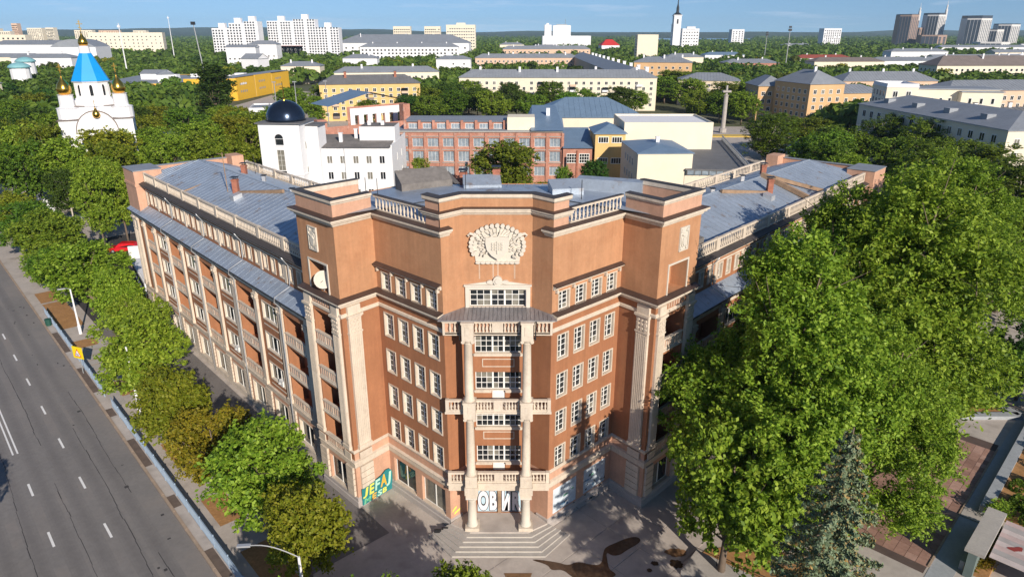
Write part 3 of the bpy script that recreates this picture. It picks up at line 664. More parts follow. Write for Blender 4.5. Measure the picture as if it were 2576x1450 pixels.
def rustic(F, s0, s1, z0, z1, parent, n=6, o=0.0, m=M_trim, dp=.2):
    b = MB(); h = (z1 - z0) / n
    for i in range(n): b.box(F, s0, s1, o + .002, o + dp, z0 + i * h + .03, z0 + (i + 1) * h - .03)
    return part('rusticated_pier', b, [m], parent)
for F, s0, s1 in ((SB, .45, 1.65), (TB, TB.L - 1.65, TB.L - .45), (SA, .12, 1.1), (SA, SA.L - 1.2, SA.L - .3), (TA, TA.L - 1.1, TA.L - .12), (TA, .3, 1.2)):
    pilaster(F, s0, s1, 5.6, 18.3, HALL); rustic(F, s0 - .06, s1 + .06, .97, 3.9, HALL, 5)
    b = MB(); b.box(F, s0 - .03, s1 + .03, .11, .2, 4.63, 5.27); part('pilaster_pedestal', b, [M_trim], HALL)
# --- tower balconies
bal_n = 0
def balustrade(F, s0, s1, o, z0, z1, parent, step=.27, piers=(), rail_w=.24, real=True, mtl=M_trim, name='balustrade', infill=None, stuff=False):
    """Rail, plinth and end piers in one part; each baluster a sub-part (or one joined sub-part)."""
    global bal_n
    b = MB()
    b.box(F, s0, s1, o - rail_w / 2, o + rail_w / 2, z1 - .16, z1); b.box(F, s0, s1, o - rail_w / 2 + .02, o + rail_w / 2 - .02, z0, z0 + .12)
    for a, c in piers: b.box(F, a, c, o - rail_w / 2 - .03, o + rail_w / 2 + .03, z0 - .01, z1 + .03)
    if infill: b.box(F, *infill, o - .07, o + .07, z0 + .12, z1 - .16)
    p = part(name, b, [mtl], parent)
    h = z1 - z0 - .28; me = baluster_mesh(h, mtl) if (round(h, 2), mtl.name) not in BAL else BAL[(round(h, 2), mtl.name)]; BAL[(round(h, 2), mtl.name)] = me
    n = max(1, int((s1 - s0) / step)); pos = []
    for i in range(n):
        s = s0 + (i + .5) * (s1 - s0) / n
        if any(a - .1 < s < c + .1 for a, c in piers) or (infill and infill[0] - .05 < s < infill[1] + .05): continue
        pos.append(s)
    if stuff or bal_n + len(pos) > 296:
        j = MB()
        for s in pos:
            x, y, z = F.P(s, o, z0 + .12); j.lathe((x, y, z), [(.08, 0), (.045, .12 * h), (.1, .36 * h), (.045, .8 * h), (.08, h)], 6)
        if pos: part('balusters', j, [mtl], p, True, kind='stuff')
    else:
        for s in pos: link('baluster', me, p, F.mat(s, o, z0 + .12))
        bal_n += len(pos)
    return p
BAL = {}
def panel_balcony(F, s0, s1, z0, z1, o, parent, dp=1.4, ribs=9):
    b = MB(); b.box(F, s0, s1, o - dp, o + .12, z0 - .16, z0); b.box(F, s0, s1, o - .1, o + .02, z0, z1 - .12); b.box(F, s0 - .02, s1 + .02, o - .14, o + .1, z1 - .12, z1)
    b.box(F, s0, s1, o + .02, o + .06, z0 + .02, z0 + .14); m = (s0 + s1) / 2; b.box(F, m - .06, m + .06, o + .02, o + .07, z0 + .14, z1 - .12)
    w = (s1 - s0) / ribs
    for i in range(ribs):
        x = s0 + (i + .5) * w; b.box(F, x - .07, x + .07, o + .02, o + .05, z0 + .2, z1 - .2, 1)
    return part('balcony', b, [M_trim, M_pinkrib], parent)
M_pinkrib = mat('pinkish_balcony_ribs', (0.52, 0.36, 0.27), 0.85, 0.1, 1.0)
kd = wkit(.9, 2.1, 3, [(1, 1), (1, 1)], 0, False)
kw = wkit(1.3, 1.9, 3, [(1, 1), (1, 1)], .08, False)
for F in (SA, TA):
    for i, (a, c) in enumerate(fz):
        panel_balcony(F, 1.25, 4.15, a - .12, a + .88, 0.0, HALL, 1.48)
        put_window(F, 2.9 if F is SA else 2.3, a + .15, kw, HALL, o=-1.2, panes=True)
    kk = wkit(1.25, 1.35, 3, [(1, 2), (1, 2)], .08, False); put_window(F, 2.3, 19.55, kk, HALL, o=-1.1)
    b = MB()
    for x in range(8): b.box(F, 1.3 + x * .36, 1.48 + x * .36, .003, .06, 17.85, 18.25)
    part('frieze_ribs', b, [M_pinkrib], HALL)
    put_window(F, 2.7, 1.0, wkit(2.8, 2.45, 1, [(1, 1), (1, 1)], .0, True, rev=.24), HALL, name='shop_window')
DISH = thing('satellite_dish', SA.P(3.0, -.1, 19.0), 'round white satellite dish in the open loggia of the tower', 'satellite dish')
dm = MB(); dm.lathe((0, 0, 0), [(.02, .0), (.3, .05), (.55, .14), (.72, .26), (.70, .27), (.53, .17), (.28, .08), (.02, .03)], 18)
dsh = link('reflector', dm.mesh('reflector', M_trimw, True), DISH, Matrix.Translation((0, 0, .95)) @ Matrix.Rotation(R(20), 4, 'Z') @ Matrix.Rotation(R(68), 4, 'X'), False)
dm = MB(); dm.tube([(0, .1, 0), (0, .1, .95)], .04); dm.bar((0, .05, .9), (.12, -.75, 1.05), .03); part('mast', dm, [M_grey], DISH, world=False)

# --- portico: columns, balconies, canopy
CA = 44.95; PF = Fr((CX - 3.95, CA), (CX + 3.95, CA))     # s measured from the left end of the balconies
def column(s, z0, z1, r, parent, m=M_trim, ionic=True, base=.3):
    x, y, z = PF.P(s, 0, 0); h = z1 - z0; b = MB()
    b.lathe((x, y, z0), [(r * 1.3, 0), (r * 1.3, .1), (r * 1.12, .16), (r * 1.18, .24), (r, .32), (r * 1.0, h * .4), (r * .88, h - .45), (r * .95, h - .42), (r * .9, h - .38)], 20)
    c = part('column', b, [m], parent, True)
    k = MB(); k.box(PF, s - r * 1.25, s + r * 1.25, -r * 1.25, r * 1.25, z1 - .13, z1)
    k.lathe((x, y, z1 - .38), [(r * .9, 0), (r * 1.25, .25)], 16)
    if ionic:
        for sg in (-1, 1): k.tube([PF.P(s + sg * r * 1.05, -r * 1.0, z1 - .24), PF.P(s + sg * r * 1.05, r * 1.05, z1 - .24)], .14, 10)
    part('capital', k, [m], c); return c
for s in (3.95 - 2.13, 3.95 + 2.13):
    column(s, 1.05, 3.85, .36, HALL, M_trimw, False); column(s, 5.82, 11.05, .33, HALL); column(s, 12.32, 17.45, .33, HALL)
    b = MB(); b.box(PF, s - .56, s + .56, -.56, .56, .755, 1.05); part('column_base', b, [M_trim], HALL)
    b = MB(); b.box(PF, s - .45, s + .45, -.45, .45, 3.85, 4.15); b.box(PF, s - .52, s + .52, -.52, .52, 4.15, 4.84); b.box(PF, s - .45, s + .45, -.45, .45, 4.84, 5.82); b.box(PF, s - .1, s + .1, .45, .48, 5.1, 5.5); part('column_pedestal', b, [M_trim], HALL)
    b = MB(); b.box(PF, s - .45, s + .45, -.45, .45, 11.05, 12.2); b.box(PF, s - .5, s + .5, -.5, .5, 12.2, 12.32); b.box(PF, s - .12, s + .12, .45, .48, 11.4, 11.95); part('column_pedestal', b, [M_trim], HALL)
    b = MB(); b.box(PF, s - .42, s + .42, -.42, .42, 17.45, 18.62); b.box(PF, s - .18, s + .18, .42, .46, 17.7, 18.4); b.box(PF, s - .48, s + .48, -.48, .48, 18.62, 18.74); part('column_pedestal', b, [M_trim], HALL)
slabp = [(CX - 3.95, 45.12), (CX + 3.95, 45.12), (CX + 3.93, 45.6), (CX + 2.52, 47.03), (CX - 2.52, 47.03), (CX - 3.93, 45.6)]
def slab(z0, z1, g=0.0): 
    b = MB(); b.prism([(x + math.copysign(g, x - CX) * (y < 45.7), y - (g if y < 45.2 else 0)) for x, y in slabp], z0, z1); return b
part('balcony_slab', slab(4.12, 4.68, .0), [M_trim], HALL); part('balcony_slab', slab(4.682, 4.85, .1), [M_trim], HALL)
part('balcony_slab', slab(11.06, 11.24, .06), [M_trim], HALL)
for z0, z1 in ((4.86, 5.8), (11.25, 12.22)):
    balustrade(PF, 2.3, 5.6, -.28, z0, z1, HALL, .23, infill=(3.6, 4.3))
    balustrade(PF, .0, 1.36, -.28, z0, z1, HALL, .25, piers=((-.0, .26),)); balustrade(PF, 6.54, 7.9, -.28, z0, z1, HALL, .25, piers=((7.64, 7.9),))
en = MB()
en.box(PF, 0, 7.9, -.45, -.2, 17.5, 17.7); en.box(PF, -.02, 7.92, -1.2, -.12, 18.5, 18.6); en.box(PF, -.06, 7.96, -1.3, -.04, 18.6, 18.74)
part('entablature', en, [M_trim], HALL); b = MB(); b.box(PF, .02, 7.88, -.6, -.46, 17.6, 18.5); part('entablature_wall', b, [M_wall2], HALL)
balustrade(PF, 2.26, 5.64, -.3, 17.6, 18.62, HALL, .25, infill=(3.55, 4.35)); balustrade(PF, 0, 1.4, -.3, 17.6, 18.62, HALL, .28, piers=((0, .16),)); balustrade(PF, 6.5, 7.9, -.3, 17.6, 18.62, HALL, .28, piers=((7.74, 7.9),))
cn = MB(); e0 = 44.8
cn.face([(CX - 4.25, e0, 18.82), (CX + 4.25, e0, 18.82), (CX + 2.45, 47.06, 18.96), (CX - 2.45, 47.06, 18.96)]); cn.face([(CX - 4.25, e0, 18.82), (CX - 2.45, 47.06, 18.96), (CX - 3.9, 45.66, 18.92)]); cn.face([(CX + 4.25, e0, 18.82), (CX + 3.9, 45.66, 18.92), (CX + 2.45, 47.06, 18.96)])
cn.box(PF, -.3, 8.2, .1, .16, 18.74, 18.815)
can = part('canopy_roof', cn, [M_metal2], HALL)
cr_ = MB()
for i in range(29):
    x0 = CX - 4.2 + i * .3; f = (x0 - CX) / 4.25; x1 = CX + f * 2.45; y1 = 47.05
    a_, b_ = Vector((x0, e0, 18.835)), Vector((x0, 47.05, 18.975))
    k = 1.0 if abs(x0 - CX) < 2.45 else max(.08, (4.25 - abs(x0 - CX)) / 1.8)
    b_ = a_.lerp(b_, k); cr_.bar(a_, b_, .03, .05)
part('standing_seams', cr_, [M_metal2], can)
for sg, lab in ((-1, 0), (1, 0)):
    b = MB(); b.tube([(CX + sg * 1.55 - (0.0), 44.45, 18.35), (CX + sg * 1.55, 44.6, 18.1), (CX + sg * 1.62 , 44.72, 17.2), (CX + sg * 1.62, 46.55, 16.9), (CX + sg * 1.72, 46.6, 11.2)], .05, 6) if False else b.tube([PF.P(3.95 + sg * 2.78, .1, 18.75), PF.P(3.95 + sg * 2.75, .05, 18.4), PF.P(3.95 + sg * 2.72, .12, 17.3), PF.P(3.95 + sg * 2.66, -.9, 17.0), PF.P(3.95 + sg * 2.3, -1.6, 16.6), PF.P(3.95 + sg * 2.3, -1.75, 12.2)], .05, 6)
    part('drainpipe', b, [M_dark], HALL)
# --- entrance doors with sprayed lettering
M_sprayw = mat('white_spray_paint', (0.74, 0.73, 0.78), 0.7, 0.06, 2.0)
for x0, x1, word, dx in ((.3, 1.98, 'OB', .0), (2.27, 3.94, 'ИR', .0)):
    b = MB(); b.box(SEb, x0 + .02, x1 - .02, -.19, -.13, .78, 3.33); m = (x0 + x1) / 2
    b.box(SEb, m - .012, m + .012, -.13, -.118, .8, 3.3)
    dr = part('entrance_door', b, [M_blueboard], HALL)
    for off, o_, mt, nm in ((.17, -.112, M_black, 'lettering_outline'), (.09, -.1, M_sprayw, 'lettering')):
        cu = bpy.data.curves.new('text', 'FONT'); cu.body = word; cu.size = 2.0; cu.offset = off * 1.15; cu.extrude = .004; cu.align_x = 'CENTER'; cu.space_character = 1.12; cu.resolution_u = 5
        ob = bpy.data.objects.new('text', cu); COL.objects.link(ob); dg = bpy.context.evaluated_depsgraph_get(); me = bpy.data.meshes.new_from_object(ob.evaluated_get(dg)); bpy.data.objects.remove(ob); bpy.data.curves.remove(cu)
        me.name = nm; me.materials.clear(); me.materials.append(mt)
        xs = np.array([v.co[:2] for v in me.vertices]); sx = (x1 - x0 - .02 - (0 if mt is M_black else .1)) / max(.1, np.ptp(xs[:, 0])); sz = (2.05 if mt is M_black else 1.93) / np.ptp(xs[:, 1])
        xm, zm = (xs[:, 0].max() + xs[:, 0].min()) / 2, (xs[:, 1].max() + xs[:, 1].min()) / 2
        mx = SEb.mat(m, o_, 1.86) @ Matrix.Rotation(R(90), 4, 'X') @ Matrix.Diagonal((sx, sz, 1, 1)) @ Matrix.Translation((-xm, -zm, 0))
        link(nm, me, dr, mx)
b = MB(); b.box(SEb, 1.985, 2.265, -.19, .06, .78, 3.33); b.box(SEb, 2.03, 2.22, .06, .1, 1.5, 2.4); part('door_post', b, [M_wood], HALL)
# sprayed piece on the left tower return: blocky letters in green, teal and yellow
M_gr = [mat('spray_green', (0.16, 0.50, 0.30), 0.7), mat('spray_yellow', (0.72, 0.70, 0.12), 0.7), mat('spray_teal', (0.02, 0.20, 0.22), 0.7), mat('spray_mint', (0.42, 0.72, 0.58), 0.7), mat('spray_orange', (0.75, 0.42, 0.05), 0.7)]
g = MB(); og = .215
g.plate(SB, [(.2, .12), (3.55, .05), (3.58, 1.75), (3.3, 2.25), (2.9, 2.3), (2.4, 2.0), (1.6, 1.85), (.9, 1.7), (.25, 1.75)], og, og + .01, 2)
gp = part('graffiti', g, [M_gr[0], M_gr[1], M_gr[2]], HALL, label='green, teal and yellow sprayed lettering')
for word, s, z, w, h, mi in (('J', .32, .75, .62, .95, 1), ('E', .98, .78, .6, .98, 1), ('F', 1.6, .85, .62, 1.0, 3), ('A', 2.2, .85, .7, 1.15, 4), ('J', 2.85, .6, .62, 1.35, 3), ('M', .35, .14, .8, .55, 0), ('E', 1.2, .14, .55, .55, 4), ('S', 1.8, .14, .55, .55, 3), ('B', 2.35, .16, .5, .5, 1)):
    for off, oo, mt in ((.1, og + .012, M_gr[2] if mi != 2 else M_gr[1]), (.035, og + .02, M_gr[mi])):
        cu = bpy.data.curves.new('text', 'FONT'); cu.body = word; cu.size = 1.0; cu.offset = off; cu.extrude = .003; cu.resolution_u = 3; cu.shear = .15
        ob = bpy.data.objects.new('text', cu); COL.objects.link(ob); dg = bpy.context.evaluated_depsgraph_get(); me = bpy.data.meshes.new_from_object(ob.evaluated_get(dg)); bpy.data.objects.remove(ob); bpy.data.curves.remove(cu)
        me.name = 'sprayed_letter'; me.materials.clear(); me.materials.append(mt)
        xs = np.array([v.co[:2] for v in me.vertices]); sx = w / np.ptp(xs[:, 0]) * (1.0 if off < .05 else 1.12); sz = h / np.ptp(xs[:, 1]) * (1.0 if off < .05 else 1.12)
        xm, zm = (xs[:, 0].max() + xs[:, 0].min()) / 2, (xs[:, 1].max() + xs[:, 1].min()) / 2
        link('sprayed_letter', me, gp, SB.mat(s + w / 2, oo, z + h / 2) @ Matrix.Rotation(R(90), 4, 'X') @ Matrix.Diagonal((sx, sz, 1, 1)) @ Matrix.Translation((-xm, -zm, 0)))
g = MB(); g.plate(SD, [(.35, 1.2), (.95, 1.35), (1.0, 1.55), (.4, 1.4)], .004, .012); g.plate(SD, [(.15, 1.5), (.6, 1.75), (.6, 1.95), (.2, 1.7)], .004, .012); part('paint_tag', g, [M_gr[1]], HALL)
# --- steps
T0 = [(-4.95, 45.4), (-3.35, 44.35), (CX + 2.31, 44.35), (2.87, 45.4)]; T1 = [(-6.75, 44.85), (-4.65, 42.35), (2.57, 42.35), (4.67, 44.85)]
stp = MB(); n = 5
stp.prism([*T0, (CX + 2.5, 47.05), (CX - 2.5, 47.05)], -.1, .75)
for i in range(n):
    f = (i + 1) / n; q = [(a[0] + (c[0] - a[0]) * f, a[1] + (c[1] - a[1]) * f) for a, c in zip(T0, T1)]
    b = MB(); b.prism([q[0], q[1], q[2], q[3], (CX + 3.8, 45.62 - .02 * i), (CX - 3.8, 45.62 - .02 * i)], -.05, .75 - (i + 1) * .125 + .0); 
    part('step', b, [M_steps] if 'M_steps' in globals() else [M_concl], HALL)
part('landing', stp, [M_conc], HALL)
b = MB()
for i in range(n):
    f = (i + 1) / n; y = 44.35 + (42.35 - 44.35) * f; x0 = -3.35 + (-1.3) * f; x1 = CX + 2.31 + 1.3 * f; z = .75 - (i + 1) * .125
    b.box(W0, x0 + .05, x1 - .05, -y - .005, -y + .09 - .09 + .012, z - .04, z + .004)
part('step_nosing', b, [M_trimw], HALL)
for i in range(3):
    b = MB(); x, y = -5.9 + i * .55, 44.9 + i * .22; b.box(W0, x - .35, x + .2, -y - .06, -y + .06, .0, .55); part('handrail_block', b, [M_black], HALL)

# --- roof of the head block
rf = MB()
rp = [(CX - 15.4, 52.3), (CX - 12.0, 48.9), (CX - 9.66, 51.65), (CX - 3.91, 46.2), (CX - 2.4, 47.5), (CX + 2.4, 47.5), (CX + 3.91, 46.2), (CX + 9.66, 51.65), (CX + 12, 48.9), (CX + 15.4, 52.3), (CX + 11.9, 56.1), (CX + 8.2, 60.1), (CX - 8.2, 60.1), (CX - 11.9, 56.1)]
ap = (CX, 55.5, 25.95)
for a, c in zip(rp, rp[1:] + rp[:1]): rf.face([(*a, 25.36), (*c, 25.36), ap])
roof0 = part('tower_roof', rf, [M_metal], HALL)
q = random.Random(5)
sm_ = MB()
for i in range(-12, 13):
    a_ = Vector((CX + i * 1.05, 51 + abs(i) * .12 if abs(i) > 3 else 48.4, 25.45)); c_ = Vector((CX + i * .75, 59.6, 25.5)); m_ = Vector((CX + i * .5, 55.4, 25.95 - abs(i) * .035)); sm_.bar(a_, m_, .035, .06); sm_.bar(m_, c_, .035, .06)
part('standing_seams', sm_, [M_metal], roof0)
# low sheds, vents, stacks and sheet-metal housings on the roofs
def housing(x, y, z, w, d, h, rz, name='roof_housing', m=M_metal, tilt=.25):
    F = Fr((x - w / 2 * math.cos(rz), y - w / 2 * math.sin(rz)), (x + w / 2 * math.cos(rz), y + w / 2 * math.sin(rz)))
    b = MB(); k = len(b.v)
    b.v += [F.P(0, d / 2, z), F.P(w, d / 2, z), F.P(w, -d / 2, z), F.P(0, -d / 2, z), F.P(0, d / 2, z + h), F.P(w, d / 2, z + h), F.P(w, -d / 2, z + h + tilt), F.P(0, -d / 2, z + h + tilt)]
    for f in ((0, 3, 2, 1), (4, 5, 6, 7), (0, 1, 5, 4), (1, 2, 6, 5), (2, 3, 7, 6), (3, 0, 4, 7)): b.f.append(f); b.m.append(0)
    return part(name, b, [m], HALL)
def chimney(x, y, z, h, w=.6, cap=True, m=M_brickd, parent=None):
    b = MB(); F = Fr((x - w / 2, y), (x + w / 2, y)); b.box(F, 0, w, -w / 2, w / 2, z, z + h, 0); b.box(F, -.06, w + .06, -w / 2 - .06, w / 2 + .06, z + h - .2, z + h - .08, 0)
    if cap:
        for dx in (.03, w - .07): b.box(F, dx, dx + .04, -w / 2, -w / 2 + .04, z + h, z + h + .2, 1)
        b.box(F, -.1, w + .1, -w / 2 - .1, w / 2 + .1, z + h + .2, z + h + .26, 1)
    return part('chimney', b, [m, M_dark], parent or HALL)
def vent(x, y, z, h=.8, w=.38):
    b = MB(); b.box(Fr((x - w / 2, y), (x + w / 2, y)), 0, w, -w / 2, w / 2, z, z + h); b.box(Fr((x - w / 2, y), (x + w / 2, y)), -.1, w + .1, -w / 2 - .1, w / 2 + .1, z + h + .05, z + h + .12, 1); return part('roof_vent', b, [M_galv, M_dark], HALL)
housing(CX + 5.4, 55.2, 25.5, 2.6, 1.6, .7, .2, tilt=.5); housing(CX + 9.2, 56.6, 25.4, 5.5, .9, 1.1, -.35, tilt=.1); housing(CX - 6.5, 58.2, 25.4, 4.6, 1.6, .7, .5, m=M_felt, tilt=.9); housing(CX - 1.5, 57.5, 25.6, 3.2, 1.6, .4, .1, tilt=.6)
housing(CX + 3.0, 49.0, 25.6, 1.3, .9, 1.2, .4, tilt=-.3); chimney(CX - .3, 58.6, 25.5, 1.5); chimney(CX - 3.2, 59.3, 25.3, 1.3)
for x, y in ((CX - 10.6, 53.9), (CX - 9.6, 53.5), (CX + 6.5, 53.0), (CX - 2.8, 56.2)):
    b = MB(); b.tube([(x, y, 25.4), (x, y, 27.2)], .03); part('aerial_pole', b, [M_dark], HALL)
for F in (SC, TC):
    s0, s1 = (.25, 6.2) if F is SC else (F.L - 6.2, F.L - .25)
    balustrade(F, s0, s1, -.12, 25.32, 26.5, HALL, .42)
    b = MB(); b.box(F, s0, s1, -.27, .04, 26.5, 26.55); part('rail_flashing', b, [M_blackcap], HALL)

# ---------------------------------------------------------------- the two wings
def wing(mir):
    M = MX if mir else (lambda p: p)
    far, near = M(LS(103, WO)), M(LS(50, WO)); Lw = 53.0
    F = Fr(near, far) if mir else Fr(far, near)
    U = (lambda u: u) if mir else (lambda u: Lw - u)
    inv = lambda a, c: (min(U(a), U(c)), max(U(a), U(c)))
    hid = mir                                          # the right wing is mostly hidden by the trees
    # bays: pilasters at these distances from the tower
    pu = [2.0, 7.3, 12.65, 18.1, 23.25, 28.4, 33.65, 38.65, 43.7, 48.1]
    wall = MB(); low = MB(); holes = []; lowh = []; wins = []; balc = []
    fl3 = [(4.7, 7.45), (7.95, 10.65), (11.2, 13.9)]
    for i in range(9):
        a, c = pu[i] + .5, pu[i + 1] - .5; m = (a + c) / 2
        if i % 2 == 0:
            for z0, z1 in fl3: h = inv(a, c); holes.append((*h, z0, z1, 1.45)); balc.append((*h, z0, z1))
        else:
            for z0 in (5.55, 8.8, 12.05): h = inv(m - 1.5, m + 1.5); holes.append((*h, z0, z0 + 1.8, .25)); wins.append((U(m), z0))
        h = inv(m - 1.4, m + 1.4); lowh.append((*h, .75, 3.3))
    wall.wall(F, 0, Lw, 4.5, 15.75, holes, back=0); low.wall(F, 0, Lw, 0, 4.5, lowh, depth=.3)
    # attic storey, set back behind the skirt roof
    ah = []; ob = -.95
    for i in range(9):
        for j in range(3): m = pu[i] + .95 + j * 1.68; ah.append((*inv(m - .36, m + .36), 16.85, 18.2))
    wall.wall(F, 0, Lw, 15.7, 19.1, ah, o=ob, depth=.28)
    g0, g1 = inv(0, 53); rearo = -14.9
    wall.face([F.P(0, rearo, 0), F.P(Lw, rearo, 0), F.P(Lw, rearo, 19.6), F.P(0, rearo, 19.6)])
    e = U(53); wall.face([F.P(e, 0, 0), F.P(e, rearo, 0), F.P(e, rearo, 19.6), F.P(e, ob, 19.6), F.P(e, ob, 15.7), F.P(e, 0, 15.7)])
    part('wall', wall, [M_walld], HALL); part('ground_storey_wall', low, [M_wall2], HALL)
    for a in pu:   # giant pilasters and rusticated piers
        s0, s1 = inv(a - .34, a + .34); b = MB(); b.box(F, s0, s1, .002, .24, 4.95, 13.6); b.box(F, s0 - .08, s1 + .08, .002, .32, 4.56, 4.95)
        b.box(F, s0 - .05, s1 + .05, .002, .29, 13.6, 13.75); b.box(F, s0 - .1, s1 + .1, .002, .36, 14.15, 14.3)
        for sg in (-1, 1): b.tube([F.P((s0 + s1) / 2 + sg * .3, .05, 13.95), F.P((s0 + s1) / 2 + sg * .3, .38, 13.95)], .15, 8)
        b.box(F, s0, s1, .002, .27, 13.75, 14.15); b.box(F, s0, s1, .002, .2, 14.3, 15.0); part('pilaster', b, [M_trim], HALL)
        rustic(F, s0 - .35, s1 + .35, .7, 3.85, HALL, 7, dp=.16)
    b = MB()
    b.box(F, 0, Lw, .002, .12, 14.55, 15.0); b.box(F, 0, Lw, .002, .22, 15.0, 15.2); b.box(F, 0, Lw, .002, .08, 3.9, 4.3); b.box(F, 0, Lw, .002, .2, 4.3, 4.52); b.box(F, 0, Lw, .002, .1, 0.02, .65)
    b.box(F, 0, Lw, .002, .42, 15.2, 15.45); part('storey_cornice', b, [M_trim], HALL)
    for s0, s1, z0, z1 in balc:
        panel_balcony(F, s0, s1, z0 - .1, z0 + .88, .0, HALL, 1.43, 10)
        if not hid: put_window(F, s0 + .6 * (s1 - s0), z0 + .1, wkit(1.7, 2.2, 2, [(1, 1), (1, 1), (1, 1)], .06, False, rev=.05), HALL, o=-1.36, curtain=.3)
    b = MB()
    for s, z0 in wins:
        put_window(F, s, z0, wkit(3.0, 1.8, 1, [(1, 1), (1, 1), (1, 1)], .1, True, .1, rev=.16), HALL, curtain=.25)
        b.box(F, s - 1.55, s + 1.55, .002, .05, z0 - .62, z0 - .52)
    part('spandrel_moulding', b, [M_trim], HALL)
    for h in lowh:
        if not hid or h[0] < 20: put_window(F, (h[0] + h[1]) / 2, .75, wkit(2.8, 2.55, 1, [(1, 1), (1, 1)], .12, True, rev=.22), HALL, name='shop_window', curtain=.3)
    for h in ah: put_window(F, (h[0] + h[1]) / 2, 16.85, wkit(.72, 1.35, 2, [(1, 1), (1, 1)], .13, True, rev=.2), HALL, o=ob, panes=(not hid) or h[0] < 24)
    b = MB(); b.box(F, 0, Lw, ob + .002, ob + .07, 18.42, 18.6)
    for a in pu: s0, s1 = inv(a - .22, a + .22); b.box(F, s0, s1, ob + .002, ob + .1, 16.5, 18.42)
    b.box(F, 0, Lw, ob + .002, ob + .16, 18.95, 19.05); part('attic_moulding', b, [M_trim], HALL)
    # skirt roof
    b = MB(); b.face([F.P(0, .62, 15.5), F.P(Lw, .62, 15.5), F.P(Lw, ob + .01, 16.35), F.P(0, ob + .01, 16.35)]); b.box(F, 0, Lw, .56, .62, 15.38, 15.49)
    for sx in (0, Lw): b.face([F.P(sx, .6, 15.48), F.P(sx, ob, 15.48), F.P(sx, ob, 16.34)])
    sk = part('skirt_roof', b, [M_metal], HALL)
    b = MB(); n = 50
    for i in range(n): s = (i + .5) * Lw / n; b.bar(F.P(s, .62, 15.505), F.P(s, ob + .02, 16.355), .014, .012)
    part('standing_seams', b, [M_metal], sk)
    b = MB(); b.tube([F.P(0, .66, 15.44), F.P(Lw, .66, 15.44)], .06, 6); part('gutter', b, [M_dark], HALL)
    # main cornice with dark flashing, balustrade
    b = MB(); b.box(F, 0, Lw, ob - .1, ob + .35, 19.05, 19.2); b.box(F, 0, Lw, ob - .1, ob + .62, 19.2, 19.38); part('main_cornice', b, [M_trim], HALL)
    b = MB(); b.face([F.P(0, ob + .68, 19.40), F.P(Lw, ob + .68, 19.40), F.P(Lw, ob + .05, 19.62), F.P(0, ob + .05, 19.62)]); b.box(F, 0, Lw, ob + .63, ob + .68, 19.3, 19.4); part('cornice_flashing', b, [M_blackcap], HALL)
    for i in range(10):
        a = ([0] + pu)[i]; c = pu[i]; s0, s1 = inv(a, c)
        balustrade(F, s0, s1, ob - .1, 19.62, 20.8, HALL, .36, piers=[(max(s0, x - .3), min(s1, x + .3)) for x in (s0, s1)], stuff=(hid and i > 3) or (not hid and i > 6))
    for i in range(10):
        a = ([0] + pu)[i]; c = pu[i]; s0, s1 = inv(a, c)
        balustrade(F, s0, s1, -14.6, 19.62, 20.8, HALL, .45, piers=[(max(s0, x - .3), min(s1, x + .3)) for x in (s0, s1)], stuff=True)
    b = MB(); b.box(F, 0, Lw, -15.2, -14.3, 19.3, 19.62); part('rear_cornice', b, [M_trim], HALL)
    # roof
    b = MB(); r0, r1 = inv(-2.0, 52.2); hp = inv(-2, 46)
    ez, rz_, ro = 19.75, 21.95, -7.6
    eo, io = ob - .45, -14.2
    hs = U(46.2); he = U(52.2); st_ = U(-2.0)
    b.face([F.P(st_, eo, ez), F.P(he, eo, ez), F.P(hs, ro, rz_), F.P(st_, ro, rz_)] if mir else [F.P(he, eo, ez), F.P(st_, eo, ez), F.P(st_, ro, rz_), F.P(hs, ro, rz_)])
    b.face([F.P(he, io, ez), F.P(st_, io, ez), F.P(st_, ro, rz_), F.P(hs, ro, rz_)]); b.face([F.P(he, eo, ez), F.P(he, io, ez), F.P(hs, ro, rz_)])
    roof = part('roof', b, [M_metal], HALL)
    b = MB(); u = -.4
    while u < 46:
        b.bar(F.P(U(u), eo, ez + .02), F.P(U(u), ro, rz_ + .02), .022, .02); b.bar(F.P(U(u), io, ez + .02), F.P(U(u), ro, rz_ + .02), .022, .02); u += .95
    for k in range(8):
        f = k / 8; b.bar(F.P(U(46.2 + 6 * f), eo, ez + .02), F.P(U(46.2 + 6 * f), eo + (ro - eo) * (1 - f), ez + (rz_ - ez) * (1 - f) + .02), .035, .055)
    b.bar(F.P(st_, ro, rz_ + .04), F.P(hs, ro, rz_ + .04), .12, .08)
    part('standing_seams', b, [M_metal], roof)
    # end parapet and pier
    b = MB(); s0, s1 = inv(48.4, 53.1); b.box(F, s0, s1, -3.3, .12, 19.0, 21.0); b.box(F, s0 - .1, s1 + .1, -3.4, .22, 19.0, 19.35); b.box(F, s0, s1, -.9, .12, 15.4, 19.0)
    s0, s1 = inv(52.6, 53.1); b.box(F, s0, s1, -15.0, -3.31, 19.0, 20.7); s0, s1 = inv(50.6, 53.15); b.box(F, s0, s1, -15.3, -13.6, 19.0, 21.2); part('end_parapet', b, [M_wall2], HALL)
    b = MB(); s0, s1 = inv(48.4, 53.1); b.box(F, s0 - .08, s1 + .08, -3.38, .2, 21.01, 21.1); s0, s1 = inv(52.5, 53.2); b.box(F, s0, s1, -13.58, -3.39, 20.71, 20.8); part('parapet_coping', b, [M_slate], HALL)
    pilaster(F, *inv(50.6, 51.5), 4.6, 15.2, HALL, carved=False, flutes=3); pilaster(F, *inv(52.0, 52.9), 4.6, 15.2, HALL, carved=False, flutes=3); rustic(F, *inv(50.3, 52.95), .7, 3.85, HALL, 7)
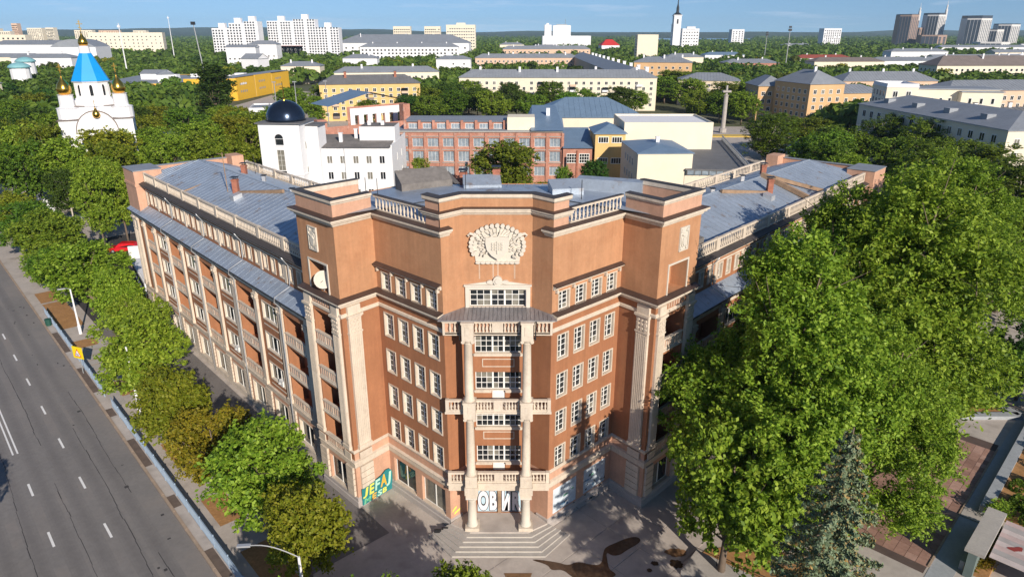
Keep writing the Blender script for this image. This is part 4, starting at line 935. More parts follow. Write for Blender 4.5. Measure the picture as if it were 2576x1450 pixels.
    # downpipes that jog over the skirt roof
    for u in (6.4, 16.9, 27.5, 38.0):
        b = MB(); s = U(u); b.tube([F.P(s, ob + .7, 19.3), F.P(s - .02, ob + .5, 19.0), F.P(s, ob + .16, 18.5), F.P(s, ob + .16, 16.75), F.P(s, ob + .3, 16.45), F.P(s + (.3 if mir else -.3), .7, 15.7), F.P(s + (.3 if mir else -.3), .75, 15.2), F.P(s + (.3 if mir else -.3), .34, 14.7), F.P(s + (.3 if mir else -.3), .34, 4.7), F.P(s + (.3 if mir else -.3), .3, .3)], .07, 7)
        part('downpipe', b, [M_galv], HALL, True)
    # roof clutter
    def Q(u, o, z): p = F.P(U(u), o, z); return p
    for u, o in ((20, -8.2), (12.5, -12.2), (29, -9.0)): x, y, z = Q(u, o, 21.2); vent(x, y, z, .9)
    for u, o, h in ((8.5, -8.0, 1.7), (27.5, -5.0, 1.6), (36, -9.5, 1.5)): x, y, z = Q(u, o, 20.9); chimney(x, y, z, h)
    x, y, z = Q(5.2, -4.6, 20.6); housing(x, y, z, 1.5, 2.0, .7, F.ang, 'dormer', tilt=.3); x, y, z = Q(25.6, -4.2, 20.3); housing(x, y, z, 1.0, 1.0, .8, F.ang, 'dormer', M_galv)
    x, y, z = Q(17.0, -12.3, 20.3); housing(x, y, z, 3.2, 1.4, .7, F.ang, 'dormer', tilt=.1)
    b = MB(); b.bar(Q(27.5, -5.0, 20.95), Q(20, -7.2, 22.0), .3, .35); part('fire_wall_coping', b, [M_wood], HALL)
    b = MB(); b.bar(Q(36.5, -1.9, 20.05), Q(36.0, -5.2, 20.95), .2, .12); part('fire_wall_coping', b, [M_wood], HALL)
    if not mir:
        b = MB(); b.tube([Q(29, -4.6, 20.8), Q(29.1, -4.6, 25.3)], .05); b.bar(Q(29.1, -4.6, 25.1), Q(30.1, -4.4, 25.1), .05); b.bar(Q(29.1, -4.2, 24.6), Q(29.1, -5.0, 24.6), .05); part('aerial_pole', b, [M_wood], HALL)
        b = MB(); b.tube([Q(40, -12.5, 20.2), Q(40, -12.5, 22.8)], .04); part('aerial_pole', b, [M_dark], HALL)
    else:
        b = MB(); b.bar(Q(31, -1.6, 20.2), Q(31, -7.6, 22.2), .5, .5); b.bar(Q(36, -1.6, 20.2), Q(31, -7.6, 22.2), .4, .4); part('fire_wall_coping', b, [M_wood], HALL)
        x, y, z = Q(4.5, -2.8, 20.2); housing(x, y, z, 2.2, 2.6, .9, F.ang, 'dormer', M_felt, .3)
    # snow rail along the eaves
    b = MB(); b.bar(F.P(0, ob - .5, 20.0), F.P(Lw, ob - .5, 20.0), .04)
    b.box(F, 0, Lw, ob - .9, ob - .3, 19.58, 19.8); part('eaves_gutter', b, [M_felt], HALL)
wing(False); wing(True)
# ---------------------------------------------------------------- neighbouring and distant buildings
def winmesh(w, h, cols=2, rows=1, glass=M_glass, fr=M_frame):
    key = ('far', round(w, 2), round(h, 2), cols, rows, glass.name, fr.name)
    if key in WK: return WK[key]
    b = MB(); e = min(.1, w * .09) * (.6 if glass is M_frost else 1)
    b.box(W0, -w / 2, w / 2, -.05, .012, 0, h, 1)
    for x0, x1 in ((-w / 2 - e * .6, -w / 2 + e), (w / 2 - e, w / 2 + e * .6)): b.box(W0, x0, x1, -.04, .05, -e * .6, h + e * .6)
    b.box(W0, -w / 2 + e, w / 2 - e, -.04, .05, h - e, h + e * .6); b.box(W0, -w / 2 + e, w / 2 - e, -.04, .09, -e * .6, e)
    for c in range(1, cols): x = -w / 2 + w * c / cols; b.box(W0, x - e / 2, x + e / 2, -.04, .04, e, h - e)
    for r in range(1, rows): z = h * r / rows; b.box(W0, -w / 2 + e, w / 2 - e, -.04, .036, z - e / 2, z + e / 2)
    WK[key] = b.mesh('window', [fr, glass]); return WK[key]
fw = random.Random(21)
def grid(F, parent, s0, s1, zs, n, w, h, cols=2, rows=1, skip=0.0, pick=True, fr=M_frame, glass=M_glass, o=0.0, name='window'):
    """Rows of windows on a facade: single parts when they can be picked apart, else one joined part."""
    me = winmesh(w, h, cols, rows, glass, fr); me2 = winmesh(w, h, cols, rows, M_glass2 if glass is M_glass else glass, fr)
    b = MB()
    for z in zs:
        for i in range(n):
            if fw.random() < skip: continue
            s = s0 + (i + .5) * (s1 - s0) / n
            if pick: link(name, me2 if fw.random() < .12 else me, parent, F.mat(s, o, z))
            else: b.box(F, s - w / 2, s + w / 2, o - .05, o + .03, z, z + h)
    if not pick and b.v: part('windows', b, [glass], parent, kind='stuff')
def block(name, label, cat, x0, y0, x1, y1, h, wallm, roofm=M_slate, roof='hip', rz=0.0, rh=2.2, floors=4, wn_f=10, wn_s=4, ww=1.5, wh=1.5, pick=True, group=None, over=.5, skip=.06, z0=-.2, base=2.0, cols=2, balc=0, side=True, band=None, stacks=0, frw=M_frame, glassm=M_glass, stackm=None):
    """A block whose front runs from (x0,y0) to (x1,y1) in plan seen from the camera side; depth given by rz as metres."""
    F = Fr((x0, y0), (x1, y1)); D = rz; L = F.L
    mid = F.xy(L / 2, -D / 2); T = thing(name, (mid[0], mid[1], 0), label, cat, group)
    b = MB(); b.box(F, 0, L, -D, 0, z0, h); part('wall', b, [wallm], T)
    if band: b = MB(); b.box(F, -.12, L + .12, -D - .12, .12, h - .35, h + .02); part('cornice', b, [band], T)
    r = MB(); P = F.P; e = over
    if roof == 'hip':
        hp = min(D, L) / 2 * .9
        if L >= D: A, B_ = (hp, -D / 2), (L - hp, -D / 2)
        else: A, B_ = (L / 2, -hp), (L / 2, -D + hp)
        c = [(-e, e), (L + e, e), (L + e, -D - e), (-e, -D - e)]; C = [P(s, o, h + .04) for s, o in c]; a = P(*A, h + rh); q = P(*B_, h + rh)
        if L >= D: fs = [[C[0], C[1], q, a], [C[1], C[2], q], [C[2], C[3], a, q], [C[3], C[0], a]]
        else: fs = [[C[0], C[1], a], [C[1], C[2], q, a], [C[2], C[3], q], [C[3], C[0], a, q]]
        for f in fs: r.face(f)
        r.box(F, -e, L + e, -D - e, e, h - .12, h + .035)
    elif roof == 'gable':
        a, q = P(-e, -D / 2, h + rh), P(L + e, -D / 2, h + rh)
        r.face([P(-e, e, h + .04), P(L + e, e, h + .04), q, a]); r.face([P(L + e, -D - e, h + .04), P(-e, -D - e, h + .04), a, q])
        r.box(F, -e, L + e, -D - e, e, h - .1, h + .03)
        g = MB(); g.face([P(0, 0, h), P(0, -D / 2, h + rh - .1), P(0, -D, h)]); g.face([P(L, 0, h), P(L, -D, h), P(L, -D / 2, h + rh - .1)]); part('gable', g, [wallm], T)
    else:
        r.box(F, .25, L - .25, -D + .25, -.25, h, h + .06)
        pr = MB(); t = .25
        for q in ((0, L, -t, 0), (0, L, -D, -D + t), (0, t, -D + t, -t), (L - t, L, -D + t, -t)): pr.box(F, *q, h + .001, h + rh)
        part('parapet', pr, [band or wallm], T)
    ro = part('roof', r, [roofm], T)
    if roof != 'flat' and pick:   # standing seams
        sb = MB()
        n = int(L / 1.6)
        for i in range(n):
            s = (i + .5) * L / n; k = min(1.0, min(s, L - s) / (min(D, L) / 2 * .9)) if roof == 'hip' and L >= D else 1.0
            if roof == 'hip' and L < D: continue
            sb.bar(P(s, e, h + .07), P(s, e + (-D / 2 - e) * k, h + .07 + (rh - .04) * k), .07, .08)
        if sb.v: part('standing_seams', sb, [roofm], ro)
    fz_ = [base + i * (h - base - .9) / floors for i in range(floors)] if floors else []
    if wn_f: grid(F, T, .8, L - .8, fz_, wn_f, ww, wh, cols, 1, skip, pick, frw, glassm)
    if side and wn_s:
        grid(Fr((F.xy(0, -D)), F.xy(0, 0)), T, .8, D - .8, fz_, wn_s, ww, wh, cols, 1, skip, pick, frw, glassm)
        grid(Fr(F.xy(L, 0), F.xy(L, -D)), T, .8, D - .8, fz_, wn_s, ww, wh, cols, 1, skip, pick, frw, glassm)
    for k in range(balc):
        s = L * (k + .5) / balc + fw.uniform(-1, 1)
        for z in fz_[:]:
            if fw.random() < .25: continue
            q = MB(); q.box(F, s - 1.5, s + 1.5, .01, 1.0, z - .9, z - .78); q.box(F, s - 1.5, s + 1.5, .94, 1.0, z - .78, z + .15, 1); q.box(F, s - 1.5, s - 1.44, .01, .94, z - .78, z + .15, 1); q.box(F, s + 1.44, s + 1.5, .01, .94, z - .78, z + .15, 1)
            if fw.random() < .5: q.box(F, s - 1.5, s + 1.5, .95, .99, z + .2, z + 1.5, 2)
            part('balcony', q, [M_concl, fw.choice([M_brownroof, M_white, M_pink]), M_glass], T)
    for k in range(stacks):
        s = L * (k + .5) / stacks + fw.uniform(-.8, .8); c = MB(); w_ = .55; o = -D * fw.choice([.34, .5, .66])
        c.box(F, s - w_, s + w_, o - w_ * .7, o + w_ * .7, h + .2, h + rh + 1.4); c.box(F, s - w_ - .1, s + w_ + .1, o - w_ * .7 - .1, o + w_ * .7 + .1, h + rh + 1.4, h + rh + 1.55, 1); part('chimney', c, [stackm or M_white, M_dark], T)
    return T, F

# --- cream five-storey row and its yellow neighbour
CREAM_T, CREAM_F = block('apartment_block', 'long cream five storey apartment block with grey roof and balconies', 'apartment block', -27, 366, 73.6, 363, 16.2, M_creaml, M_slate, 'hip', 14, 3.6, 5, 26, 4, 1.5, 1.6, balc=6, stacks=5)
block('apartment_block', 'yellow ochre apartment block with dark grey hipped roof left of centre', 'apartment block', -86, 318, -42.3, 328, 16, M_yellow, M_slated, 'hip', 14, 3.6, 5, 12, 4, 1.5, 1.6, balc=3, stacks=2, stackm=M_brickd)
block('apartment_block', 'low cream block with pale metal roof behind the yellow block', 'apartment block', -109, 440, -46, 452, 14.5, M_creaml, M_slate, 'hip', 14, 3.2, 4, 16, 4, 1.5, 1.6, stacks=2)
block('apartment_block', 'long white four storey block with dark windows among trees', 'apartment block', -178, 850, -63, 856, 21.3, M_white, M_slate, 'hip', 18, 4, 5, 26, 4, 2.2, 2.0, stacks=4, cols=1)
block('factory_hall', 'wide white building under a big grey hipped roof', 'building', -245, 1010, -60, 1010, 23.4, M_white, M_slate, 'hip', 60, 11, 3, 20, 3, 2.4, 2.2, cols=1, stacks=3)
block('tower_block', 'white nine storey block, leftmost of three on the skyline', 'tower block', -227, 1400, -194, 1400, 46, M_creaml, M_white, 'flat', 16, 1.5, 10, 8, 0, 2.4, 1.8, pick=False, group=None)
block('tower_block', 'white nine storey block, middle of three on the skyline', 'tower block', -167.5, 1400, -137, 1400, 46, M_creaml, M_white, 'flat', 16, 1.5, 10, 8, 0, 2.4, 1.8, pick=False)
t_, f_ = block('tower_block', 'cream ten storey block, broadest of three on the skyline', 'tower block', -103.3, 1150, -57.6, 1150, 46.6, M_creaml, M_white, 'flat', 18, 1.5, 10, 12, 3, 2.2, 1.8, pick=True, cols=1)
b = MB(); b.box(f_, 16, 30, -12, -4, 46.6, 51); part('lift_house', b, [M_creaml], t_)
block('apartment_block', 'peach apartment block with grey roof behind the cream row', 'apartment block', -34, 668, 62, 672, 15.4, M_pink, M_slate, 'hip', 15, 3.4, 4, 24, 4, 1.6, 1.7, stacks=4)
block('apartment_block', 'peach block farthest back behind the cream row', 'apartment block', -12, 950, 103, 955, 16.6, M_pink, M_slate, 'hip', 16, 4.2, 4, 22, 4, 1.8, 1.9, stacks=4, cols=1)
block('apartment_block', 'grey roofed wing closing the courtyard with a row of white chimneys', 'apartment block', 58, 384, 75, 384, 16.0, M_pink, M_slate, 'hip', 310, 4.0, 4, 5, 60, 1.6, 1.7, side=False, stacks=0)
wing_t = bpy.data.objects[-1] if False else None
cstack = MB()
for k in range(11):
    c = MB(); y = 395 + k * 27; c.box(W0, 73.2, 75.0, -y - .8, -y + .8, 15.5, 19.6); c.box(W0, 73.0, 75.2, -y - 1, -y + 1, 19.6, 19.9)
    t = [o for o in COL.objects if o.get('label', '').startswith('grey roofed wing closing')][0]; part('chimney', c, [M_white], t)
block('house', 'small white house with grey roof left of the peach block', 'house', -62, 590, -34, 590, 17, M_white, M_slate, 'hip', 14, 2.6, 4, 3, 2, 1.4, 1.5)
# white industrial tower on the skyline
T, F = block('factory_hall', 'white factory hall with a tall windowless tower and low wing', 'factory', 62, 1480, 160, 1480, 29, M_white, M_white, 'flat', 40, 1.0, 0, 0, 0)
b = MB(); b.box(W0, 83, 119, -1500, -1484, 29.1, 50); b.box(W0, 66, 80, -1500, -1485, 29.1, 51); b.box(W0, 70, 75, -1495, -1490, 51, 54); part('tower', b, [M_white], T)
b = MB(); b.tube([(108, 1490, 50), (108, 1490, 61)], .4); b.box(W0, 90, 112, -1495, -1490, 50, 52); part('rooftop_plant', b, [M_grey], T)
block('tower_block', 'beige windowless-fronted tower block standing in the trees right of centre', 'tower block', 155, 900, 180.5, 900, 33.6, M_creaml, M_white, 'flat', 20, 1.0, 9, 0, 5, 1.8, 1.6, pick=False)
b = MB()
for k in range(6): b.box(W0, 45 + k * 7, 48 + k * 7, -1310, -1306, 20, 34 + (k % 3) * 3)
# hotel with the spired tower
T, F = block('hotel', 'white hotel with a pointed black spire on its corner tower', 'hotel', 326, 1400, 358, 1400, 42, M_white, M_white, 'flat', 26, 1.5, 7, 6, 4, 2.6, 2.2, cols=1)
b = MB(); F2 = Fr((306, 1390), (320, 1390)); b.box(F2, 0, 14, -14, 0, 0, 67); b.box(F2, -2, 1, -10, -4, 0, 52); b.box(F2, 5.5, 8.5, -.5, .4, 52, 60, 1); b.box(F2, -1, 15, -15, 1, 66, 67.5); part('tower', b, [M_white, M_dark], T)
b = MB(); c = (313, 1397, 67.5); b.lathe(c, [(8.6, 0), (6.5, 2.2), (3.4, 4), (2.6, 5.5), (2.6, 11)], 8, rot=.39); b.lathe((313, 1397, 78.5), [(2.9, 0), (1.1, 8), (.3, 24)], 8); part('spire', b, [M_dark], T)
b = MB(); b.prism([(334, 1399), (350, 1399), (350, 1406), (334, 1406)], 42, 47); part('gable', b, [M_white], T)
block('tower_block', 'white slab tower right of the spired hotel', 'tower block', 571, 1900, 603, 1900, 42, M_white, M_white, 'flat', 26, 1.5, 9, 4, 0, 3, 2.4, pick=False)
block('tower_block', 'grey and white slab tower between the mast and the brown towers', 'tower block', 767, 1800, 810, 1800, 44, M_white, M_grey, 'flat', 30, 1.5, 11, 8, 0, 2.6, 2.2, pick=False)
def sky_tower(label, x0, x1, y, h, m, d=28, crown=0, strips=5, spire=0, dark=.45):
    """High-rise seen on its corner: glazed dark flank, clad front with vertical strips of windows."""
    F = Fr((x0 + (x1 - x0) * dark, y), (x1, y + 6)); G = Fr((x0, y + 16), F.xy(0, 0)); T = thing('skyscraper', ((x0 + x1) / 2, y + 12, 0), label, 'skyscraper')
    b = MB(); c = [G.xy(0, 0), G.xy(G.L, 0), F.xy(F.L, 0), F.xy(F.L, -d)]; c.append((c[0][0], c[3][1])); b.prism(c, 0, h); part('wall', b, [m], T)
    s = MB()
    for k in range(strips): w = F.L / strips; s.box(F, k * w + w * .22, k * w + w * .72, -.1, .12, 6, h - 4)
    for k in range(4): w = G.L / 4; s.box(G, k * w + .3, k * w + w - .5, -.1, .12, 6, h - 3)
    part('window_strips', s, [M_skyd], T, kind='stuff')
    f = MB()
    for k in range(int(h / 3.2)): f.box(F, 0, F.L, .02, .2, 4 + k * 3.2, 4.5 + k * 3.2)
    part('floor_bands', f, [m], T, kind='stuff')
    if crown: q = MB(); q.prism([(x + (F.xy(F.L / 2, -d / 2)[0] - x) * .02, yy) for x, yy in c], h + .02, h + crown); part('crown', q, [M_skyd if crown < 9 else m], T)
    if spire: q = MB(); x, yy = F.xy(F.L * .94, -2); q.lathe((x, yy, h - 12), [(3.2, 0), (2.8, 12 + spire * .3), (1.6, 12 + spire * .35), (1.8, 12 + spire * .55), (.5, 12 + spire * .62), (.2, 12 + spire)], 8); part('spire', q, [M_skyb], T)
    return T
sky_tower('tall brown residential skyscraper with a spire, left of the pair', 903, 944, 1700, 74, M_skyscr, 30, 2, 5, 26)
sky_tower('pale brown skyscraper with the taller spire, right of the pair', 978, 1017, 1720, 75, M_skyb, 30, 4, 5, 36)
sky_tower('shorter brown tower block between the two spired skyscrapers', 954, 984, 1740, 47, M_skyscr, 26, 0, 3)
sky_tower('broad brown low tower in front of the spired skyscrapers', 934, 986, 1650, 31, M_skyscr, 30, 0, 2, 0, .55)
sky_tower('dark and white skyscraper standing alone by the right edge', 1030, 1080, 1650, 66, M_skyb, 34, 6, 6)
sky_tower('pale grey skyscraper, tallest of the cluster at the right edge', 1170, 1216, 1750, 54, M_skyb, 30, 2, 5)
sky_tower('grey white tower in the middle of the right edge cluster', 1110, 1146, 1700, 42, M_skyb, 28, 2, 4)
sky_tower('low dark glazed block at the foot of the right edge cluster', 975, 1030, 1500, 18, M_skyb, 40, 0, 5, 0, .6)
# left skyline
block('apartment_block', 'long white block with square windows on the left skyline', 'apartment block', -632, 1090, -532, 1112, 35.6, M_creaml, M_white, 'flat', 18, 1.2, 7, 16, 3, 1.9, 1.9, cols=1)
def hi_rise(label, x0, x1, y, steps, m=M_white):
    T = thing('tower_block', ((x0 + x1) / 2, y + 8, 0), label, 'tower block'); F = Fr((x0, y), (x1, y)); b = MB(); g = MB(); q = MB()
    for a, c, h in steps:
        b.box(F, a, c, -18, 0, 0, h); q.box(F, (a + c) / 2 - 4, (a + c) / 2 + 4, -12, -5, h, h + 6); n = max(3, int((c - a) / 3.4))
        for r in range(int(h / 3.3)):
            for i in range(n):
                if (i + 1) % 5 == 0: continue
                s = a + (i + .5) * (c - a) / n; g.box(F, s - 1.0, s + 1.0, -.1, .05, 3 + r * 3.2, 4.9 + r * 3.2)
    part('wall', b, [m], T); part('lift_house', q, [m], T); part('windows', g, [M_glass], T, kind='stuff'); return T
hi_rise('stepped white apartment tower, left of the pair on the skyline', -375, -317, 915, [(0, 22, 42), (22, 41, 48), (41, 58, 50)])
hi_rise('broad white apartment tower, right of the pair on the skyline', -317, -225, 950, [(0, 34, 51), (34, 62, 53), (62, 92, 43)])
block('apartment_block', 'yellow block with red roof below the white towers', 'apartment block', -303, 950, -274, 950, 20.5, M_cream, mat('rust_red_roof', (0.30, 0.07, 0.045), 0.7), 'hip', 18, 5.5, 4, 5, 3, 2.2, 2.2, cols=1)
block('house', 'white house with grey hipped roof under the white towers', 'house', -272, 750, -243, 750, 26, M_white, M_slate, 'hip', 16, 3.5, 2, 5, 2, 1.8, 1.6)
block('house', 'low white row of houses left of the grey roofed house', 'house', -276, 700, -248, 702, 24, M_white, M_slate, 'gable', 14, 2.2, 2, 6, 2, 1.8, 1.6)
block('house', 'white gabled house among the trees above the yellow hall', 'house', -225, 600, -210, 596, 17, M_white, M_slate, 'gable', 16, 4.0, 2, 2, 2, 1.4, 1.4)
block('house', 'small white villa among trees right of the church tent roof', 'house', -208, 420, -200, 424, 14.5, M_white, M_slate, 'hip', 9, 2, 2, 2, 2, 1.2, 1.6)
block('house', 'white corner house beside the mall with grey roof', 'house', -228, 440, -214, 440, 14, M_white, M_slate, 'gable', 12, 2, 2, 2, 2, 1.2, 1.4)
block('apartment_block', 'cream slab block at the far left edge', 'apartment block', -800, 1100, -733, 1100, 32.3, M_creaml, M_white, 'flat', 16, 1.2, 7, 9, 0, 2.8, 2.2, pick=False)
for k, (x0, x1, y, h) in enumerate([(-1456, -1412, 2200, 47), (-1400, -1376, 2200, 48), (-1500, -1483, 2200, 60), (-1540, -1505, 2150, 45), (-1345, -1290, 2250, 41), (-1270, -1210, 2250, 40), (-1190, -1150, 2300, 40), (-1490, -1440, 2100, 38)]):
    block('tower_block', 'pale tower block on the hazy far left skyline', 'tower block', x0, y, x1, y, h, M_pink if k % 3 == 2 else M_creaml, M_white, 'flat', 18, 1.5, 11, 8, 0, 3, 2, pick=False, group='far left skyline blocks', skip=.1)
block('warehouse', 'wide blue grey shed roof left of the church cross', 'warehouse', -640, 900, -540, 905, 23, M_white, M_slate, 'gable', 40, 5, 0, 0, 0, side=False)
T, F = block('warehouse', 'low white hall under a curved metal roof behind the church cross', 'warehouse', -508, 800, -462, 806, 22, M_white, M_white, 'flat', 40, .3, 1, 8, 0, 2, 2, cols=1)
b = MB(); pts = [(x, 22.2 + 8 * (1 - ((x - 23) / 23.5) ** 2)) for x in range(0, 47, 4)]; b.plate(F, pts + [(46.3, 22.1), (0, 22.1)], -40, .3); part('curved_roof', b, [M_slate], T)
for x, y, z, lab in ((-337, 500, 18.5, 'upper pale turquoise dome roof among the trees at far left'), (-308, 450, 17, 'lower pale turquoise dome roof among the trees at far left')):
    T = thing('pavilion', (x, y, 0), lab, 'pavilion'); b = MB(); b.lathe((x, y, 0), [(5.5, 0), (5.5, z)], 14); part('wall', b, [M_white], T); b = MB(); b.lathe((x, y, z), [(6.6, 0), (6, 1.1), (4.4, 2.2), (2, 3), (.2, 3.3)], 14); part('dome', b, [mat('turquoise_roof', (0.20, 0.42, 0.46), .6)], T, True)
block('house', 'pale house at the left edge half hidden by trees', 'house', -268, 330, -246, 330, 15, M_creaml, M_slate, 'hip', 14, 2.5, 3, 5, 2, 1.4, 1.5)

# --- yellow shopping hall
T = thing('shopping_hall', (-190, 440, 0), 'bright yellow shopping hall with flat grey roof', 'shopping centre')
F = Fr((-236, 402), (-161.5, 416.5)); G = Fr((-161.5, 416.5), (-156, 500)); b = MB()
b.prism([F.xy(0, 0), F.xy(F.L, 0), G.xy(G.L, 0), (-236, 500)], 0, 10.2); part('wall', b, [M_mall], T)
b = MB()
for k, (a, c, h) in enumerate(((.5, 26, 12.6), (27, 52, 12.9), (53, 83, 12.4))): b.box(G, a, c, -10, .6, 0, h)
for a, c in ((48, F.L),): b.box(F, a, c + .6, -14, .4, 0, 12.5)
part('facade_panel', b, [M_mall], T)
for s in (26.5, 52.5): b = MB(); b.box(G, s - .5, s + .5, -.2, .35, 0, 12); part('grey_panel', b, [M_grey], T)
wm_ = (lambda m: (m.box(W0, -.7, .7, -.1, .06, 0, 1.2), m.mesh('window', M_grey))[1])(MB())
for k in range(3):
    for r in range(2):
        for i in range(4): link('window', wm_, T, G.mat(5.7 + k * 27 + i * 2.6, .6, 4.2 + r * 4.2))
b = MB(); b.box(F, .4, F.L - .4, -80, -.4, 10.21, 10.5); b.box(G, 1, 82, -9.5, .1, 12.95, 13.1); b.box(F, 49, F.L, -13.5, .2, 12.52, 12.7); part('roof', b, [M_slate], T)
b = MB()
for x, y, w in ((-215, 440, 9), (-200, 446, 14), (-182, 440, 10), (-176, 455, 6)): b.box(W0, x, x + w, -y - 5, -y, 10.5, 13.4)
part('rooftop_plant', b, [M_white], T)
b = MB(); b.box(F, 12, 18, .02, .2, 5.2, 8.2); part('blue_panel', b, [mat('blue_panel_paint', (0.02, 0.08, 0.35), .5)], T)
b = MB()
for i, (x, h) in enumerate(((0, .8), (1.1, 1.1), (2.4, .7), (3.4, 1.2), (4.8, .9), (6.1, 1.1), (7.2, .8))): b.box(G, 6 + x, 6.8 + x, .62, .7, 8.6, 8.6 + h)
part('lettering', b, [M_white], T)
b = MB(); street(b, 0, .1, 0, .1, -.2)
b = MB(); b.face([(-150, 250, -.12), (-60, 230, -.12), (-80, 420, -.12), (-155, 500, -.12)]); struct('car_park', b, M_conc)
block('warehouse', 'white flat shed between the yellow hall and the domed tower', 'warehouse', -112, 300, -96, 304, 7, M_white, M_slate, 'flat', 20, .6, 0, 0, 0)

# --- the church
CHU = thing('church', (-102.5, 174, 0), 'white church with a bright blue tent roof and golden onion domes', 'church')
cx, cy = -102.5, 174.0; CF = Fr((cx - 8.6, cy - 8), (cx + 8.6, cy - 8))
b = MB(); b.box(CF, 0, 17.2, -15, 0, 0, 18.6); b.box(CF, 3, 14.2, -14, .5, 0, 17); b.box(CF, 3.8, 13.4, -13, -3.2, 18.6, 21.5); b.lathe((cx, cy, 21.5), [(5.6, 0), (5.6, 1.4)], 8, rot=.39); part('wall', b, [M_white], CHU)
arch = [(8.6 + 4.9 * math.cos(a), 15.6 + 5.0 * math.sin(a)) for a in [math.pi * i / 14 for i in range(15)]]
b = MB(); b.plate(CF, arch, -6, .8); part('arched_gable', b, [M_white], CHU)
b = MB()
for p, q in zip(arch, arch[1:]): b.bar(CF.P(p[0], .5, p[1] + .15), CF.P(q[0], .5, q[1] + .15), .7, .25)
b.box(CF, -.3, 17.5, -15.3, .3, 18.6, 18.75); b.box(CF, 3.5, 13.7, -13.3, -2.9, 21.5, 21.65); part('roof_edge', b, [M_brownroof], CHU)
b = MB(); b.lathe((cx, cy, 22.9), [(4.6, 0), (4.6, .4), (4.3, .5), (4.3, 4.0), (4.7, 4.2), (4.7, 4.4)], 8, rot=.39); part('drum', b, [M_white], CHU)
for k in range(8):
    a = k * math.pi / 4 - math.pi / 2; r = 4.3 * math.cos(math.pi / 8)
    q = Fr((cx + r * math.cos(a) + .5 * math.sin(a), cy + r * math.sin(a) - .5 * math.cos(a)), (cx + r * math.cos(a) - .5 * math.sin(a), cy + r * math.sin(a) + .5 * math.cos(a)))
    b = MB(); b.plate(q, [(.12, 23.9), (.88, 23.9), (.88, 26.0), (.75, 26.35), (.5, 26.5), (.25, 26.35), (.12, 26.0)], -.1, .03); b.box(q, .0, .1, .01, .14, 23.8, 26.4, 1); b.box(q, .9, 1.0, .01, .14, 23.8, 26.4, 1); part('window', b, [M_glass, M_white], CHU)
b = MB(); b.lathe((cx, cy, 27.3), [(4.9, 0), (4.75, .08), (1.5, 6.4)], 8, rot=.39); part('tent_roof', b, [M_azure], CHU)
b = MB(); b.lathe((cx, cy, 33.7), [(1.35, 0), (1.25, 1.6), (1.4, 1.7)], 12); part('neck', b, [M_white], CHU)
def onion(x, y, z, r, crossh, parent):
    b = MB(); b.lathe((x, y, z), [(r * .55, 0), (r * .82, .18 * r), (r, .65 * r), (r * .97, 1.0 * r), (r * .75, 1.5 * r), (r * .4, 1.95 * r), (r * .16, 2.4 * r), (r * .07, 2.9 * r)], 18); d = part('onion_dome', b, [M_gold], parent, True)
    c = MB(); zt = z + 2.85 * r; t = crossh * .035; F = Fr((x - crossh * .3, y), (x + crossh * .3, y)); m = F.L / 2
    c.box(F, m - t, m + t, -t, t, zt, zt + crossh); c.box(F, m - crossh * .28, m + crossh * .28, -t * .8, t * .8, zt + crossh * .62, zt + crossh * .68); c.box(F, m - crossh * .13, m + crossh * .13, -t * .8, t * .8, zt + crossh * .8, zt + crossh * .85)
    c.bar(F.P(m - crossh * .16, 0, zt + crossh * .36), F.P(m + crossh * .16, 0, zt + crossh * .26), t * 1.8); part('cross', c, [M_gold], parent)
onion(cx, cy, 35.2, 1.2, 2.6, CHU)
for dx, dy, k in ((-6.2, -4.0, 0), (6.4, -4.0, 0)):
    b = MB(); b.lathe((cx + dx, cy + dy, 18.6), [(2.7, 0), (2.7, 2.6), (2.85, 2.7), (2.0, 2.9), (1.8, 3.1), (1.75, 5.6), (1.95, 5.8)], 14); part('side_drum', b, [M_white], CHU)
    onion(cx + dx, cy + dy, 24.3, 1.75, 2.2, CHU)
onion(cx + .4, cy - 9.3, 19.2, .95, 1.4, CHU)
CHU.rotation_euler = (0, 0, R(26)); CHU.scale = (.9, .9, .985)

# --- domed white tower and white block behind the hall
T = thing('bell_tower', (-48.5, 151, 0), 'white square tower with a shiny dark blue dome', 'tower')
F = Fr((-53.2, 146.3), (-44.4, 145.6)); b = MB()
ar = [(3.2, 16.2), (5.2, 16.2)]
b.wall(F, 0, F.L, -.2, 20.0, [(3.35, 5.15, 15.6, 17.0), (3.45, 5.05, 10.2, 14.6)], depth=.35)
for a, c in ((F.xy(F.L, 0), F.xy(F.L, -9)), (F.xy(F.L, -9), F.xy(0, -9)), (F.xy(0, -9), F.xy(0, 0))): b.wall(Fr(a, c), 0, Fr(a, c).L, -.2, 20.0)
b.box(F, -.15, F.L + .15, -9.1, .15, 9.2, 9.5); b.box(F, F.L, F.L + 2.6, -8.5, -3.6, 0, 19.2)
part('wall', b, [M_white], T)
b = MB(); b.plate(F, [(3.35 + .9 + .9 * math.cos(a), 17.0 + .9 * math.sin(a)) for a in [math.pi * i / 10 for i in range(11)]], -.3, .02); b.box(F, 3.35, 5.15, -.34, -.3, 15.6, 17.0); part('arched_window', b, [M_glass], T)
b = MB(); b.box(F, 3.35, 5.15, -.2, -.1, 16.85, 17.05); b.box(F, 3.2, 5.3, .001, .14, 15.4, 15.58); part('window_bar', b, [M_white], T)
put_window(F, 4.25, 10.2, wkit(1.6, 4.4, 4, [(1, 2)], 0, False, rev=.1), T, panes=True, curtain=1.0)
b = MB(); b.box(F, 3.3, 5.2, .0, .5, 9.5, 10.15); part('balcony_grille', b, [M_dark], T)
for s, z in ((F.L * 0 + 4, 14.5), (4.2, 9.2)): grid(Fr(F.xy(F.L, 0), F.xy(F.L, -9)), T, 2.2, 3.4, [z], 1, .8, 1.5)
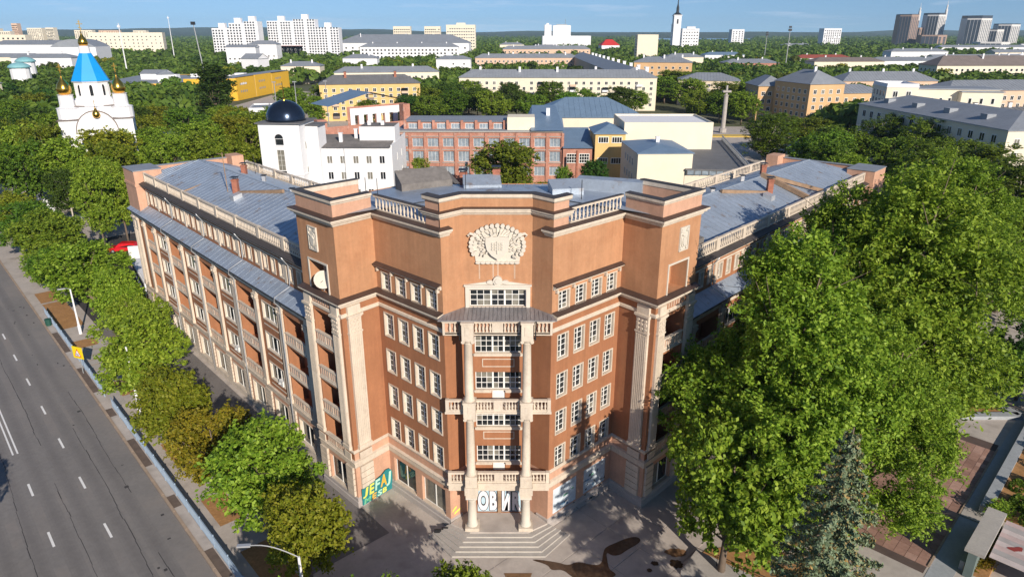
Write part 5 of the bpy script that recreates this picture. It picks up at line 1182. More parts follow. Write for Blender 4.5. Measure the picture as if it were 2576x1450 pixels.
b = MB(); b.box(F, -.5, F.L + .5, -9.5, .5, 20.0, 20.22); b.box(F, F.L, F.L + 3.2, -8.9, -3.2, 19.3, 19.45); part('roof_edge', b, [M_slated], T)
b = MB(); c0_ = F.xy(F.L / 2, -4.5); b.lathe((*c0_, 20.2), [(4.15, 0), (4.15, .4), (3.95, 1.5), (3.4, 2.6), (2.4, 3.55), (1.2, 4.1), (.2, 4.3)], 28); part('dome', b, [M_domed], T, True)
b = MB(); b.lathe((*c0_, 24.4), [(.3, 0), (.3, .4), (.12, .6)], 8); part('finial', b, [M_gold], T)
c = MB(); cf = Fr((c0_[0] - .6, c0_[1]), (c0_[0] + .6, c0_[1])); c.box(cf, .54, .66, -.06, .06, 25, 28.2); c.box(cf, .0, 1.2, -.05, .05, 26.9, 27.05); part('cross', c, [M_gold], T)
T = thing('office_building', (-35, 160, 0), 'white two row windowed building with a brown felt roof', 'building')
F = Fr((-44.6, 150.6), (-26.2, 150.6)); b = MB(); b.box(F, 0, 18.4, -20, 0, -.2, 14.4)
b.plate(Fr(F.xy(18.4, 0), F.xy(18.4, -20)), [(0, 14.3), (10, 14.3), (10, 15.2), (0, 14.7)], -.25, .0) if False else None
part('wall', b, [M_white], T)
b = MB(); b.box(F, 10.5, 18.42, -12, -5, 14.41, 18.2); b.box(F, 18.15, 18.45, -20, 0.02, 14.41, 14.9); part('stair_house', b, [M_white], T)
b = MB(); b.face([F.P(-.4, .5, 14.42), F.P(18.1, .5, 14.42), F.P(18.1, -10, 15.9), F.P(-.4, -10, 15.9)]); b.face([F.P(-.4, -10, 15.9), F.P(18.1, -10, 15.9), F.P(18.1, -20, 14.5), F.P(-.4, -20, 14.5)]); b.box(F, 10.7, 18.2, -11.8, -5.2, 18.21, 18.3); ro = part('roof', b, [M_felt], T)
for s, o, h in ((6.2, -4, 1.9), (9, -7, 2.4)):
    b = MB(); b.box(F, s, s + .7, o - .4, o + .4, 14.8, 15 + h); b.box(F, s - .1, s + .8, o - .5, o + .5, 15 + h, 15.15 + h); part('chimney', b, [M_white], T)
for s in (12, 15): b = MB(); b.box(F, s, s + .7, -8, -7.3, 18.3, 19.2); part('roof_vent', b, [M_white], T)
grid(F, T, .4, 17.6, [10.9, 7.4, 3.6], 6, 1.25, 1.75, 2, 1, 0, True, M_white)
b = MB(); b.tube([F.P(8.0, .08, 14.2), F.P(8.0, .08, 0)], .09, 6); b.tube([F.P(.2, .08, 13.4), F.P(.2, .08, 0)], .08, 6); part('downpipe', b, [M_galv], T)
grid(Fr(F.xy(18.4, 0), F.xy(18.4, -20)), T, 4, 16, [10.6, 6.6], 2, .35, 1.6, 1)

# --- ruined brick shell behind the white block
T = thing('brick_ruin', (-42, 208, 0), 'roofless ruined brick shell behind the white office', 'ruin')
b = MB(); q = [(-53, 193), (-50, 193), (-30, 214), (-26, 206)]
F = Fr((-52.5, 190), (-30.5, 208)); b.wall(F, 0, F.L, 0, 13.4, [(2 + 3.2 * k, 3.6 + 3.2 * k, 8.4, 10.8) for k in range(8)], depth=.5); b.box(F, 0, F.L, -.6, -.5, 0, 13.4)
G = Fr((-30.5, 208), (-27.5, 195)); b.wall(Fr((-34, 222), (-30.5, 209)), 0, 10, 0, 16); b.box(F, -.6, 2.2, -2.4, .6, 0, 15.5); b.box(F, F.L - 2, F.L + .2, -2, .4, 0, 18.2)
b.wall(Fr((-48, 205), (-33, 219)), 0, 20, 0, 17.5, [(2 + 3 * k, 3.5 + 3 * k, 12, 15) for k in range(6)], depth=.5)
part('wall', b, [M_brick], T)
b = MB(); F3 = Fr((-53, 206), (-33, 222)); b.face([F3.P(-1, 1, 17.6), F3.P(13, 1, 21.0), F3.P(13, -12, 21.0), F3.P(-1, -12, 17.6)]); b.face([F3.P(13, 1, 21.0), F3.P(27, 1, 17.8), F3.P(27, -12, 17.8), F3.P(13, -12, 21.0)]); part('roof', b, [M_blue], T)
b = MB(); b.wall(Fr((-47.5, 205.4), (-33, 218.8)), .1, 19, 10, 17, [(1.6 + 3 * k, 3.0 + 3 * k, 12, 15) for k in range(6)], o=.3); part('whitewashed_wall', b, [M_white], T)

# --- brick factory
T = thing('brick_factory', (-6, 190, 0), 'red brick factory with rows of large pale panes', 'factory')
F = Fr((-31, 183.0), (13.2, 182.2)); Lf = F.L; nb = 11; bw = Lf / nb; holes = []
for k in range(nb):
    for z0, z1 in ((2.0, 4.4), (5.7, 8.4), (9.6, 11.8)): holes.append((k * bw + .75, (k + 1) * bw - .45, z0, z1))
b = MB(); b.wall(F, 0, Lf, -.2, 13.4, holes, depth=.3); b.box(F, 0, Lf, -16, -.5, -.2, 13.3)
for k in range(nb + 1): b.box(F, k * bw - .25, k * bw + .45, .002, .28, 0, 13.2)
part('wall', b, [M_brick], T)
b = MB()
for z in (5.35, 8.75, 12.2): b.box(F, 0, Lf, .002, .2, z, z + .18)
b.box(F, -.1, Lf + .1, -.6, .35, 13.4, 13.65); part('string_course', b, [M_concl], T)
kk = wkit(bw - 1.2, 2.4, 2, [(1, 1), (1, 1), (1, 1)], 0, True, .16, .08, M_frame, rev=.1)
wr.seed(2)
def frost(F, s, z, w, h, parent, cols=3):
    me = winmesh(w, h, cols, 1, M_frost, M_frame); return link('window', me, parent, F.mat(s, -.27, z))
for h in holes: frost(F, (h[0] + h[1]) / 2, h[2], h[1] - h[0], h[3] - h[2], T)
# clerestory set back above
F4 = Fr((-28.5, 187), (-2, 186.5)); b = MB(); b.box(F4, 0, F4.L, -12, 0, 13.3, 15.6)
for k in range(8): b.box(F4, k * F4.L / 7 - .3, k * F4.L / 7 + .4, 0, .8, 13.3, 16.0)
part('clerestory', b, [M_brick], T)
for k in range(7): link('window', winmesh(2.3, 1.3, 3, 1, M_frost, M_frame), T, F4.mat((k + .55) * F4.L / 7, .02, 13.8))
b = MB(); b.box(F, .3, Lf - .3, -16, -.3, 13.66, 13.72); b.box(F4, -.4, F4.L + .4, -12.4, .5, 15.61, 15.75); b.box(F4, F4.L + 2, F4.L + 9, -9, -1, 13.7, 13.8); part('roof', b, [M_slate], T)
b = MB(); b.box(F4, F4.L + .8, F4.L + 8, -5, 2.2, 13.6, 17); part('stair_house', b, [M_creaml], T)
b = MB(); k = len(b.v); e0_ = Fr((5.2, 181.8), (13.4, 181.8)); b.face([e0_.P(-.3, .6, 13.9), e0_.P(8.4, .6, 13.9), e0_.P(7.4, -24, 18), e0_.P(.6, -24, 18)]); b.face([e0_.P(-.3, .6, 13.9), e0_.P(.6, -24, 18), e0_.P(-1.2, -24, 14)]); b.face([e0_.P(8.4, .6, 13.9), e0_.P(9.6, -24, 14), e0_.P(7.4, -24, 18)]); part('hipped_roof', b, [M_blue], T)
block('factory_hall', 'long blue metal roofed hall behind the brick factory', 'factory', 7, 214, 40, 214, 13.6, M_creaml, M_blue, 'hip', 22, 5, 0, 0, 0, over=.4)
b = MB(); b.box(W0, 9.5, 10.5, -196, -195, 14, 18.2); t = T; part('chimney', b, [M_white], t)
# lean-to and ochre brick stair block right of the factory
T, F = block('workshop', 'low brick workshop with blue sloping roof beside the ochre stair block', 'workshop', 13.4, 181.2, 21.2, 181.2, 9.2, M_brick, M_blue, 'flat', 14, .1, 0, 0, 0)
b = MB(); b.face([F.P(-.1, .6, 9.5), F.P(7.9, .6, 9.5), F.P(7.9, -14, 13), F.P(-.1, -14, 13)]); part('lean_to_roof', b, [M_blue], T)
for s in (2.3, 5.6): link('window', winmesh(2.6, 2.4, 4, 3), T, F.mat(s, .02, 5.6))
T, F = block('stair_block', 'ochre brick stair block with square dark windows', 'building', 21.6, 180, 29.4, 180, 13.4, M_yellow, M_blue, 'hip', 12, 2.0, 0, 0, 0)
for s in (2.1, 5.6):
    for z in (11, 5.6): link('window', winmesh(2.6, 1.5, 4, 1), T, F.mat(s, .02, z))
block('store_building', 'cream flat roofed store behind the ochre stair block', 'building', 29.6, 184, 53, 184, 15.2, M_creaml, M_white, 'flat', 20, .5, 0, 0, 0)
T, F = block('gate_house', 'plain cream block with blue metal roof and shaded side windows', 'building', 28.6, 156.2, 41.2, 156.8, 12.2, M_creaml, M_blue, 'hip', 19, 1.3, 0, 0, 0, over=.25)
grid(Fr(F.xy(0, -19), F.xy(0, 0)), T, 4, 15, [8.6, 5.0], 4, 1.0, 1.7, 2)
b = MB(); b.box(F, 6, 6.8, -9, -8.2, 12.8, 14.6); b.box(F, 5.9, 6.9, -9.1, -8.1, 14.6, 14.75); part('chimney', b, [M_white], T)
# dark felt roofed hall with grey trussed edge
T = thing('sports_hall', (48, 178, 0), 'hall with a wide dark felt roof and white clerestory', 'building')
b = MB(); b.prism([(39.6, 156.6), (53.0, 155), (60, 200), (44, 200)], 0, 7.4); part('wall', b, [M_creaml], T)
b = MB(); b.prism([(39.6, 156.0), (53.4, 154.4), (60.4, 200), (44, 200)], 8.4, 8.7); part('roof', b, [M_slated], T)
F = Fr((40, 155.8), (53, 154.6)); b = MB(); b.box(F, 0, F.L, -.4, -.2, 7.4, 8.4); part('clerestory', b, [M_frost], T)
b = MB()
for k in range(9): b.box(F, k * F.L / 8 - .1, k * F.L / 8 + .1, -.35, -.1, 7.4, 8.4)
part('glazing_bars', b, [M_slated], T)
G = Fr((53.4, 154.2), (60.6, 201)); b = MB(); b.box(G, 0, G.L, .0, .25, 8.7, 8.95); b.box(G, 0, G.L, .0, .25, 9.8, 10.0); n = 26
for k in range(n): a = k * G.L / n; c = (k + 1) * G.L / n; b.bar(G.P(a, .12, 8.95), G.P((a + c) / 2, .12, 9.8), .12); b.bar(G.P((a + c) / 2, .12, 9.8), G.P(c, .12, 8.95), .12)
part('lattice_girder', b, [M_grey], T)
# sheds inside the yard
T, F = block('shed', 'long timber shed with felt roof in the courtyard', 'shed', 8, 128, 20, 124, 4.2, M_felt, M_felt, 'gable', 8, 2.0, 0, 0, 0)
T = thing('conveyor', (-17, 158, 0), 'rusty sloping conveyor bridge in the courtyard', 'conveyor'); b = MB(); b.bar((-27, 164, 7.2), (-15.5, 161, 7.0), 1.1, .5); b.bar((-15.5, 161, 7.0), (-6, 132, 5.0), 1.1, .5); part('deck', b, [M_felt], T)
b = MB()
for x, y, z in ((-25, 163.5, 7), (-21.5, 162.5, 7), (-17.5, 161.4, 7), (-12, 150, 6)): b.bar((x, y, 0), (x, y, z), .3)
part('leg', b, [M_brickd], T)
tag(part('chute', (lambda m: (m.tube([(-11.2, 160, 4.2), (-10.6, 160, 9.6)], .35, 8), m)[1])(MB()), [M_galv]), 'leaning grey steel duct beside the courtyard tree', 'duct')
b = MB(); b.tube([(16.6, 176, 0), (16.6, 176, 9.6)], .3, 8); tag(part('chimney_pipe', b, [M_brickd]), 'rusty brown steel pipe standing before the workshop', 'pipe')
tag(part('advertising_mast', (lambda m: (m.lathe((84.8, 281, 0), [(1.5, 0), (1.5, 1.6), (.9, 1.7), (.85, 14), (1.1, 14.5), (.5, 14.7), (.4, 18.2)], 10), m.box(W0, 83.2, 86.4, -282, -280, 15.6, 16.3), m)[2])(MB()), [M_concl]), 'tall concrete light column on the square', 'mast')
b = MB(); b.face([(58, 205, -.12), (110, 205, -.12), (112, 300, -.12), (66, 300, -.12)]); struct('square', b, M_conc)
b = MB(); b.prism([(76, 268), (92, 268), (92, 274), (76, 274)], -.12, .2); struct('traffic_island', b, mat('painted_yellow_kerb', (.6, .42, .1), .8))

# --- right hand side
block('apartment_block', 'orange corner block with tall hipped roof at right', 'apartment block', 120.3, 287.6, 136, 291.5, 18.2, M_orange, M_slate, 'hip', 24, 5.0, 5, 4, 6, 1.5, 1.7, stacks=1)
block('apartment_block', 'grey sided lower block left of the orange corner block', 'apartment block', 108, 312, 121, 311.5, 15.8, M_orange, M_slate, 'hip', 20, 4.0, 4, 4, 5, 1.5, 1.7)
block('apartment_block', 'low orange annexe right of the orange corner block', 'apartment block', 137, 296, 158, 300, 14, M_orange, M_slate, 'hip', 16, 3.0, 4, 5, 3, 1.5, 1.7)
T, F = block('institute_building', 'long pale building with shaded street side at the right edge', 'building', 117.4, 164.9, 138, 166.5, 16.2, M_creaml, M_slate, 'hip', 64, 3.4, 4, 5, 0, 1.5, 2.0, base=2.6, side=False, band=M_white, skip=0)
grid(Fr(F.xy(0, -64), F.xy(0, 0)), T, 1.5, 62, [2.4, 5.9, 9.3, 12.6], 15, 1.7, 2.0, 2, 1, 0.0, True)
for k in range(4): b = MB(); b.box(F, 3, 5.4, -14 - k * 14, -11.6 - k * 14, 16.6, 18.6); part('roof_housing', b, [M_slate], T)
T, F = block('institute_tower', 'taller pale end block with ornate cornice at right', 'building', 121.6, 231, 131, 229.4, 21.5, M_creaml, M_white, 'flat', 14, .8, 2, 2, 4, 1.5, 1.9, base=15.5, skip=0, band=M_white)
b = MB(); b.box(F, 9.6, 34, -13, -1.0, 0, 20.6); b.box(F, 22, 34, -1.0, 1.5, 0, 20.0); part('wall', b, [M_creaml], T); b = MB(); b.box(F, 9.4, 34.4, -13.3, -.7, 20.61, 20.9); b.box(F, 21.7, 34.4, -.69, 1.8, 20.01, 20.3); part('roof', b, [M_slate], T)
grid(F, T, 23, 33, [16.4], 3, 1.0, 1.8, 1, o=1.5); grid(F, T, 10.5, 21, [16.8], 4, .9, 1.2, 1, o=-1.0)
block('apartment_block', 'pale pink block with arched pediment at the right edge', 'apartment block', 178, 290, 226, 296, 15.5, M_pink, M_slate, 'hip', 18, 3.5, 4, 14, 4, 1.5, 1.8)
block('apartment_block', 'white walled block with dark roof before the pink block', 'apartment block', 142, 214, 190, 222, 12.6, M_white, M_slated, 'hip', 16, 3.0, 3, 14, 4, 1.4, 1.7, stacks=4)
block('apartment_block', 'long grey roofed terrace behind the orange corner block', 'apartment block', 178, 384, 230, 386, 13.2, M_pink, M_slate, 'hip', 18, 4.5, 4, 14, 4, 1.6, 1.7, stacks=3)
block('apartment_block', 'beige block with wide brown grey roof at far right', 'apartment block', 303, 513, 400, 516, 15.4, M_creaml, M_brownroof, 'hip', 22, 6.5, 4, 24, 4, 1.8, 1.8, stacks=4, cols=1)
block('apartment_block', 'small yellow block with pale grey roof behind square trees', 'apartment block', 92, 395, 124, 388, 13, M_cream, M_slate, 'hip', 22, 3.6, 4, 7, 4, 1.6, 1.6)
block('apartment_block', 'grey roofed block beyond the small yellow one', 'apartment block', 88, 520, 128, 512, 17.5, M_orange, M_slate, 'hip', 20, 3.6, 4, 8, 4, 1.7, 1.7, stacks=3)
# scattered low roofs in the middle distance
low = [(260, 620, 62, 14, M_creaml, M_brownroof, 'low terrace with pale roof among trees right of centre'), (330, 660, 70, 13, M_white, M_slate, 'wide pale roof of a low works beside the far right trees'), (190, 640, 48, 12, M_brick, M_slate, 'low brick terrace with grey roof right of the beige tower'), (410, 700, 90, 14, M_creaml, M_slate, 'grey workshop roof below the brown skyscrapers'), (520, 760, 80, 13, M_white, M_white, 'white flat works roof below the right edge towers'), (300, 760, 60, 12, M_white, mat('rust_red_roof', (0.30, 0.07, 0.045), .7), 'low hall with reddish roof right of the mast'), (600, 900, 120, 14, M_creaml, M_slate, 'long pale shed roof at the far right'), (450, 860, 70, 16, M_white, M_slate, 'white hall with rounded gable on the right'), (240, 900, 50, 11, M_white, M_blue, 'low blue roofed hall near the lamp masts'), (150, 700, 36, 15, M_creaml, M_slate, 'pale roofed house in front of the beige tower'), (-20, 1200, 40, 18, M_creaml, M_slate, 'distant pale roof left of the white factory tower'), (30, 1120, 46, 16, M_white, M_slate, 'distant white house right of the cream tower'), (-330, 1100, 60, 18, M_white, M_slate, 'distant white roof left of the wide hipped hall'), (-430, 620, 50, 17, M_white, M_slate, 'pale shed left of the church cross'), (-520, 700, 60, 15, M_creaml, M_slate, 'long low roof at far left among trees'), (-180, 560, 30, 13, M_creaml, M_slate, 'grey roof cottage above the yellow hall'), (-150, 640, 30, 16, M_white, M_slate, 'pale house behind the yellow ochre block'), (680, 1150, 140, 15, M_white, M_slate, 'pale warehouse roofs before the skyscrapers'), (880, 1250, 160, 15, M_white, M_white, 'white retail sheds at the right horizon'), (560, 1500, 60, 12, M_white, M_slate, 'white sheds beside the lake')]
for x, y, w, h, wm, rm, lab in low: block('low_building', lab, 'building', x, y, x + w, y + w * .06, h, wm, rm, 'hip' if w < 80 else 'gable', 18, 3.2, 2, int(w / 5), 0, 2.0, 1.6, stacks=2, pick=y < 700, cols=1)
block('house', 'red roofed house among the far trees right of centre', 'house', 148, 1200, 178, 1204, 17, M_white, mat('bright_red_roof', (0.50, 0.03, 0.025), .6), 'hip', 22, 9, 1, 4, 0, 2, 2, pick=False)
# masts
for x, y, h, lab, r in ((265.7, 700, 43, 'tall grey floodlight mast at right', .5), (314, 900, 38, 'slender lamp mast left of the tall floodlight mast', .45)):
    T = thing('floodlight_mast', (x, y, 0), lab, 'mast'); b = MB(); b.tube([(x, y, 0), (x, y, h - 3)], [r, r * .6], 8); part('pole', b, [M_grey], T); b = MB(); b.box(W0, x - 1.4, x + 1.4, -y - .8, -y + .8, h - 4.5, h - 2.4); b.box(W0, x - 1.1, x + 1.1, -y - .7, -y + .7, h - 1.8, h); part('lamp_head', b, [M_dark], T)
T = thing('floodlight_mast', (-222, 520, 0), 'leaning dark lamp mast on the left skyline', 'mast'); b = MB(); b.tube([(-222, 520, 0), (-225.5, 520, 43)], [.5, .3], 8); part('pole', b, [M_grey], T); b = MB(); b.box(W0, -227, -224.4, -521, -519, 42.5, 44.6); part('lamp_head', b, [M_dark], T)
for x, y, h, lab in ((-420, 900, 56, 'thin lattice mast above the long white left block'), (-300, 560, 44, 'small aerial mast left of the long white block')):
    b = MB(); b.tube([(x, y, 0), (x, y, h)], [.6, .25], 6); b.box(W0, x - .9, x + .9, -y - .6, -y + .6, h - 3, h - 1.5); tag(part('aerial_mast', b, [M_white]), lab, 'mast')
for x, y, lab in ((-100, 300, 'left lamp pole on the car park'), (-92, 302, 'middle lamp pole on the car park'), (-80, 306, 'right lamp pole on the car park')):
    b = MB(); b.tube([(x, y, 0), (x, y, 18)], [.25, .16], 6); b.box(W0, x - .8, x + .8, -y - .3, -y + .3, 18, 18.4); tag(part('lamp_pole', b, [M_grey]), lab, 'lamp pole')
# ---------------------------------------------------------------- trees
def leaf_mesh(name, pos, nrm, size, rs, m, aspect=1.0, bend=True):
    """Many small leaf cards: pos/nrm (n,3), size (n,)."""
    n = len(pos); nrm = nrm / np.maximum(1e-6, np.linalg.norm(nrm, axis=1, keepdims=True))
    t = rs.normal(size=(n, 3)); u = np.cross(nrm, t); u /= np.maximum(1e-6, np.linalg.norm(u, axis=1, keepdims=True)); v = np.cross(nrm, u)
    s = size[:, None] * .5
    V = np.empty((n, 4, 3)); V[:, 0] = pos - u * s * aspect; V[:, 1] = pos - v * s * .62 + nrm * s * .12; V[:, 2] = pos + u * s * aspect; V[:, 3] = pos + v * s * .62 + nrm * s * .12
    me = bpy.data.meshes.new(name); me.vertices.add(n * 4); me.loops.add(n * 4); me.polygons.add(n)
    me.vertices.foreach_set('co', V.reshape(-1)); me.loops.foreach_set('vertex_index', np.arange(n * 4, dtype=np.int32)); me.polygons.foreach_set('loop_start', np.arange(0, n * 4, 4, dtype=np.int32))
    me.update(calc_edges=True); me.materials.append(m); return me
def crown_points(rs, n, R_, H, z0, clumps, clump_r, top=1.0, shape='round', inner=.25):
    """Leaf positions on clumps spread through an uneven crown of radius R_ and height H above z0."""
    def ok(p):
        r = np.linalg.norm(p); z = (p[2] + 1) / 2; h = np.hypot(p[0], p[1])
        if shape == 'poplar': return r <= 1 and h <= .55 + .45 * math.sin(math.pi * min(1, z * 1.1))
        if shape == 'ovate': return -1 <= p[2] <= 1 and h <= (1.0 - max(0, z - .30) / .70) ** .62 * (1.0 if z > .2 else .72 + 1.4 * z)
        return r <= 1 and not (z < .15 and rs.random() < .5)
    lob = []; nl = max(8, clumps // 9)
    while len(lob) < nl:
        p = rs.uniform(-1, 1, 3)
        if .3 < np.linalg.norm(p / 1.0) and ok(p / .86): lob.append(p)
    c = []
    while len(c) < clumps:
        l_ = lob[rs.integers(0, nl)]; d = rs.normal(size=3); d /= np.linalg.norm(d); lr = rs.uniform(.10, .34) if shape != 'ovate' else rs.uniform(.05, .24); p = l_ + d * lr * np.array([1, 1, 1.25])
        if ok(p / 1.1): c.append(p)
    c = np.array(c); C = np.stack([c[:, 0] * R_ * .86, c[:, 1] * R_ * .86, z0 + (c[:, 2] + 1) / 2 * H], 1)
    cr = clump_r * rs.uniform(.65, 1.3, clumps)
    k = rs.integers(0, clumps, n); d = rs.normal(size=(n, 3)); d /= np.linalg.norm(d, axis=1, keepdims=True)
    d[:, 2] = d[:, 2] * .8 + .12; rad = cr[k] * (inner + (1 - inner) * rs.random(n) ** .45)
    pos = C[k] + d * rad[:, None] * np.array([1, 1, .78])
    out = (pos - np.array([0, 0, z0 + H * .42])); out /= np.maximum(1e-6, np.linalg.norm(out, axis=1, keepdims=True))
    nrm = d * .7 + out * .5 + rs.normal(size=(n, 3)) * .55 + np.array([0, 0, .25])
    return pos, nrm, C, cr
def spray_points(rs, ns, k, R_, H, z0, ln, shape='round', nl=14, lob=(.26, .42)):
    """Leaves strung along short twigs that point out of uneven lobes of the crown: (pos, normal, lobe centres)."""
    def prof(z):
        if shape == 'poplar': return .55 + .45 * math.sin(math.pi * min(1, z * 1.1))
        if shape == 'ovate': return max(0.06, 1.0 - max(0, z - .30) / .70) ** .62 * (1.0 if z > .2 else .66 + 1.7 * z)
        return math.sqrt(max(0.02, 1 - (2 * z - 1) ** 2)) * (1.0 if z > .35 else .86 + .4 * z)
    L = []
    while len(L) < nl:
        z = rs.uniform(.06, .93); a = rs.uniform(0, 6.283); pr = prof(z); r = pr * rs.uniform(.25, .82); q = np.array([r * math.cos(a), r * math.sin(a), z])
        if all(np.linalg.norm((q - w) * np.array([1, 1, 1.4])) > .30 * (14 / nl) ** .4 for w in L) or rs.random() < .02: L.append(q)
    L = np.array(L); lr = rs.uniform(lob[0], lob[1], nl)
    B = []; O = []
    while len(B) < ns:
        i = rs.integers(0, nl); d = rs.normal(size=3); d[2] = d[2] * .9 + .25; d /= np.linalg.norm(d); q = L[i] + d * lr[i] * rs.uniform(.45, 1.0) * np.array([1, 1, .62])
        if not 0 <= q[2] <= 1.02: continue
        if math.hypot(q[0], q[1]) > prof(min(1, q[2])) * 1.06: continue
        c = np.array([q[0], q[1], (q[2] - .45) * .8]); o = d * .75 + c * .6 + np.array([0, 0, .28]); B.append(q); O.append(o / np.linalg.norm(o))
    B = np.array(B) * np.array([R_ * .92, R_ * .92, H]) + np.array([0, 0, z0]); O = np.array(O)
    T = O[:, None, :] + rs.normal(size=(ns, 4, 3)) * .42; T /= np.linalg.norm(T, axis=2, keepdims=True)
    tw = rs.integers(0, 4, (ns, k)); t = rs.random((ns, k)) ** .8; le = ln * rs.uniform(.6, 1.25, (ns, 1))
    D = np.take_along_axis(T, tw[:, :, None].repeat(3, 2), 1)
    pos = B[:, None, :] + D * (t * le)[:, :, None] + rs.normal(size=(ns, k, 3)) * (.17 * ln * (1.1 - .6 * t))[:, :, None]
    nrm = rs.normal(size=(ns, k, 3)) * .75 + np.array([0, 0, .55]) + D * .15 + O[:, None, :] * .25
    return pos.reshape(-1, 3), nrm.reshape(-1, 3), L * np.array([R_ * .92, R_ * .92, H]) + np.array([0, 0, z0])
def tree_proto(seed, R_, H, trunk, n, size, k, ln, leafm, barkm=None, shape='round', nl=14, tr=.17, aspect=1.0, lob=(.26, .42)):
    rs = np.random.default_rng(seed); pos, nrm, C = spray_points(rs, n // k, k, R_, H, trunk, ln, shape, nl, lob); n = len(pos)
    cm = leaf_mesh('crown', pos, nrm, size * rs.uniform(.6, 1.25, n), rs, leafm, aspect)
    b = MB(); zt = trunk + H * .7; b.tube([(0, 0, -.15), (.03, .02, trunk * .6), (-.05, .04, trunk + H * .2), (.08, .03, trunk + H * .45), (.0, 0, zt)], [tr * 1.25, tr, tr * .8, tr * .55, tr * .2], 8)
    for p in C:
        z = trunk * .8 + rs.random() * max(.3, (min(p[2], zt) - trunk * .8)) * .75; m = np.array([p[0] * .5, p[1] * .5, z + (p[2] - z) * .45]); b.tube([(0, 0, z), tuple(m), tuple(p)], [tr * .42, tr * .27, tr * .1], 5)
        for j in range(3):
            e = p + rs.normal(size=3) * R_ * .2; b.tube([tuple(p * .75 + m * .25), tuple(e)], [tr * .12, tr * .03], 4, cap=False)
    return cm, b.mesh('trunk', barkm or M_bark, True)
PROTO = {}
def proto(key, *a, **k): PROTO[key] = tree_proto(*a, **k)
proto('maple_a', 1, 3.4, 5.6, 1.6, 17000, .27, 34, .75, L_green, nl=15); proto('maple_b', 2, 3.4, 5.2, 1.7, 17000, .27, 34, .8, L_green, nl=13); proto('maple_c', 3, 3.4, 6.0, 1.5, 16000, .27, 34, .75, L_green, nl=16)
proto('linden_a', 4, 5.0, 9.0, 3.2, 15000, .42, 30, 1.0, L_green, nl=18); proto('linden_b', 5, 5.0, 8.2, 3.2, 15000, .42, 30, 1.05, L_green, nl=16); proto('linden_c', 6, 5.0, 10.0, 3.0, 15000, .42, 30, 1.0, L_green, nl=18)
proto('poplar', 9, 3.4, 15, 2.5, 13000, .45, 30, 1.0, L_dark, shape='poplar', nl=24)
proto('birch', 12, 3.6, 13, 4.0, 14000, .32, 34, 1.0, L_birch, M_barkl, 'poplar', 26, .15)
proto('big_a', 21, 8.4, 18, 3.5, 150000, .235, 70, 1.15, L_lime, None, 'ovate', 34, .42, 1.25, (.20, .33)); proto('big_b', 22, 8.4, 17, 3.8, 150000, .235, 70, 1.2, L_lime, None, 'ovate', 30, .42, 1.25, (.20, .34))
tree_cnt = 0
ORD = 'first second third fourth fifth sixth seventh eighth ninth tenth eleventh twelfth thirteenth fourteenth fifteenth sixteenth seventeenth eighteenth nineteenth twentieth'.split()
def ordinals(lst): 
    r = sorted(range(len(lst)), key=lambda i: lst[i][0] / lst[i][1]); return {i: ORD[k] for k, i in enumerate(r)}
def tree(key, x, y, R_, top, label, leaf=None, group=None, name='tree', seed=None, z=0.0, trunk_vis=True, bark=None):
    """A tree of the kind `key`: crown radius R_, height top."""
    global tree_cnt; tree_cnt += 1; cm, tm = PROTO[key]; r0 = {'m': 3.4, 'l': 5.0, 'p': 3.4, 'b': 3.6}[key[0]] if not key.startswith('big') else 8.4
    h0 = max(v.co[2] for v in tm.vertices) if False else {'maple_a': 7.2, 'maple_b': 6.9, 'maple_c': 7.5, 'linden_a': 12.2, 'linden_b': 11.4, 'linden_c': 13, 'poplar': 17.5, 'birch': 17, 'big_a': 21.5, 'big_b': 20.8}[key]
    q = random.Random(seed if seed is not None else tree_cnt * 31); T = thing(name, (x, y, z), label, 'tree', group)
    T.scale = (R_ / r0, R_ / r0, top / h0); T.rotation_euler = (0, 0, q.uniform(0, 6.28))
    c = link('crown', cm, T, world=False); t = link('trunk', tm, T, world=False); c['kind'] = 'thing'
    if leaf is not None: c.material_slots[0].link = 'OBJECT'; c.material_slots[0].material = leaf
    if bark is not None: t.material_slots[0].link = 'OBJECT'; t.material_slots[0].material = bark
    return T
# street trees along the kerb, from the camera outwards
ST = [(-14.6, 39.2, 2.5, 7.0, 'maple_b', L_olive, 'olive tinged street tree at the bottom, nearest to the camera'),
      (-19.4, 45.0, 3.2, 7.6, 'maple_a', L_lime, 'fresh green street tree above the olive one at the bottom'),
      (-25.8, 50.6, 2.5, 6.6, 'maple_c', L_yell, 'small yellowing street tree between the green one and the lamp post'),
      (-31.8, 56.4, 3.2, 7.0, 'maple_b', L_olive, 'yellow green street tree right of the white lamp post'),
      (-40.2, 66.2, 3.6, 7.8, 'maple_a', L_lime, 'broad green street tree left of the white lamp post'),
      (-45.2, 76.8, 2.5, 7.0, 'maple_c', L_lime, 'street tree beside the yellow road sign'),
      (-52.0, 84.5, 3.0, 7.0, 'maple_b', L_lime, 'street tree with three bare trunks by the orange soil'),
      (-60.5, 92.0, 4.4, 7.8, 'maple_a', L_lime, 'street tree above the orange soil beds'),
      (-67.0, 98.0, 3.4, 6.8, 'maple_c', L_green, 'dark green street tree opposite the far end of the left wing'),
      (-76.5, 109.5, 4.8, 8.0, 'maple_b', L_green, 'round green street tree near the yard asphalt'),
      (-87.0, 119.0, 4.4, 7.4, 'maple_a', L_green, 'street tree near the left edge of the picture'),
      (-72.0, 101.0, 2.6, 5.4, 'maple_c', L_green, 'low bushy street tree at the kerb on the left edge'),
      (-96.0, 130.0, 4.0, 7.6, 'maple_c', L_olive, 'thin olive street tree where the road leaves the picture')]
for x, y, r, t, k, lf_, lab in ST: tree(k, x, y, r * 1.4, t * 1.25, lab, lf_)
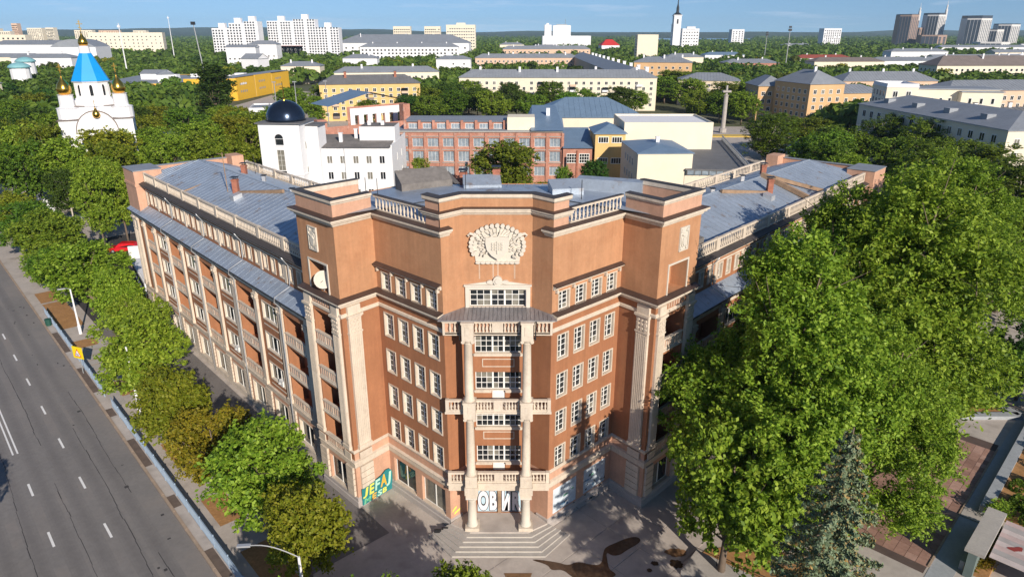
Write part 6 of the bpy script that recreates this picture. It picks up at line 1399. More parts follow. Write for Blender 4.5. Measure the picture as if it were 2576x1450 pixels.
# trees behind the camera, out of frame, whose shade falls on the plaza and the road
for x, y, r, t, w in ((-3.4, 31.0, 3.1, 8.3, 'nearest the steps'), (-8.4, 30.6, 2.9, 8.2, 'nearest the left tower'), (1.2, 26.6, 2.4, 7.0, 'right of the steps'), (-12.6, 29.5, 2.8, 8.4, 'nearest the road')): tree('maple_a', x, y, r, t, 'street tree below the picture shading the plaza, ' + w, L_green, 'trees below the frame')
for x, y, r, t, w in ((-41.5, 36.0, 3.6, 9.6, 'farther'), (-37.0, 29.0, 3.4, 9.8, 'nearer')): tree('maple_c', x, y, r, t, w + ' tree on the far side of the road, left of the picture', L_green, 'trees across the road')
# courtyard
tree('linden_c', -2.1, 154, 9.4, 14.5, 'big round green tree in the courtyard behind the hall', L_green)
tree('linden_a', -21.8, 166, 3.2, 9.5, 'small tree beside the rusty conveyor legs', L_green); tree('linden_c', 19.5, 160, 4.4, 9.5, 'dark tree in the shade of the ochre stair block', L_dark); tree('linden_a', 12.4, 164, 2.4, 8.0, 'small tree before the brick workshop', L_green); tree('maple_b', -13, 150, 2.6, 5.5, 'low bush beside the grey steel duct', L_green); tree('maple_a', 7.0, 158, 3.4, 5.0, 'shrub growing by the shed roof in the courtyard', L_olive); tree('maple_c', -9.5, 158, 2.4, 5.6, 'shrub left of the big courtyard tree', L_dark)
# churchyard and park on the left
yard = [(-104.8, 148, 5.3, 13), (-106.8, 159, 5.6, 14), (-97.6, 150.4, 5.3, 12.5), (-94.5, 159, 7.2, 13.5), (-97.4, 171, 5.6, 12), (-90.5, 176, 5.4, 11.5), (-84.8, 188.7, 6.6, 12.5), (-79.5, 195.8, 6.4, 12), (-76.5, 206.4, 6.2, 12), (-129.9, 181, 6.5, 13), (-118, 166, 5.8, 13), (-122, 150, 5, 12), (-112, 139, 4.4, 11), (-73, 217, 6, 12), (-66, 205, 5.4, 11.5), (-72, 188, 5.2, 11), (-66, 192, 4.6, 10.5), (-77, 174, 5.4, 11), (-84, 165, 5.6, 11.5), (-89, 151, 5.4, 11.5)]
oy = ordinals(yard)
for i, (x, y, r, t) in enumerate(yard): tree(('linden_a', 'linden_b', 'linden_c')[i % 3], x, y, r * 1.25, t + 3.4, oy[i] + ' tree from the left in the churchyard of the white church', (L_green, L_green, L_lime, L_olive)[i % 4], 'churchyard trees')
tree('linden_c', -76.0, 122.8, 4.7, 14.6, 'bright lime green tree with bare trunk beside the red car', L_lime); tree('linden_a', -74.5, 128.0, 5.2, 15.2, 'taller bright green tree behind the red car', L_lime); tree('linden_b', -81.5, 134, 5.4, 14.4, 'bright green tree left of the one by the red car', L_lime); tree('linden_b', -90.7, 138.0, 4.6, 11.8, 'pale stemmed forked tree at the corner of the dark yard', L_dark, bark=M_barkl)
yard2 = [(-185.4, 260.7, 8.0, 14), (-195.9, 289.3, 8.6, 14), (-145.8, 219, 7.0, 14), (-150.2, 206, 7.0, 14), (-139.1, 262.3, 7.4, 13), (-131.2, 258, 7.0, 12.5), (-105.0, 256, 6.0, 12.5), (-128.9, 239, 6.3, 14), (-114, 246, 6.5, 13.5), (-98, 246, 6.2, 13), (-90, 232, 6, 13), (-160, 236, 7, 14), (-172, 232, 7, 14), (-155, 186, 6, 13), (-140, 198, 6, 13), (-165, 280, 8, 14), (-84, 250, 6.5, 13), (-118, 222, 6, 13)]
oy = ordinals(yard2)
for i, (x, y, r, t) in enumerate(yard2): tree(('linden_b', 'linden_c', 'linden_a')[i % 3], x, y, r * 1.2, t, oy[i] + ' tree from the left in the park behind the white church', (L_green, L_olive, L_green, L_dark)[i % 4], 'park trees behind the church')
tree('poplar', -118, 282, 8.6, 26, 'tall dark conical tree in front of the yellow hall', L_dark)
mid = [(-40.7, 327, 8, 14), (-31.6, 337, 9, 15), (-21.5, 350, 9, 15), (-9.1, 309, 8, 14), (-2.5, 350, 7, 14), (19.5, 350, 8, 14.5), (9.2, 314, 6.4, 12), (50.4, 338, 8, 13), (25.6, 322, 7, 12), (38.2, 322, 6.6, 12), (-16, 326, 8, 13.5), (-26, 318, 7.5, 13), (-36, 308, 7, 12), (2, 326, 7, 12.5), (60, 345, 7, 11), (32, 340, 7, 12.5), (-48, 318, 6, 11), (-62, 306, 6, 10)]
oy = ordinals(mid)
for i, (x, y, r, t) in enumerate(mid): tree(('linden_a', 'linden_b', 'linden_c')[i % 3], x, y, r * 1.15, t, oy[i] + ' tree from the left in the row before the cream block', (L_green, L_dark, L_green)[i % 3], 'trees before the cream block')
mid2 = [(95.5, 425, 11, 16), (88.6, 357, 9, 15.5), (120, 430, 11, 16), (100.2, 337, 8.6, 15), (116, 352, 9, 15), (84, 318, 7, 13), (92, 312, 7, 13), (100, 306, 7, 13.5), (86, 400, 10, 15)]
oy = ordinals(mid2)
for i, (x, y, r, t) in enumerate(mid2): tree(('linden_b', 'linden_c', 'linden_a')[i % 3], x, y, r * 1.2, t, oy[i] + ' tree from the left on the square behind the light column', (L_green, L_lime, L_green)[i % 3], 'trees on the square')
for x, y, r, t, w in ((-98.4, 318, 9, 14, 'broadest'), (-92, 345, 8, 14, 'farthest'), (-104, 332, 8, 13, 'leftmost'), (-84, 300, 6, 12, 'smallest')): tree('linden_c', x, y, r, t, w + ' of the green trees behind the dark blue dome', L_green, 'trees behind the dome')
right = [(83.7, 221.9, 8.2, 16), (97.1, 226.7, 8.0, 15), (96.6, 200.3, 8.4, 15.5), (110.0, 206, 6.6, 14.5), (112, 190.8, 6.6, 13.5), (105.6, 167.3, 7.6, 13.5), (104.4, 150.1, 7.4, 13), (94.0, 167.3, 6.8, 13.5), (98.5, 131.7, 6.8, 13), (74.2, 204, 6.2, 14.5), (84, 186, 7, 14), (90, 150, 6.6, 13.5), (84, 130, 6, 13), (78, 166, 6.4, 13)]
oy = ordinals(right)
for i, (x, y, r, t) in enumerate(right):
    t = min(t, 16.5 - (y - 130) * .052)
    bi = i in (0, 3, 4, 6, 8, 9, 11); tree('birch' if bi else ('linden_a', 'linden_b')[i % 2], x, y, r * 1.25, t + (2 if bi else 0), ('pale birch, ' if bi else 'broad green tree, ') + oy[i] + ' from the left in the row before the long pale building', L_birch if bi else L_green, 'birches on the right' if bi else 'broad trees on the right')
# the big trees in front of the right wing
BIG = [('big_a', 20.6, 46.0, 10.0, 24.0, 'huge green tree in front of the right wing, nearest the entrance'), ('big_b', 33.6, 55.0, 12.0, 27.0, 'huge green tree filling the right middle of the picture'), ('big_a', 29.5, 58.5, 8.6, 24.5, 'tall green tree close to the roof of the right wing'), ('big_b', 41.0, 69.5, 9.6, 24.0, 'tall green tree behind the middle one on the right'), ('big_a', 54.0, 80.0, 10.5, 23.0, 'large green tree farther back on the right'),
       ('big_b', 67.0, 106.0, 9.0, 20.5, 'green tree at the right edge below the pale building'), ('big_a', 70.0, 92.0, 7.0, 16.0, 'green tree at the right edge above the shaded path'), ('big_a', 27.4, 45.8, 7.6, 17.5, 'green tree behind the blue spruce'), ('big_a', 52.5, 106, 10.0, 19.5, 'green tree beside the end of the right wing')]
for k, x, y, r, t, lab in BIG: tree(k, x, y, r, t, lab, L_lime)
tree('maple_a', 15.6, 40.6, 5.0, 12.5, 'slim young tree with dark trunk in the soil bed at the bottom', L_lime)
for x, y, r, t, lab in ((55.5, 66.5, 4.6, 9.0, 'dark shaded tree at the right edge beside the blue kerb'), (69.5, 84.5, 4.2, 9.0, 'dark shaded tree at the right edge further back'), (58.5, 60.0, 4.0, 8.0, 'dark tree above the planter hedge at the right edge')): tree('linden_a', x, y, r, t, lab, L_dark)
tree('linden_b', 20.8, 41.6, 4.6, 11.5, 'low spreading tree between the young tree and the spruce', L_lime)
# blue spruce
def spruce(x, y, h, r, label):
    rs = np.random.default_rng(5); P = []; Nn = []; S = []; b = MB(); b.tube([(0, 0, -.2), (0, 0, h * .6), (0, 0, h)], [.26, .14, .03], 8)
    z = 1.6
    while z < h - .25:
        f = (h - z) / (h - 1.6); rr_ = r * (f ** .85) + .15; n = max(5, int(6 + 5 * f)); a0 = rs.uniform(0, 6.28)
        for i in range(n):
            a = a0 + 6.283 * i / n + rs.uniform(-.15, .15); L_ = rr_ * rs.uniform(.8, 1.12); droop = .28 * L_; m = int(150 * L_ / 1.2) + 40; t = rs.random(m) ** .8
            side = rs.normal(size=m) * .15 * L_ * (1.05 - t * .8) * .8
            px = np.cos(a) * t * L_ - np.sin(a) * side; py = np.sin(a) * t * L_ + np.cos(a) * side; pz = z - droop * t + .16 * L_ * t ** 3 - np.abs(side) * .45 + rs.normal(size=m) * .07
            P.append(np.stack([px, py, pz], 1)); d = np.stack([np.cos(a) + rs.normal(size=m) * .6, np.sin(a) + rs.normal(size=m) * .6, .7 + rs.normal(size=m) * .5], 1); Nn.append(d); S.append(rs.uniform(.09, .2, m))
            b.tube([(0, 0, z), (math.cos(a) * L_ * .6, math.sin(a) * L_ * .6, z - droop * .55), (math.cos(a) * L_, math.sin(a) * L_, z - droop + .16 * L_)], [.05, .03, .012], 4)
        z += .5 + .25 * f
    P = np.concatenate(P); Nn = np.concatenate(Nn); S = np.concatenate(S); T = thing('spruce', (x, y, 0), label, 'spruce'); link('needles', leaf_mesh('needles', P, Nn, S, rs, L_spruce, 1.3), T, world=False); link('trunk', b.mesh('trunk', M_bark, True), T, world=False)
spruce(15.9, 27.6, 20.8, 5.6, 'blue grey spruce with brown cones at the bottom right')
# distant trees: single-mesh copies scattered between the roofs
FAR = []
for s in range(5):
    rs = np.random.default_rng(60 + s); pos, nrm, C, cr_ = crown_points(rs, 1500, 5.0, 9.0, 3.0, 34, 1.7, shape='poplar' if s == 4 else 'round'); FAR.append(leaf_mesh('tree', pos, nrm, 1.25 * rs.uniform(.6, 1.3, 1500), rs, (L_far, L_far, L_dark, L_olive, L_dark)[s]))
FP = []   # footprints to keep clear
for o in COL.objects:
    if o.parent is None and o.type == 'EMPTY' and o.get('category') not in ('tree', 'spruce', 'mast', None):
        vs = [c for c in o.children_recursive if c.type == 'MESH' and c.name.split('.')[0] in ('wall', 'roof')]
        if not vs: continue
        xs = []; ys = []
        for c in vs:
            mx = c.matrix_basis
            for v in c.data.vertices: xs.append(v.co[0]); ys.append(v.co[1])
        FP.append((min(xs) - 3, max(xs) + 3, min(ys) - 3, max(ys) + 3))
q = random.Random(99); placed = []; n_far = 0
zones = [('leafy tree among the roofs in the left middle distance', -260, -70, 255, 640, 46), ('leafy tree among the roofs in the far left distance', -480, -130, 420, 900, 28), ('leafy tree between the blocks beyond the cream row', -120, 110, 385, 880, 40), ('leafy tree in the long green belt right of the cream row', 100, 330, 330, 900, 46)]
for lab, xa, xb, ya, yb, cnt in zones:
    k = 0; tries = 0
    while k < cnt and tries < 20000:
        tries += 1; x, y = q.uniform(xa, xb), q.uniform(ya, yb)
        if abs(x) > .80 * y + 12: continue
        if any(a < x < c and d < y < e for a, c, d, e in FP): continue
        if any((x - a) ** 2 + (y - c) ** 2 < 62 for a, c in placed): continue
        if -162 < x < -66 and 238 < y < 545: continue
        placed.append((x, y)); k += 1; s = q.uniform(1.0, 1.5); o = link('tree', FAR[q.choice((0, 1, 2, 3, 0, 1))]); o.location = (x, y, -.5); o.rotation_euler = (0, 0, q.uniform(0, 6.28)); o.scale = (s, s, q.uniform(1.0, 1.35)); tag(o, lab, 'tree', lab.replace('leafy tree', 'trees'))
# the woods: one mass of crowns running to the horizon
def woods():
    rs = np.random.default_rng(17); P = []; Nn = []; S = []; cnt = 0; q2 = random.Random(31)
    while cnt < 20000:
        y = 260 * (5200 / 260) ** q2.random(); x = q2.uniform(-.86, .86) * y
        if any(a < x < c and d < y < e for a, c, d, e in FP): continue
        if 560 < x * 1.0 and 2850 < y and x < y * .33 and x > y * .19: continue
        if y < 1100 and mnoise.noise((x * .006, y * .006, 3)) < -.28: continue
        if -162 < x < -66 and y < 545 or y < 420 and 50 < x < 120: continue
        if y < 330 and abs(x) < 90: continue
        if -32 < x < 60 and 330 < y < 366: continue
        cnt += 1; r = q2.uniform(3.6, 6.5) * (1 + y / 3500); h = q2.uniform(8, 13.5) if y < 900 else q2.uniform(9, 16); m = 46 if y < 700 else (26 if y < 1500 else 14)
        d = rs.normal(size=(m, 3)); d /= np.linalg.norm(d, axis=1, keepdims=True); d[:, 2] = np.abs(d[:, 2]) * 1.0 - .15
        P.append(np.array([x, y, h - r * .9]) + d * r * np.array([1, 1, .9]) * rs.uniform(.75, 1.05, (m, 1))); Nn.append(d + rs.normal(size=(m, 3)) * .35); S.append(np.full(m, r * (.62 if y < 700 else .85)) * rs.uniform(.7, 1.3, m))
    o = link('woods', leaf_mesh('woods', np.concatenate(P), np.concatenate(Nn), np.concatenate(S), rs, L_far)); o['kind'] = 'stuff'
woods()

# ---------------------------------------------------------------- street furniture and vehicles on the left
T = thing('railing', (*LS(70, 12.1), 0), 'long pale blue metal railing between kerb and footpath', 'railing')
FR = Fr(LS(36, 12.12), LS(112, 12.12))
rl = MB(); rl.box(W0, 0, 2.9, -.03, .03, 1.1, 1.18); rl.box(W0, 0, 2.9, -.025, .025, .1, .17)
for i in range(22): rl.box(W0, .05 + i * .13, .105 + i * .13, -.015, .015, .17, 1.1)
rme = rl.mesh('railing_panel', M_fencebl); pl_ = MB(); pl_.box(W0, -.045, .045, -.045, .045, -.05, 1.28); pme = pl_.mesh('post', M_fencebl)
for k in range(26):
    if 13.4 < k < 14.6: continue
    link('railing_panel', rme, T, FR.mat(k * 2.95, 0, 0)); link('post', pme, T, FR.mat(k * 2.95 - .02, 0, 0))
def lamp(x, y, h, label, arms):
    T = thing('street_lamp', (x, y, 0), label, 'street lamp'); b = MB(); b.lathe((x, y, 0), [(.2, 0), (.2, 1.2), (.14, 1.3), (.11, h * .6), (.085, h)], 10); part('pole', b, [M_white], T)
    for dx, dy, up, n in arms:
        b = MB(); pts = [(x + dx * t, y + dy * t, h + up * math.sin(min(1, t * 1.15) * math.pi / 2)) for t in [i / n for i in range(n + 1)]]; b.tube(pts, .04, 6); part('arm', b, [M_grey], T)
        e = pts[-1]; p = pts[-2]; b = MB(); d = (Vector(e) - Vector(p)).normalized(); b.bar(Vector(e) - d * .1, Vector(e) + d * .75, .24, .12); part('lamp_head', b, [M_galv], T)
lamp(-39.3, 63.3, 8.0, 'white street lamp pole between two street trees', [])
lamp(-13.8, 35.5, 6.2, 'street lamp with curved arm at the bottom edge', [(-3.0, -2.2 + 2.0, 1.1, 8)])
lamp(-58.0, 84.3, 6.4, 'street lamp with white head by the yellow road sign', [(-.5, -.4, .2, 3)])
lamp(-104.5, 150.3, 11, 'white utility pole with wires at the left edge', [(-1.8, -1.5, .4, 4), (1.6, 1.4, .4, 4)])
fw_ = Fr(LS(103, WO), LS(50, WO)); acm = MB(); acm.box(W0, -.42, .42, -.0, .32, 0, .6); acm.lathe((-.1, -.33, .3), [(.2, -.02), (.2, .02)], 10); acm = acm.mesh('air_conditioner', M_frame)
for u, z, w in ((9.2, 5.5, 'lowest, nearest the tower'), (4.6, 8.7, 'in the bay next to the tower'), (20.0, 5.4, 'in the second bay from the tower'), (15.3, 8.7, 'in the middle storey of the second bay'), (26.0, 12.0, 'top storey of the third bay'), (36.2, 5.5, 'low in the fourth bay')):
    o = link('air_conditioner', acm); o.matrix_basis = fw_.mat(53 - u, -1.3 if u not in (9.2, 20.0) else -.2, z); tag(o, 'white air conditioner on the left wing, ' + w, 'air conditioner', 'air conditioners on the left wing')
# yellow warning sign
T = thing('road_sign', (-50.9, 73.5, 0), 'yellow square warning sign with a white triangle on a post', 'road sign'); F = Fr((-51.75, 73.1), (-50.25, 72.5))
b = MB(); b.tube([F.P(F.L / 2, -.1, 0), F.P(F.L / 2, -.1, 3.4)], .05, 6); part('post', b, [M_grey], T)
b = MB(); b.box(F, 0, F.L, -.03, .03, 2.0, 3.5); part('board', b, [M_yell], T)
m_ = F.L / 2
b = MB(); b.plate(F, [(m_ - .55, 2.25), (m_ + .55, 2.25), (m_, 3.25)], .032, .045); part('triangle_border', b, [M_redp], T)
b = MB(); b.plate(F, [(m_ - .4, 2.34), (m_ + .4, 2.34), (m_, 3.06)], .047, .055); part('triangle', b, [M_white], T)
b = MB(); b.box(F, m_ - .16, m_ - .06, .057, .065, 2.4, 2.66); b.box(F, m_ + .04, m_ + .13, .057, .065, 2.4, 2.62); part('symbol', b, [M_black], T)
tag(part('litter_bin', (lambda m: (m.lathe((-64.05, 87.1, 0), [(.35, 0), (.4, .9), (.42, .95), (.1, 1.0)], 10), m)[1])(MB()), [mat('dark_green_paint', (.02, .08, .06), .5)]), 'dark green litter bin at the corner of the orange soil', 'litter bin')
# white fence along the road to the church
T = thing('white_fence', (-125, 176, 0), 'white concrete fence with tall pillars along the road', 'fence'); F = Fr((-161, 215), (-98.6, 144.2)); n = 30; b = MB(); b.box(F, 0, F.L, -.12, .12, -.1, .5); part('base_wall', b, [M_white], T)
pm_ = MB(); pm_.box(W0, -.3, .3, -.3, .3, 0, 2.5); pm_.box(W0, -.36, .36, -.36, .36, 2.5, 2.65); pm = pm_.mesh('pillar', M_white); gm = MB()
for i in range(9): gm.box(W0, .4 + i * .27, .5 + i * .27, -.05, .05, .5, 2.0)
gm.box(W0, .3, 2.85, -.06, .06, 1.85, 2.0); gm = gm.mesh('fence_panel', M_white)
for k in range(n + 1): link('pillar', pm, T, F.mat(k * F.L / n, 0, 0)); 
for k in range(n): link('fence_panel', gm, T, F.mat(k * F.L / n, 0, 0))
b = MB(); F = Fr((-98.3, 144.0), (-84, 150)); b.box(F, 0, F.L, -.12, .12, -.1, .55); tag(part('low_wall', b, [M_white]), 'low white wall behind the dark yard', 'wall')
# red car
def car(x, y, rz, label, m, Lc=4.7, Wc=1.85, Hc=1.5, glass=True):
    T = thing('car', (x, y, -.0), label, 'car'); T.rotation_euler = (0, 0, rz); h = Lc / 2; w = Wc / 2; b = MB()
    prof = [(-h, .35), (-h, .75), (-h * .95, .9), (-h * .45, 1.0), (-h * .2, Hc * .96), (h * .45, Hc), (h * .82, Hc * .93), (h * .98, 1.0), (h, .7), (h, .35)]
    n = len(prof); k = len(b.v)
    for sy in (-1, 1):
        for i, (px, pz) in enumerate(prof): b.v.append((px, sy * w * (.82 if pz > 1.05 else 1.0), pz))
    for i in range(n): j = (i + 1) % n; b.f.append((k + i, k + j, k + n + j, k + n + i)); b.m.append(0)
    b.f.append(tuple(range(k, k + n))[::-1]); b.f.append(tuple(range(k + n, k + 2 * n))); b.m += [0, 0]
    part('body', b, [m], T, world=False)
    b = MB(); P = [(-h * .43, 1.03), (-h * .215, Hc * .93)]
    b.face([(P[0][0] - .02, -w * .8, P[0][1] + .01), (P[0][0] - .02, w * .8, P[0][1] + .01), (P[1][0] - .03, w * .74, P[1][1] + .02), (P[1][0] - .03, -w * .74, P[1][1] + .02)]); part('windscreen', b, [M_glass], T, world=False)
    for sy in (-1, 1):
        b = MB(); pts = [(-h * .34, 1.06), (-h * .19, Hc * .9), (h * .42, Hc * .93), (h * .74, Hc * .87), (h * .84, 1.06)]; b.face([(px, sy * (w * .97 - (pz - 1.05) * .3 * w / .45 * .5), pz) for px, pz in (pts if sy < 0 else pts[::-1])]); part('side_window', b, [M_glass], T, world=False)
        for sx in (-.62, .62):
            b = MB(); b.tube([(sx * h, sy * (w - .2), .33), (sx * h, sy * (w + .02), .33)], .33, 14); wl_ = part('wheel', b, [M_tyre], T, world=False); b = MB(); b.tube([(sx * h, sy * (w + .0), .33), (sx * h, sy * (w + .035), .33)], .2, 10); part('rim', b, [M_grey], wl_, world=False)
    for sy in (-1, 1): b = MB(); b.box(W0, -h - .02, -h + .05, sy * w * .72 - .16, sy * w * .72 + .16, .62, .78); part('headlight', b, [M_frame], T, world=False)
    return T
car(-71.6, 121.2, .12, 'red car parked beside the end of the left wing', M_redp, 5.2, 2.0, 1.75)
T = thing('bus', (-58.2, 101.2, 0), 'white bus with dark windscreen and red lower front behind the left wing', 'bus'); F = Fr((-62.6, 107.2), (-54.8, 96.0)); L_ = F.L
b = MB(); b.box(F, 0, L_, -2.5, 0, .35, 2.9); b.box(F, .3, L_ - .2, -2.3, -.2, 2.9, 3.1); part('body', b, [M_white], T)
b = MB(); b.box(F, L_, L_ + .04, -2.3, -.2, 1.5, 2.65); part('windscreen', b, [M_glass], T)
b = MB(); b.box(F, L_, L_ + .06, -2.5, 0, .35, 1.2); part('bumper', b, [mat('faded_red_paint', (.5, .09, .05), .5)], T)
b = MB()
for k in range(7): b.box(F, .6 + k * 1.75, 2.1 + k * 1.75, .0, .03, 1.5, 2.5)
b.box(F, .2, L_ - .3, -1.9, -1.5, 3.1, 3.35); part('side_window', b, [M_glass], T)
for s in (2.4, L_ - 2.6):
    for o in (-.12, -2.38): b = MB(); b.tube([F.P(s, o - .13, .48), F.P(s, o + .14, .48)], .48, 14); part('wheel', b, [M_tyre], T)
b = MB(); F = Fr((-66.2, 113.2), (-58.6, 114.8)); b.box(F, 0, F.L, -.15, .15, 0, 3.4); F = Fr((-68.0, 111.6), (-63.2, 107.9)); tag(part('yard_wall', b, [M_white]), 'white wall enclosing grass behind the left wing', 'wall')
b = MB(); b.face([(-64, 109, .012), (-55, 101, .012), (-52, 104, .012), (-60, 113.5, .012)]); struct('grass_patch', b, M_grass)

# ---------------------------------------------------------------- paved terrace and planters on the right
D45 = np.array([.7071, .7071]); N45 = np.array([.7071, -.7071])
def RP(a, c): q = np.array([32.25, 42.12]) + D45 * a + N45 * c; return (float(q[0]), float(q[1]))   # a along the edge, c to the right of it
FRt = Fr(RP(-30, 0), RP(60, 0))  # s = a + 30; outward = +c
b = MB(); b.box(FRt, 28, 52, -9.0, -.02, -.05, .004); terrace = struct('terrace', b, M_tilegap)
tm_ = [(lambda m: (m.box(W0, -.385, .385, -.385, .385, -.02, .03), m.mesh('paving_tile', mm))[1])(MB()) for mm in (M_redtile, mat('red_brown_paving_tile_light', (0.40, 0.25, 0.20), .9, .2, .4, .15, 3), mat('red_brown_paving_tile_dark', (0.27, 0.155, 0.12), .9, .2, .4, .15, 3))]
q = random.Random(77)
for i in range(27):
    for j in range(11):
        x, y = FRt.xy(29.3 + i * .8, -.42 - j * .8); m = Matrix.Translation((x, y, q.uniform(-.006, .008))) @ Matrix.Rotation(FRt.ang + q.uniform(-.01, .01), 4, 'Z')
        link('paving_tile', q.choice((tm_[0], tm_[0], tm_[1], tm_[2])), terrace, m)
b = MB()
for k in range(21): b.box(FRt, 29 + k * 1.05, 30.0 + k * 1.05, -.01, .14, -.05, .10)
struct('terrace_kerb', b, M_kerb)
b = MB(); b.box(FRt, 20, 37.4, .15, 1.7, -.05, .02); b.box(FRt, 38.9, 60, .15, 1.1, -.05, .02); struct('gutter_paving', b, M_bluestone)
b = MB(); b.box(FRt, 37.4, 38.9, .15, 2.6, -.05, .12); struct('threshold_slab', b, M_concl)
T = thing('planter', (*RP(14, 2.5), 0), 'long raised planter with grey stone rim beside the terrace', 'planter'); b = MB()
for k in range(8): b.box(FRt, 39.0 + k * 2.6, 41.56 + k * 2.6, 1.1, 1.9, 0, .75)
b.box(FRt, 39.2, 59.5, 1.9, 7.5, 0, .55, 1); b.box(FRt, 59.6, 60.4, 1.1, 9, 0, .75); part('rim', b, [M_bluestone, M_soil], T)
T = thing('planter', (*RP(2, 2.0), 0), 'low planter with brown hedge below the concrete slab', 'planter'); b = MB(); b.box(FRt, 30.4, 36.8, 1.7, 2.0, 0, .8); b.box(FRt, 30.4, 36.8, 2.0, 3.6, 0, .5, 1); part('rim', b, [M_bluestone, M_soil], T)
def hedge(label, s0, s1, o0, o1, h, n, m, seed, size=.28, kind='hedge'):
    rs = np.random.default_rng(seed); F = FRt; k = 30; cs = rs.uniform(s0, s1, k); co_ = rs.uniform(o0, o1, k); i = rs.integers(0, k, n); d = rs.normal(size=(n, 3)); d /= np.linalg.norm(d, axis=1, keepdims=True); d[:, 2] = np.abs(d[:, 2])
    s = cs[i] + d[:, 0] * .75; o = co_[i] + d[:, 1] * .6; z = .45 + d[:, 2] * h; base = F.a[None, :] + F.d[None, :] * s[:, None] - F.i[None, :] * o[:, None]
    P = np.concatenate([base, z[:, None]], 1); ob = link(kind, leaf_mesh(kind, P, d + rs.normal(size=(n, 3)) * .5 + np.array([0, 0, .4]), size * rs.uniform(.6, 1.3, n), rs, m)); tag(ob, label, 'hedge')
hedge('green leafy shrubs in the raised planter at the right edge', 39.5, 59, 2.4, 6.5, 1.0, 7000, L_green, 3); hedge('brown tinged low hedge under the concrete slab', 30.6, 36.6, 2.2, 3.3, .7, 2600, L_yell, 4, .22); hedge('yellow green bush at the corner of the concrete slab', 38.6, 40.0, 2.0, 3.0, 1.0, 900, L_lime, 6, .22)
T = thing('canopy_slab', (*RP(3, 4), 0), 'weathered concrete canopy slab with pinkish boarded deck', 'canopy'); Z = 2.4
b = MB(); pts = [(38.2, 45.4), (39.1, 44.5), (34.3, 39.8), (33.4, 40.7)]; b.prism(pts[::-1] if False else [(33.4, 40.7), (34.3, 39.8), (39.1, 44.5), (38.2, 45.4)], Z - .25, Z); part('slab', b, [M_concl], T)
b = MB(); b.prism([(33.6, 40.5), (34.0, 40.1), (38.8, 44.6), (38.2, 45.1)], 0, Z - .26); part('wall', b, [mat('green_grey_wall', (.13, .17, .16), .85, .15, .6)], T)
b = MB(); q = random.Random(6)
for k in range(9):
    a = k * .62; mi = k % 3; p0 = (38.85 - a * .7071, 44.2 - a * .7071); p1 = (p0[0] - .6 * .7071, p0[1] - .6 * .7071); r = (9 * .7071, -9 * .7071); b.prism([(p1[0] + .05, p1[1] - .05), (p1[0] + r[0], p1[1] + r[1]), (p0[0] + r[0], p0[1] + r[1]), (p0[0] + .05, p0[1] - .05)], Z - .42, Z - .36 + q.uniform(0, .03), (0, 1, 2)[mi])
part('deck_board', b, [mat('pinkish_board', (.50, .38, .36), .85, .15, 1.2), mat('grey_board', (.38, .35, .34), .85, .15, 1.2), mat('pale_board', (.55, .47, .45), .85, .15, 1.2)], T)
b = MB(); p = [(37.4 + .5 * math.cos(t) * (1 + .3 * math.sin(3 * t)), 40.9 + .35 * math.sin(t) * (1 + .4 * math.cos(2 * t)), Z - .32) for t in [i * math.pi / 8 for i in range(16)]]; b.face(p); part('red_stain', b, [mat('red_stain', (.30, .05, .04), .8)], T)
b = MB(); b.face([(52.7, 62.86, .01), (48, 62.86, .01), (48.2, 68, .01), (52.4, 68.1, .01)]); struct('lawn_bed', b, M_soil)
T = thing('triangular_kerb', (51, 64, 0), 'pale blue triangular kerb around a dark bed at the right edge', 'kerb'); b = MB()
for a, c in (((47, 62.9), (53.4, 62.9)), ((53.4, 62.9), (50.5, 69.5))): b.bar((*a, .2), (*c, .2), .9, .4)
part('kerb', b, [M_bluestone], T)
T = thing('bollard_lamp', (35.3, 52.4, 0), 'short white lamp post standing on the red terrace', 'lamp'); b = MB(); b.lathe((35.3, 52.4, 0), [(.3, 0), (.3, .1), (.14, .2), (.12, 3.2)], 10); part('post', b, [M_white], T); b = MB(); b.lathe((35.3, 52.4, 3.2), [(.14, 0), (.3, .1), (.3, .5), (.1, .62)], 10); part('globe', b, [M_white], T)
b = MB(); b.box(Fr((14.2, 42.6), (22, 36.5)), 0, 9.5, -.2, 2.6, .0, .42); tag(part('concrete_ledge', b, [M_concl]), 'pale concrete ledge behind the young tree at the bottom', 'ledge')
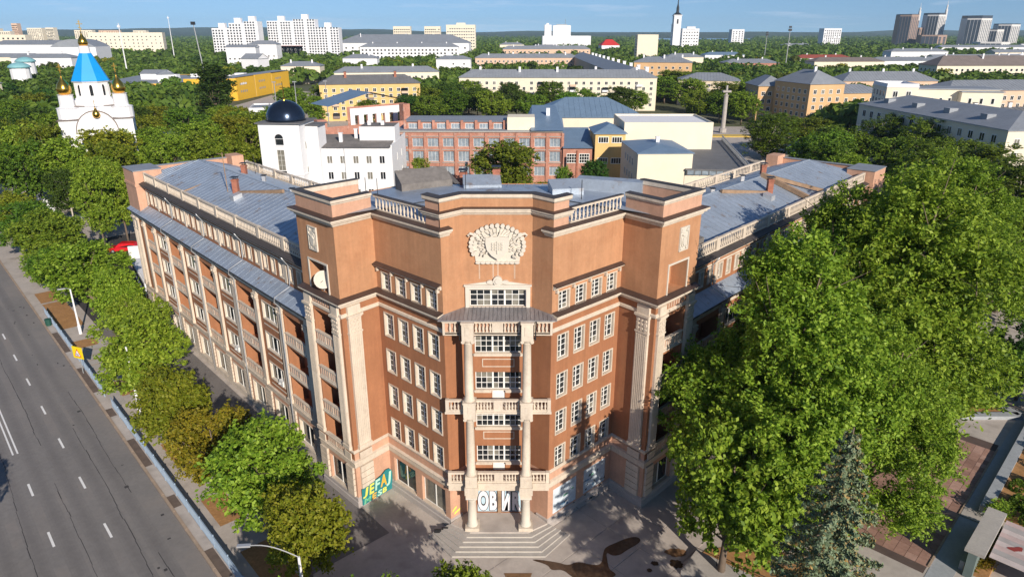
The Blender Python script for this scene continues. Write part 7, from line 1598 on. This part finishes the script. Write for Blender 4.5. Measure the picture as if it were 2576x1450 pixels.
T = thing('handrail', (18, 39, 0), 'dark metal handrail on the concrete ledge', 'handrail'); b = MB(); F = Fr((15.5, 41.2), (21, 36.9)); b.tube([F.P(0, .2, .42), F.P(0, .2, 1.4), F.P(6, .2, 1.4), F.P(6, .2, .42)], .03); b.tube([F.P(2, .2, .42), F.P(2, .2, 1.4)], .03); b.tube([F.P(4, .2, .42), F.P(4, .2, 1.4)], .03); part('rail', b, [M_dark], T)

# ---------------------------------------------------------------- hills, lake
b = MB(); q = random.Random(2)
def ridge(y, h, seed, x0, x1, n=90):
    pts = []
    for i in range(n + 1):
        x = x0 + (x1 - x0) * i / n; z = h * (.45 + .55 * max(0, mnoise.fractal((x * .00045, seed * 3.1, 0), 1.0, 2.0, 4) + .35)); pts.append((x, z))
    for (xa, za), (xb, zb) in zip(pts, pts[1:]):
        b.face([(xa, y - 900, -.3), (xb, y - 900, -.3), (xb, y, zb), (xa, y, za)]); b.face([(xa, y, za), (xb, y, zb), (xb, y + 900, -.3), (xa, y + 900, -.3)])
ridge(6300, 52, 1, -6500, 6500); ridge(7600, 74, 2, -7500, 7500); ridge(5400, 30, 3, -5600, 5600)
struct('hills', b, mat('wooded_hills', (0.035, 0.06, 0.03), .95, .35, .004, .2, .02), smooth=True)
b = MB(); b.face([(560, 2500, .0), (1050, 2900, .0), (1500, 4300, .0), (900, 4600, .0), (650, 3600, .0)]); struct('lake', b, M_lake)
# haze
hz = MB(); hz.box(W0, -8600, 8600, -8600, 1200, -1.2, 175); ho = part('haze', hz, []) if False else None
hm = bpy.data.materials.new('haze_air'); hm.use_nodes = True; nt = hm.node_tree; nt.nodes.clear(); oo = nt.nodes.new('ShaderNodeOutputMaterial'); pv = nt.nodes.new('ShaderNodeVolumePrincipled')
pv.inputs['Color'].default_value = (0.55, 0.78, 1.0, 1); pv.inputs["Density"].default_value = 0.00006; pv.inputs['Anisotropy'].default_value = 0.0
nt.links.new(pv.outputs[0], oo.inputs['Volume'])
USE_HAZE = True
if USE_HAZE:
    ho = link('haze', hz.mesh('haze', [hm])); ho['kind'] = 'stuff'
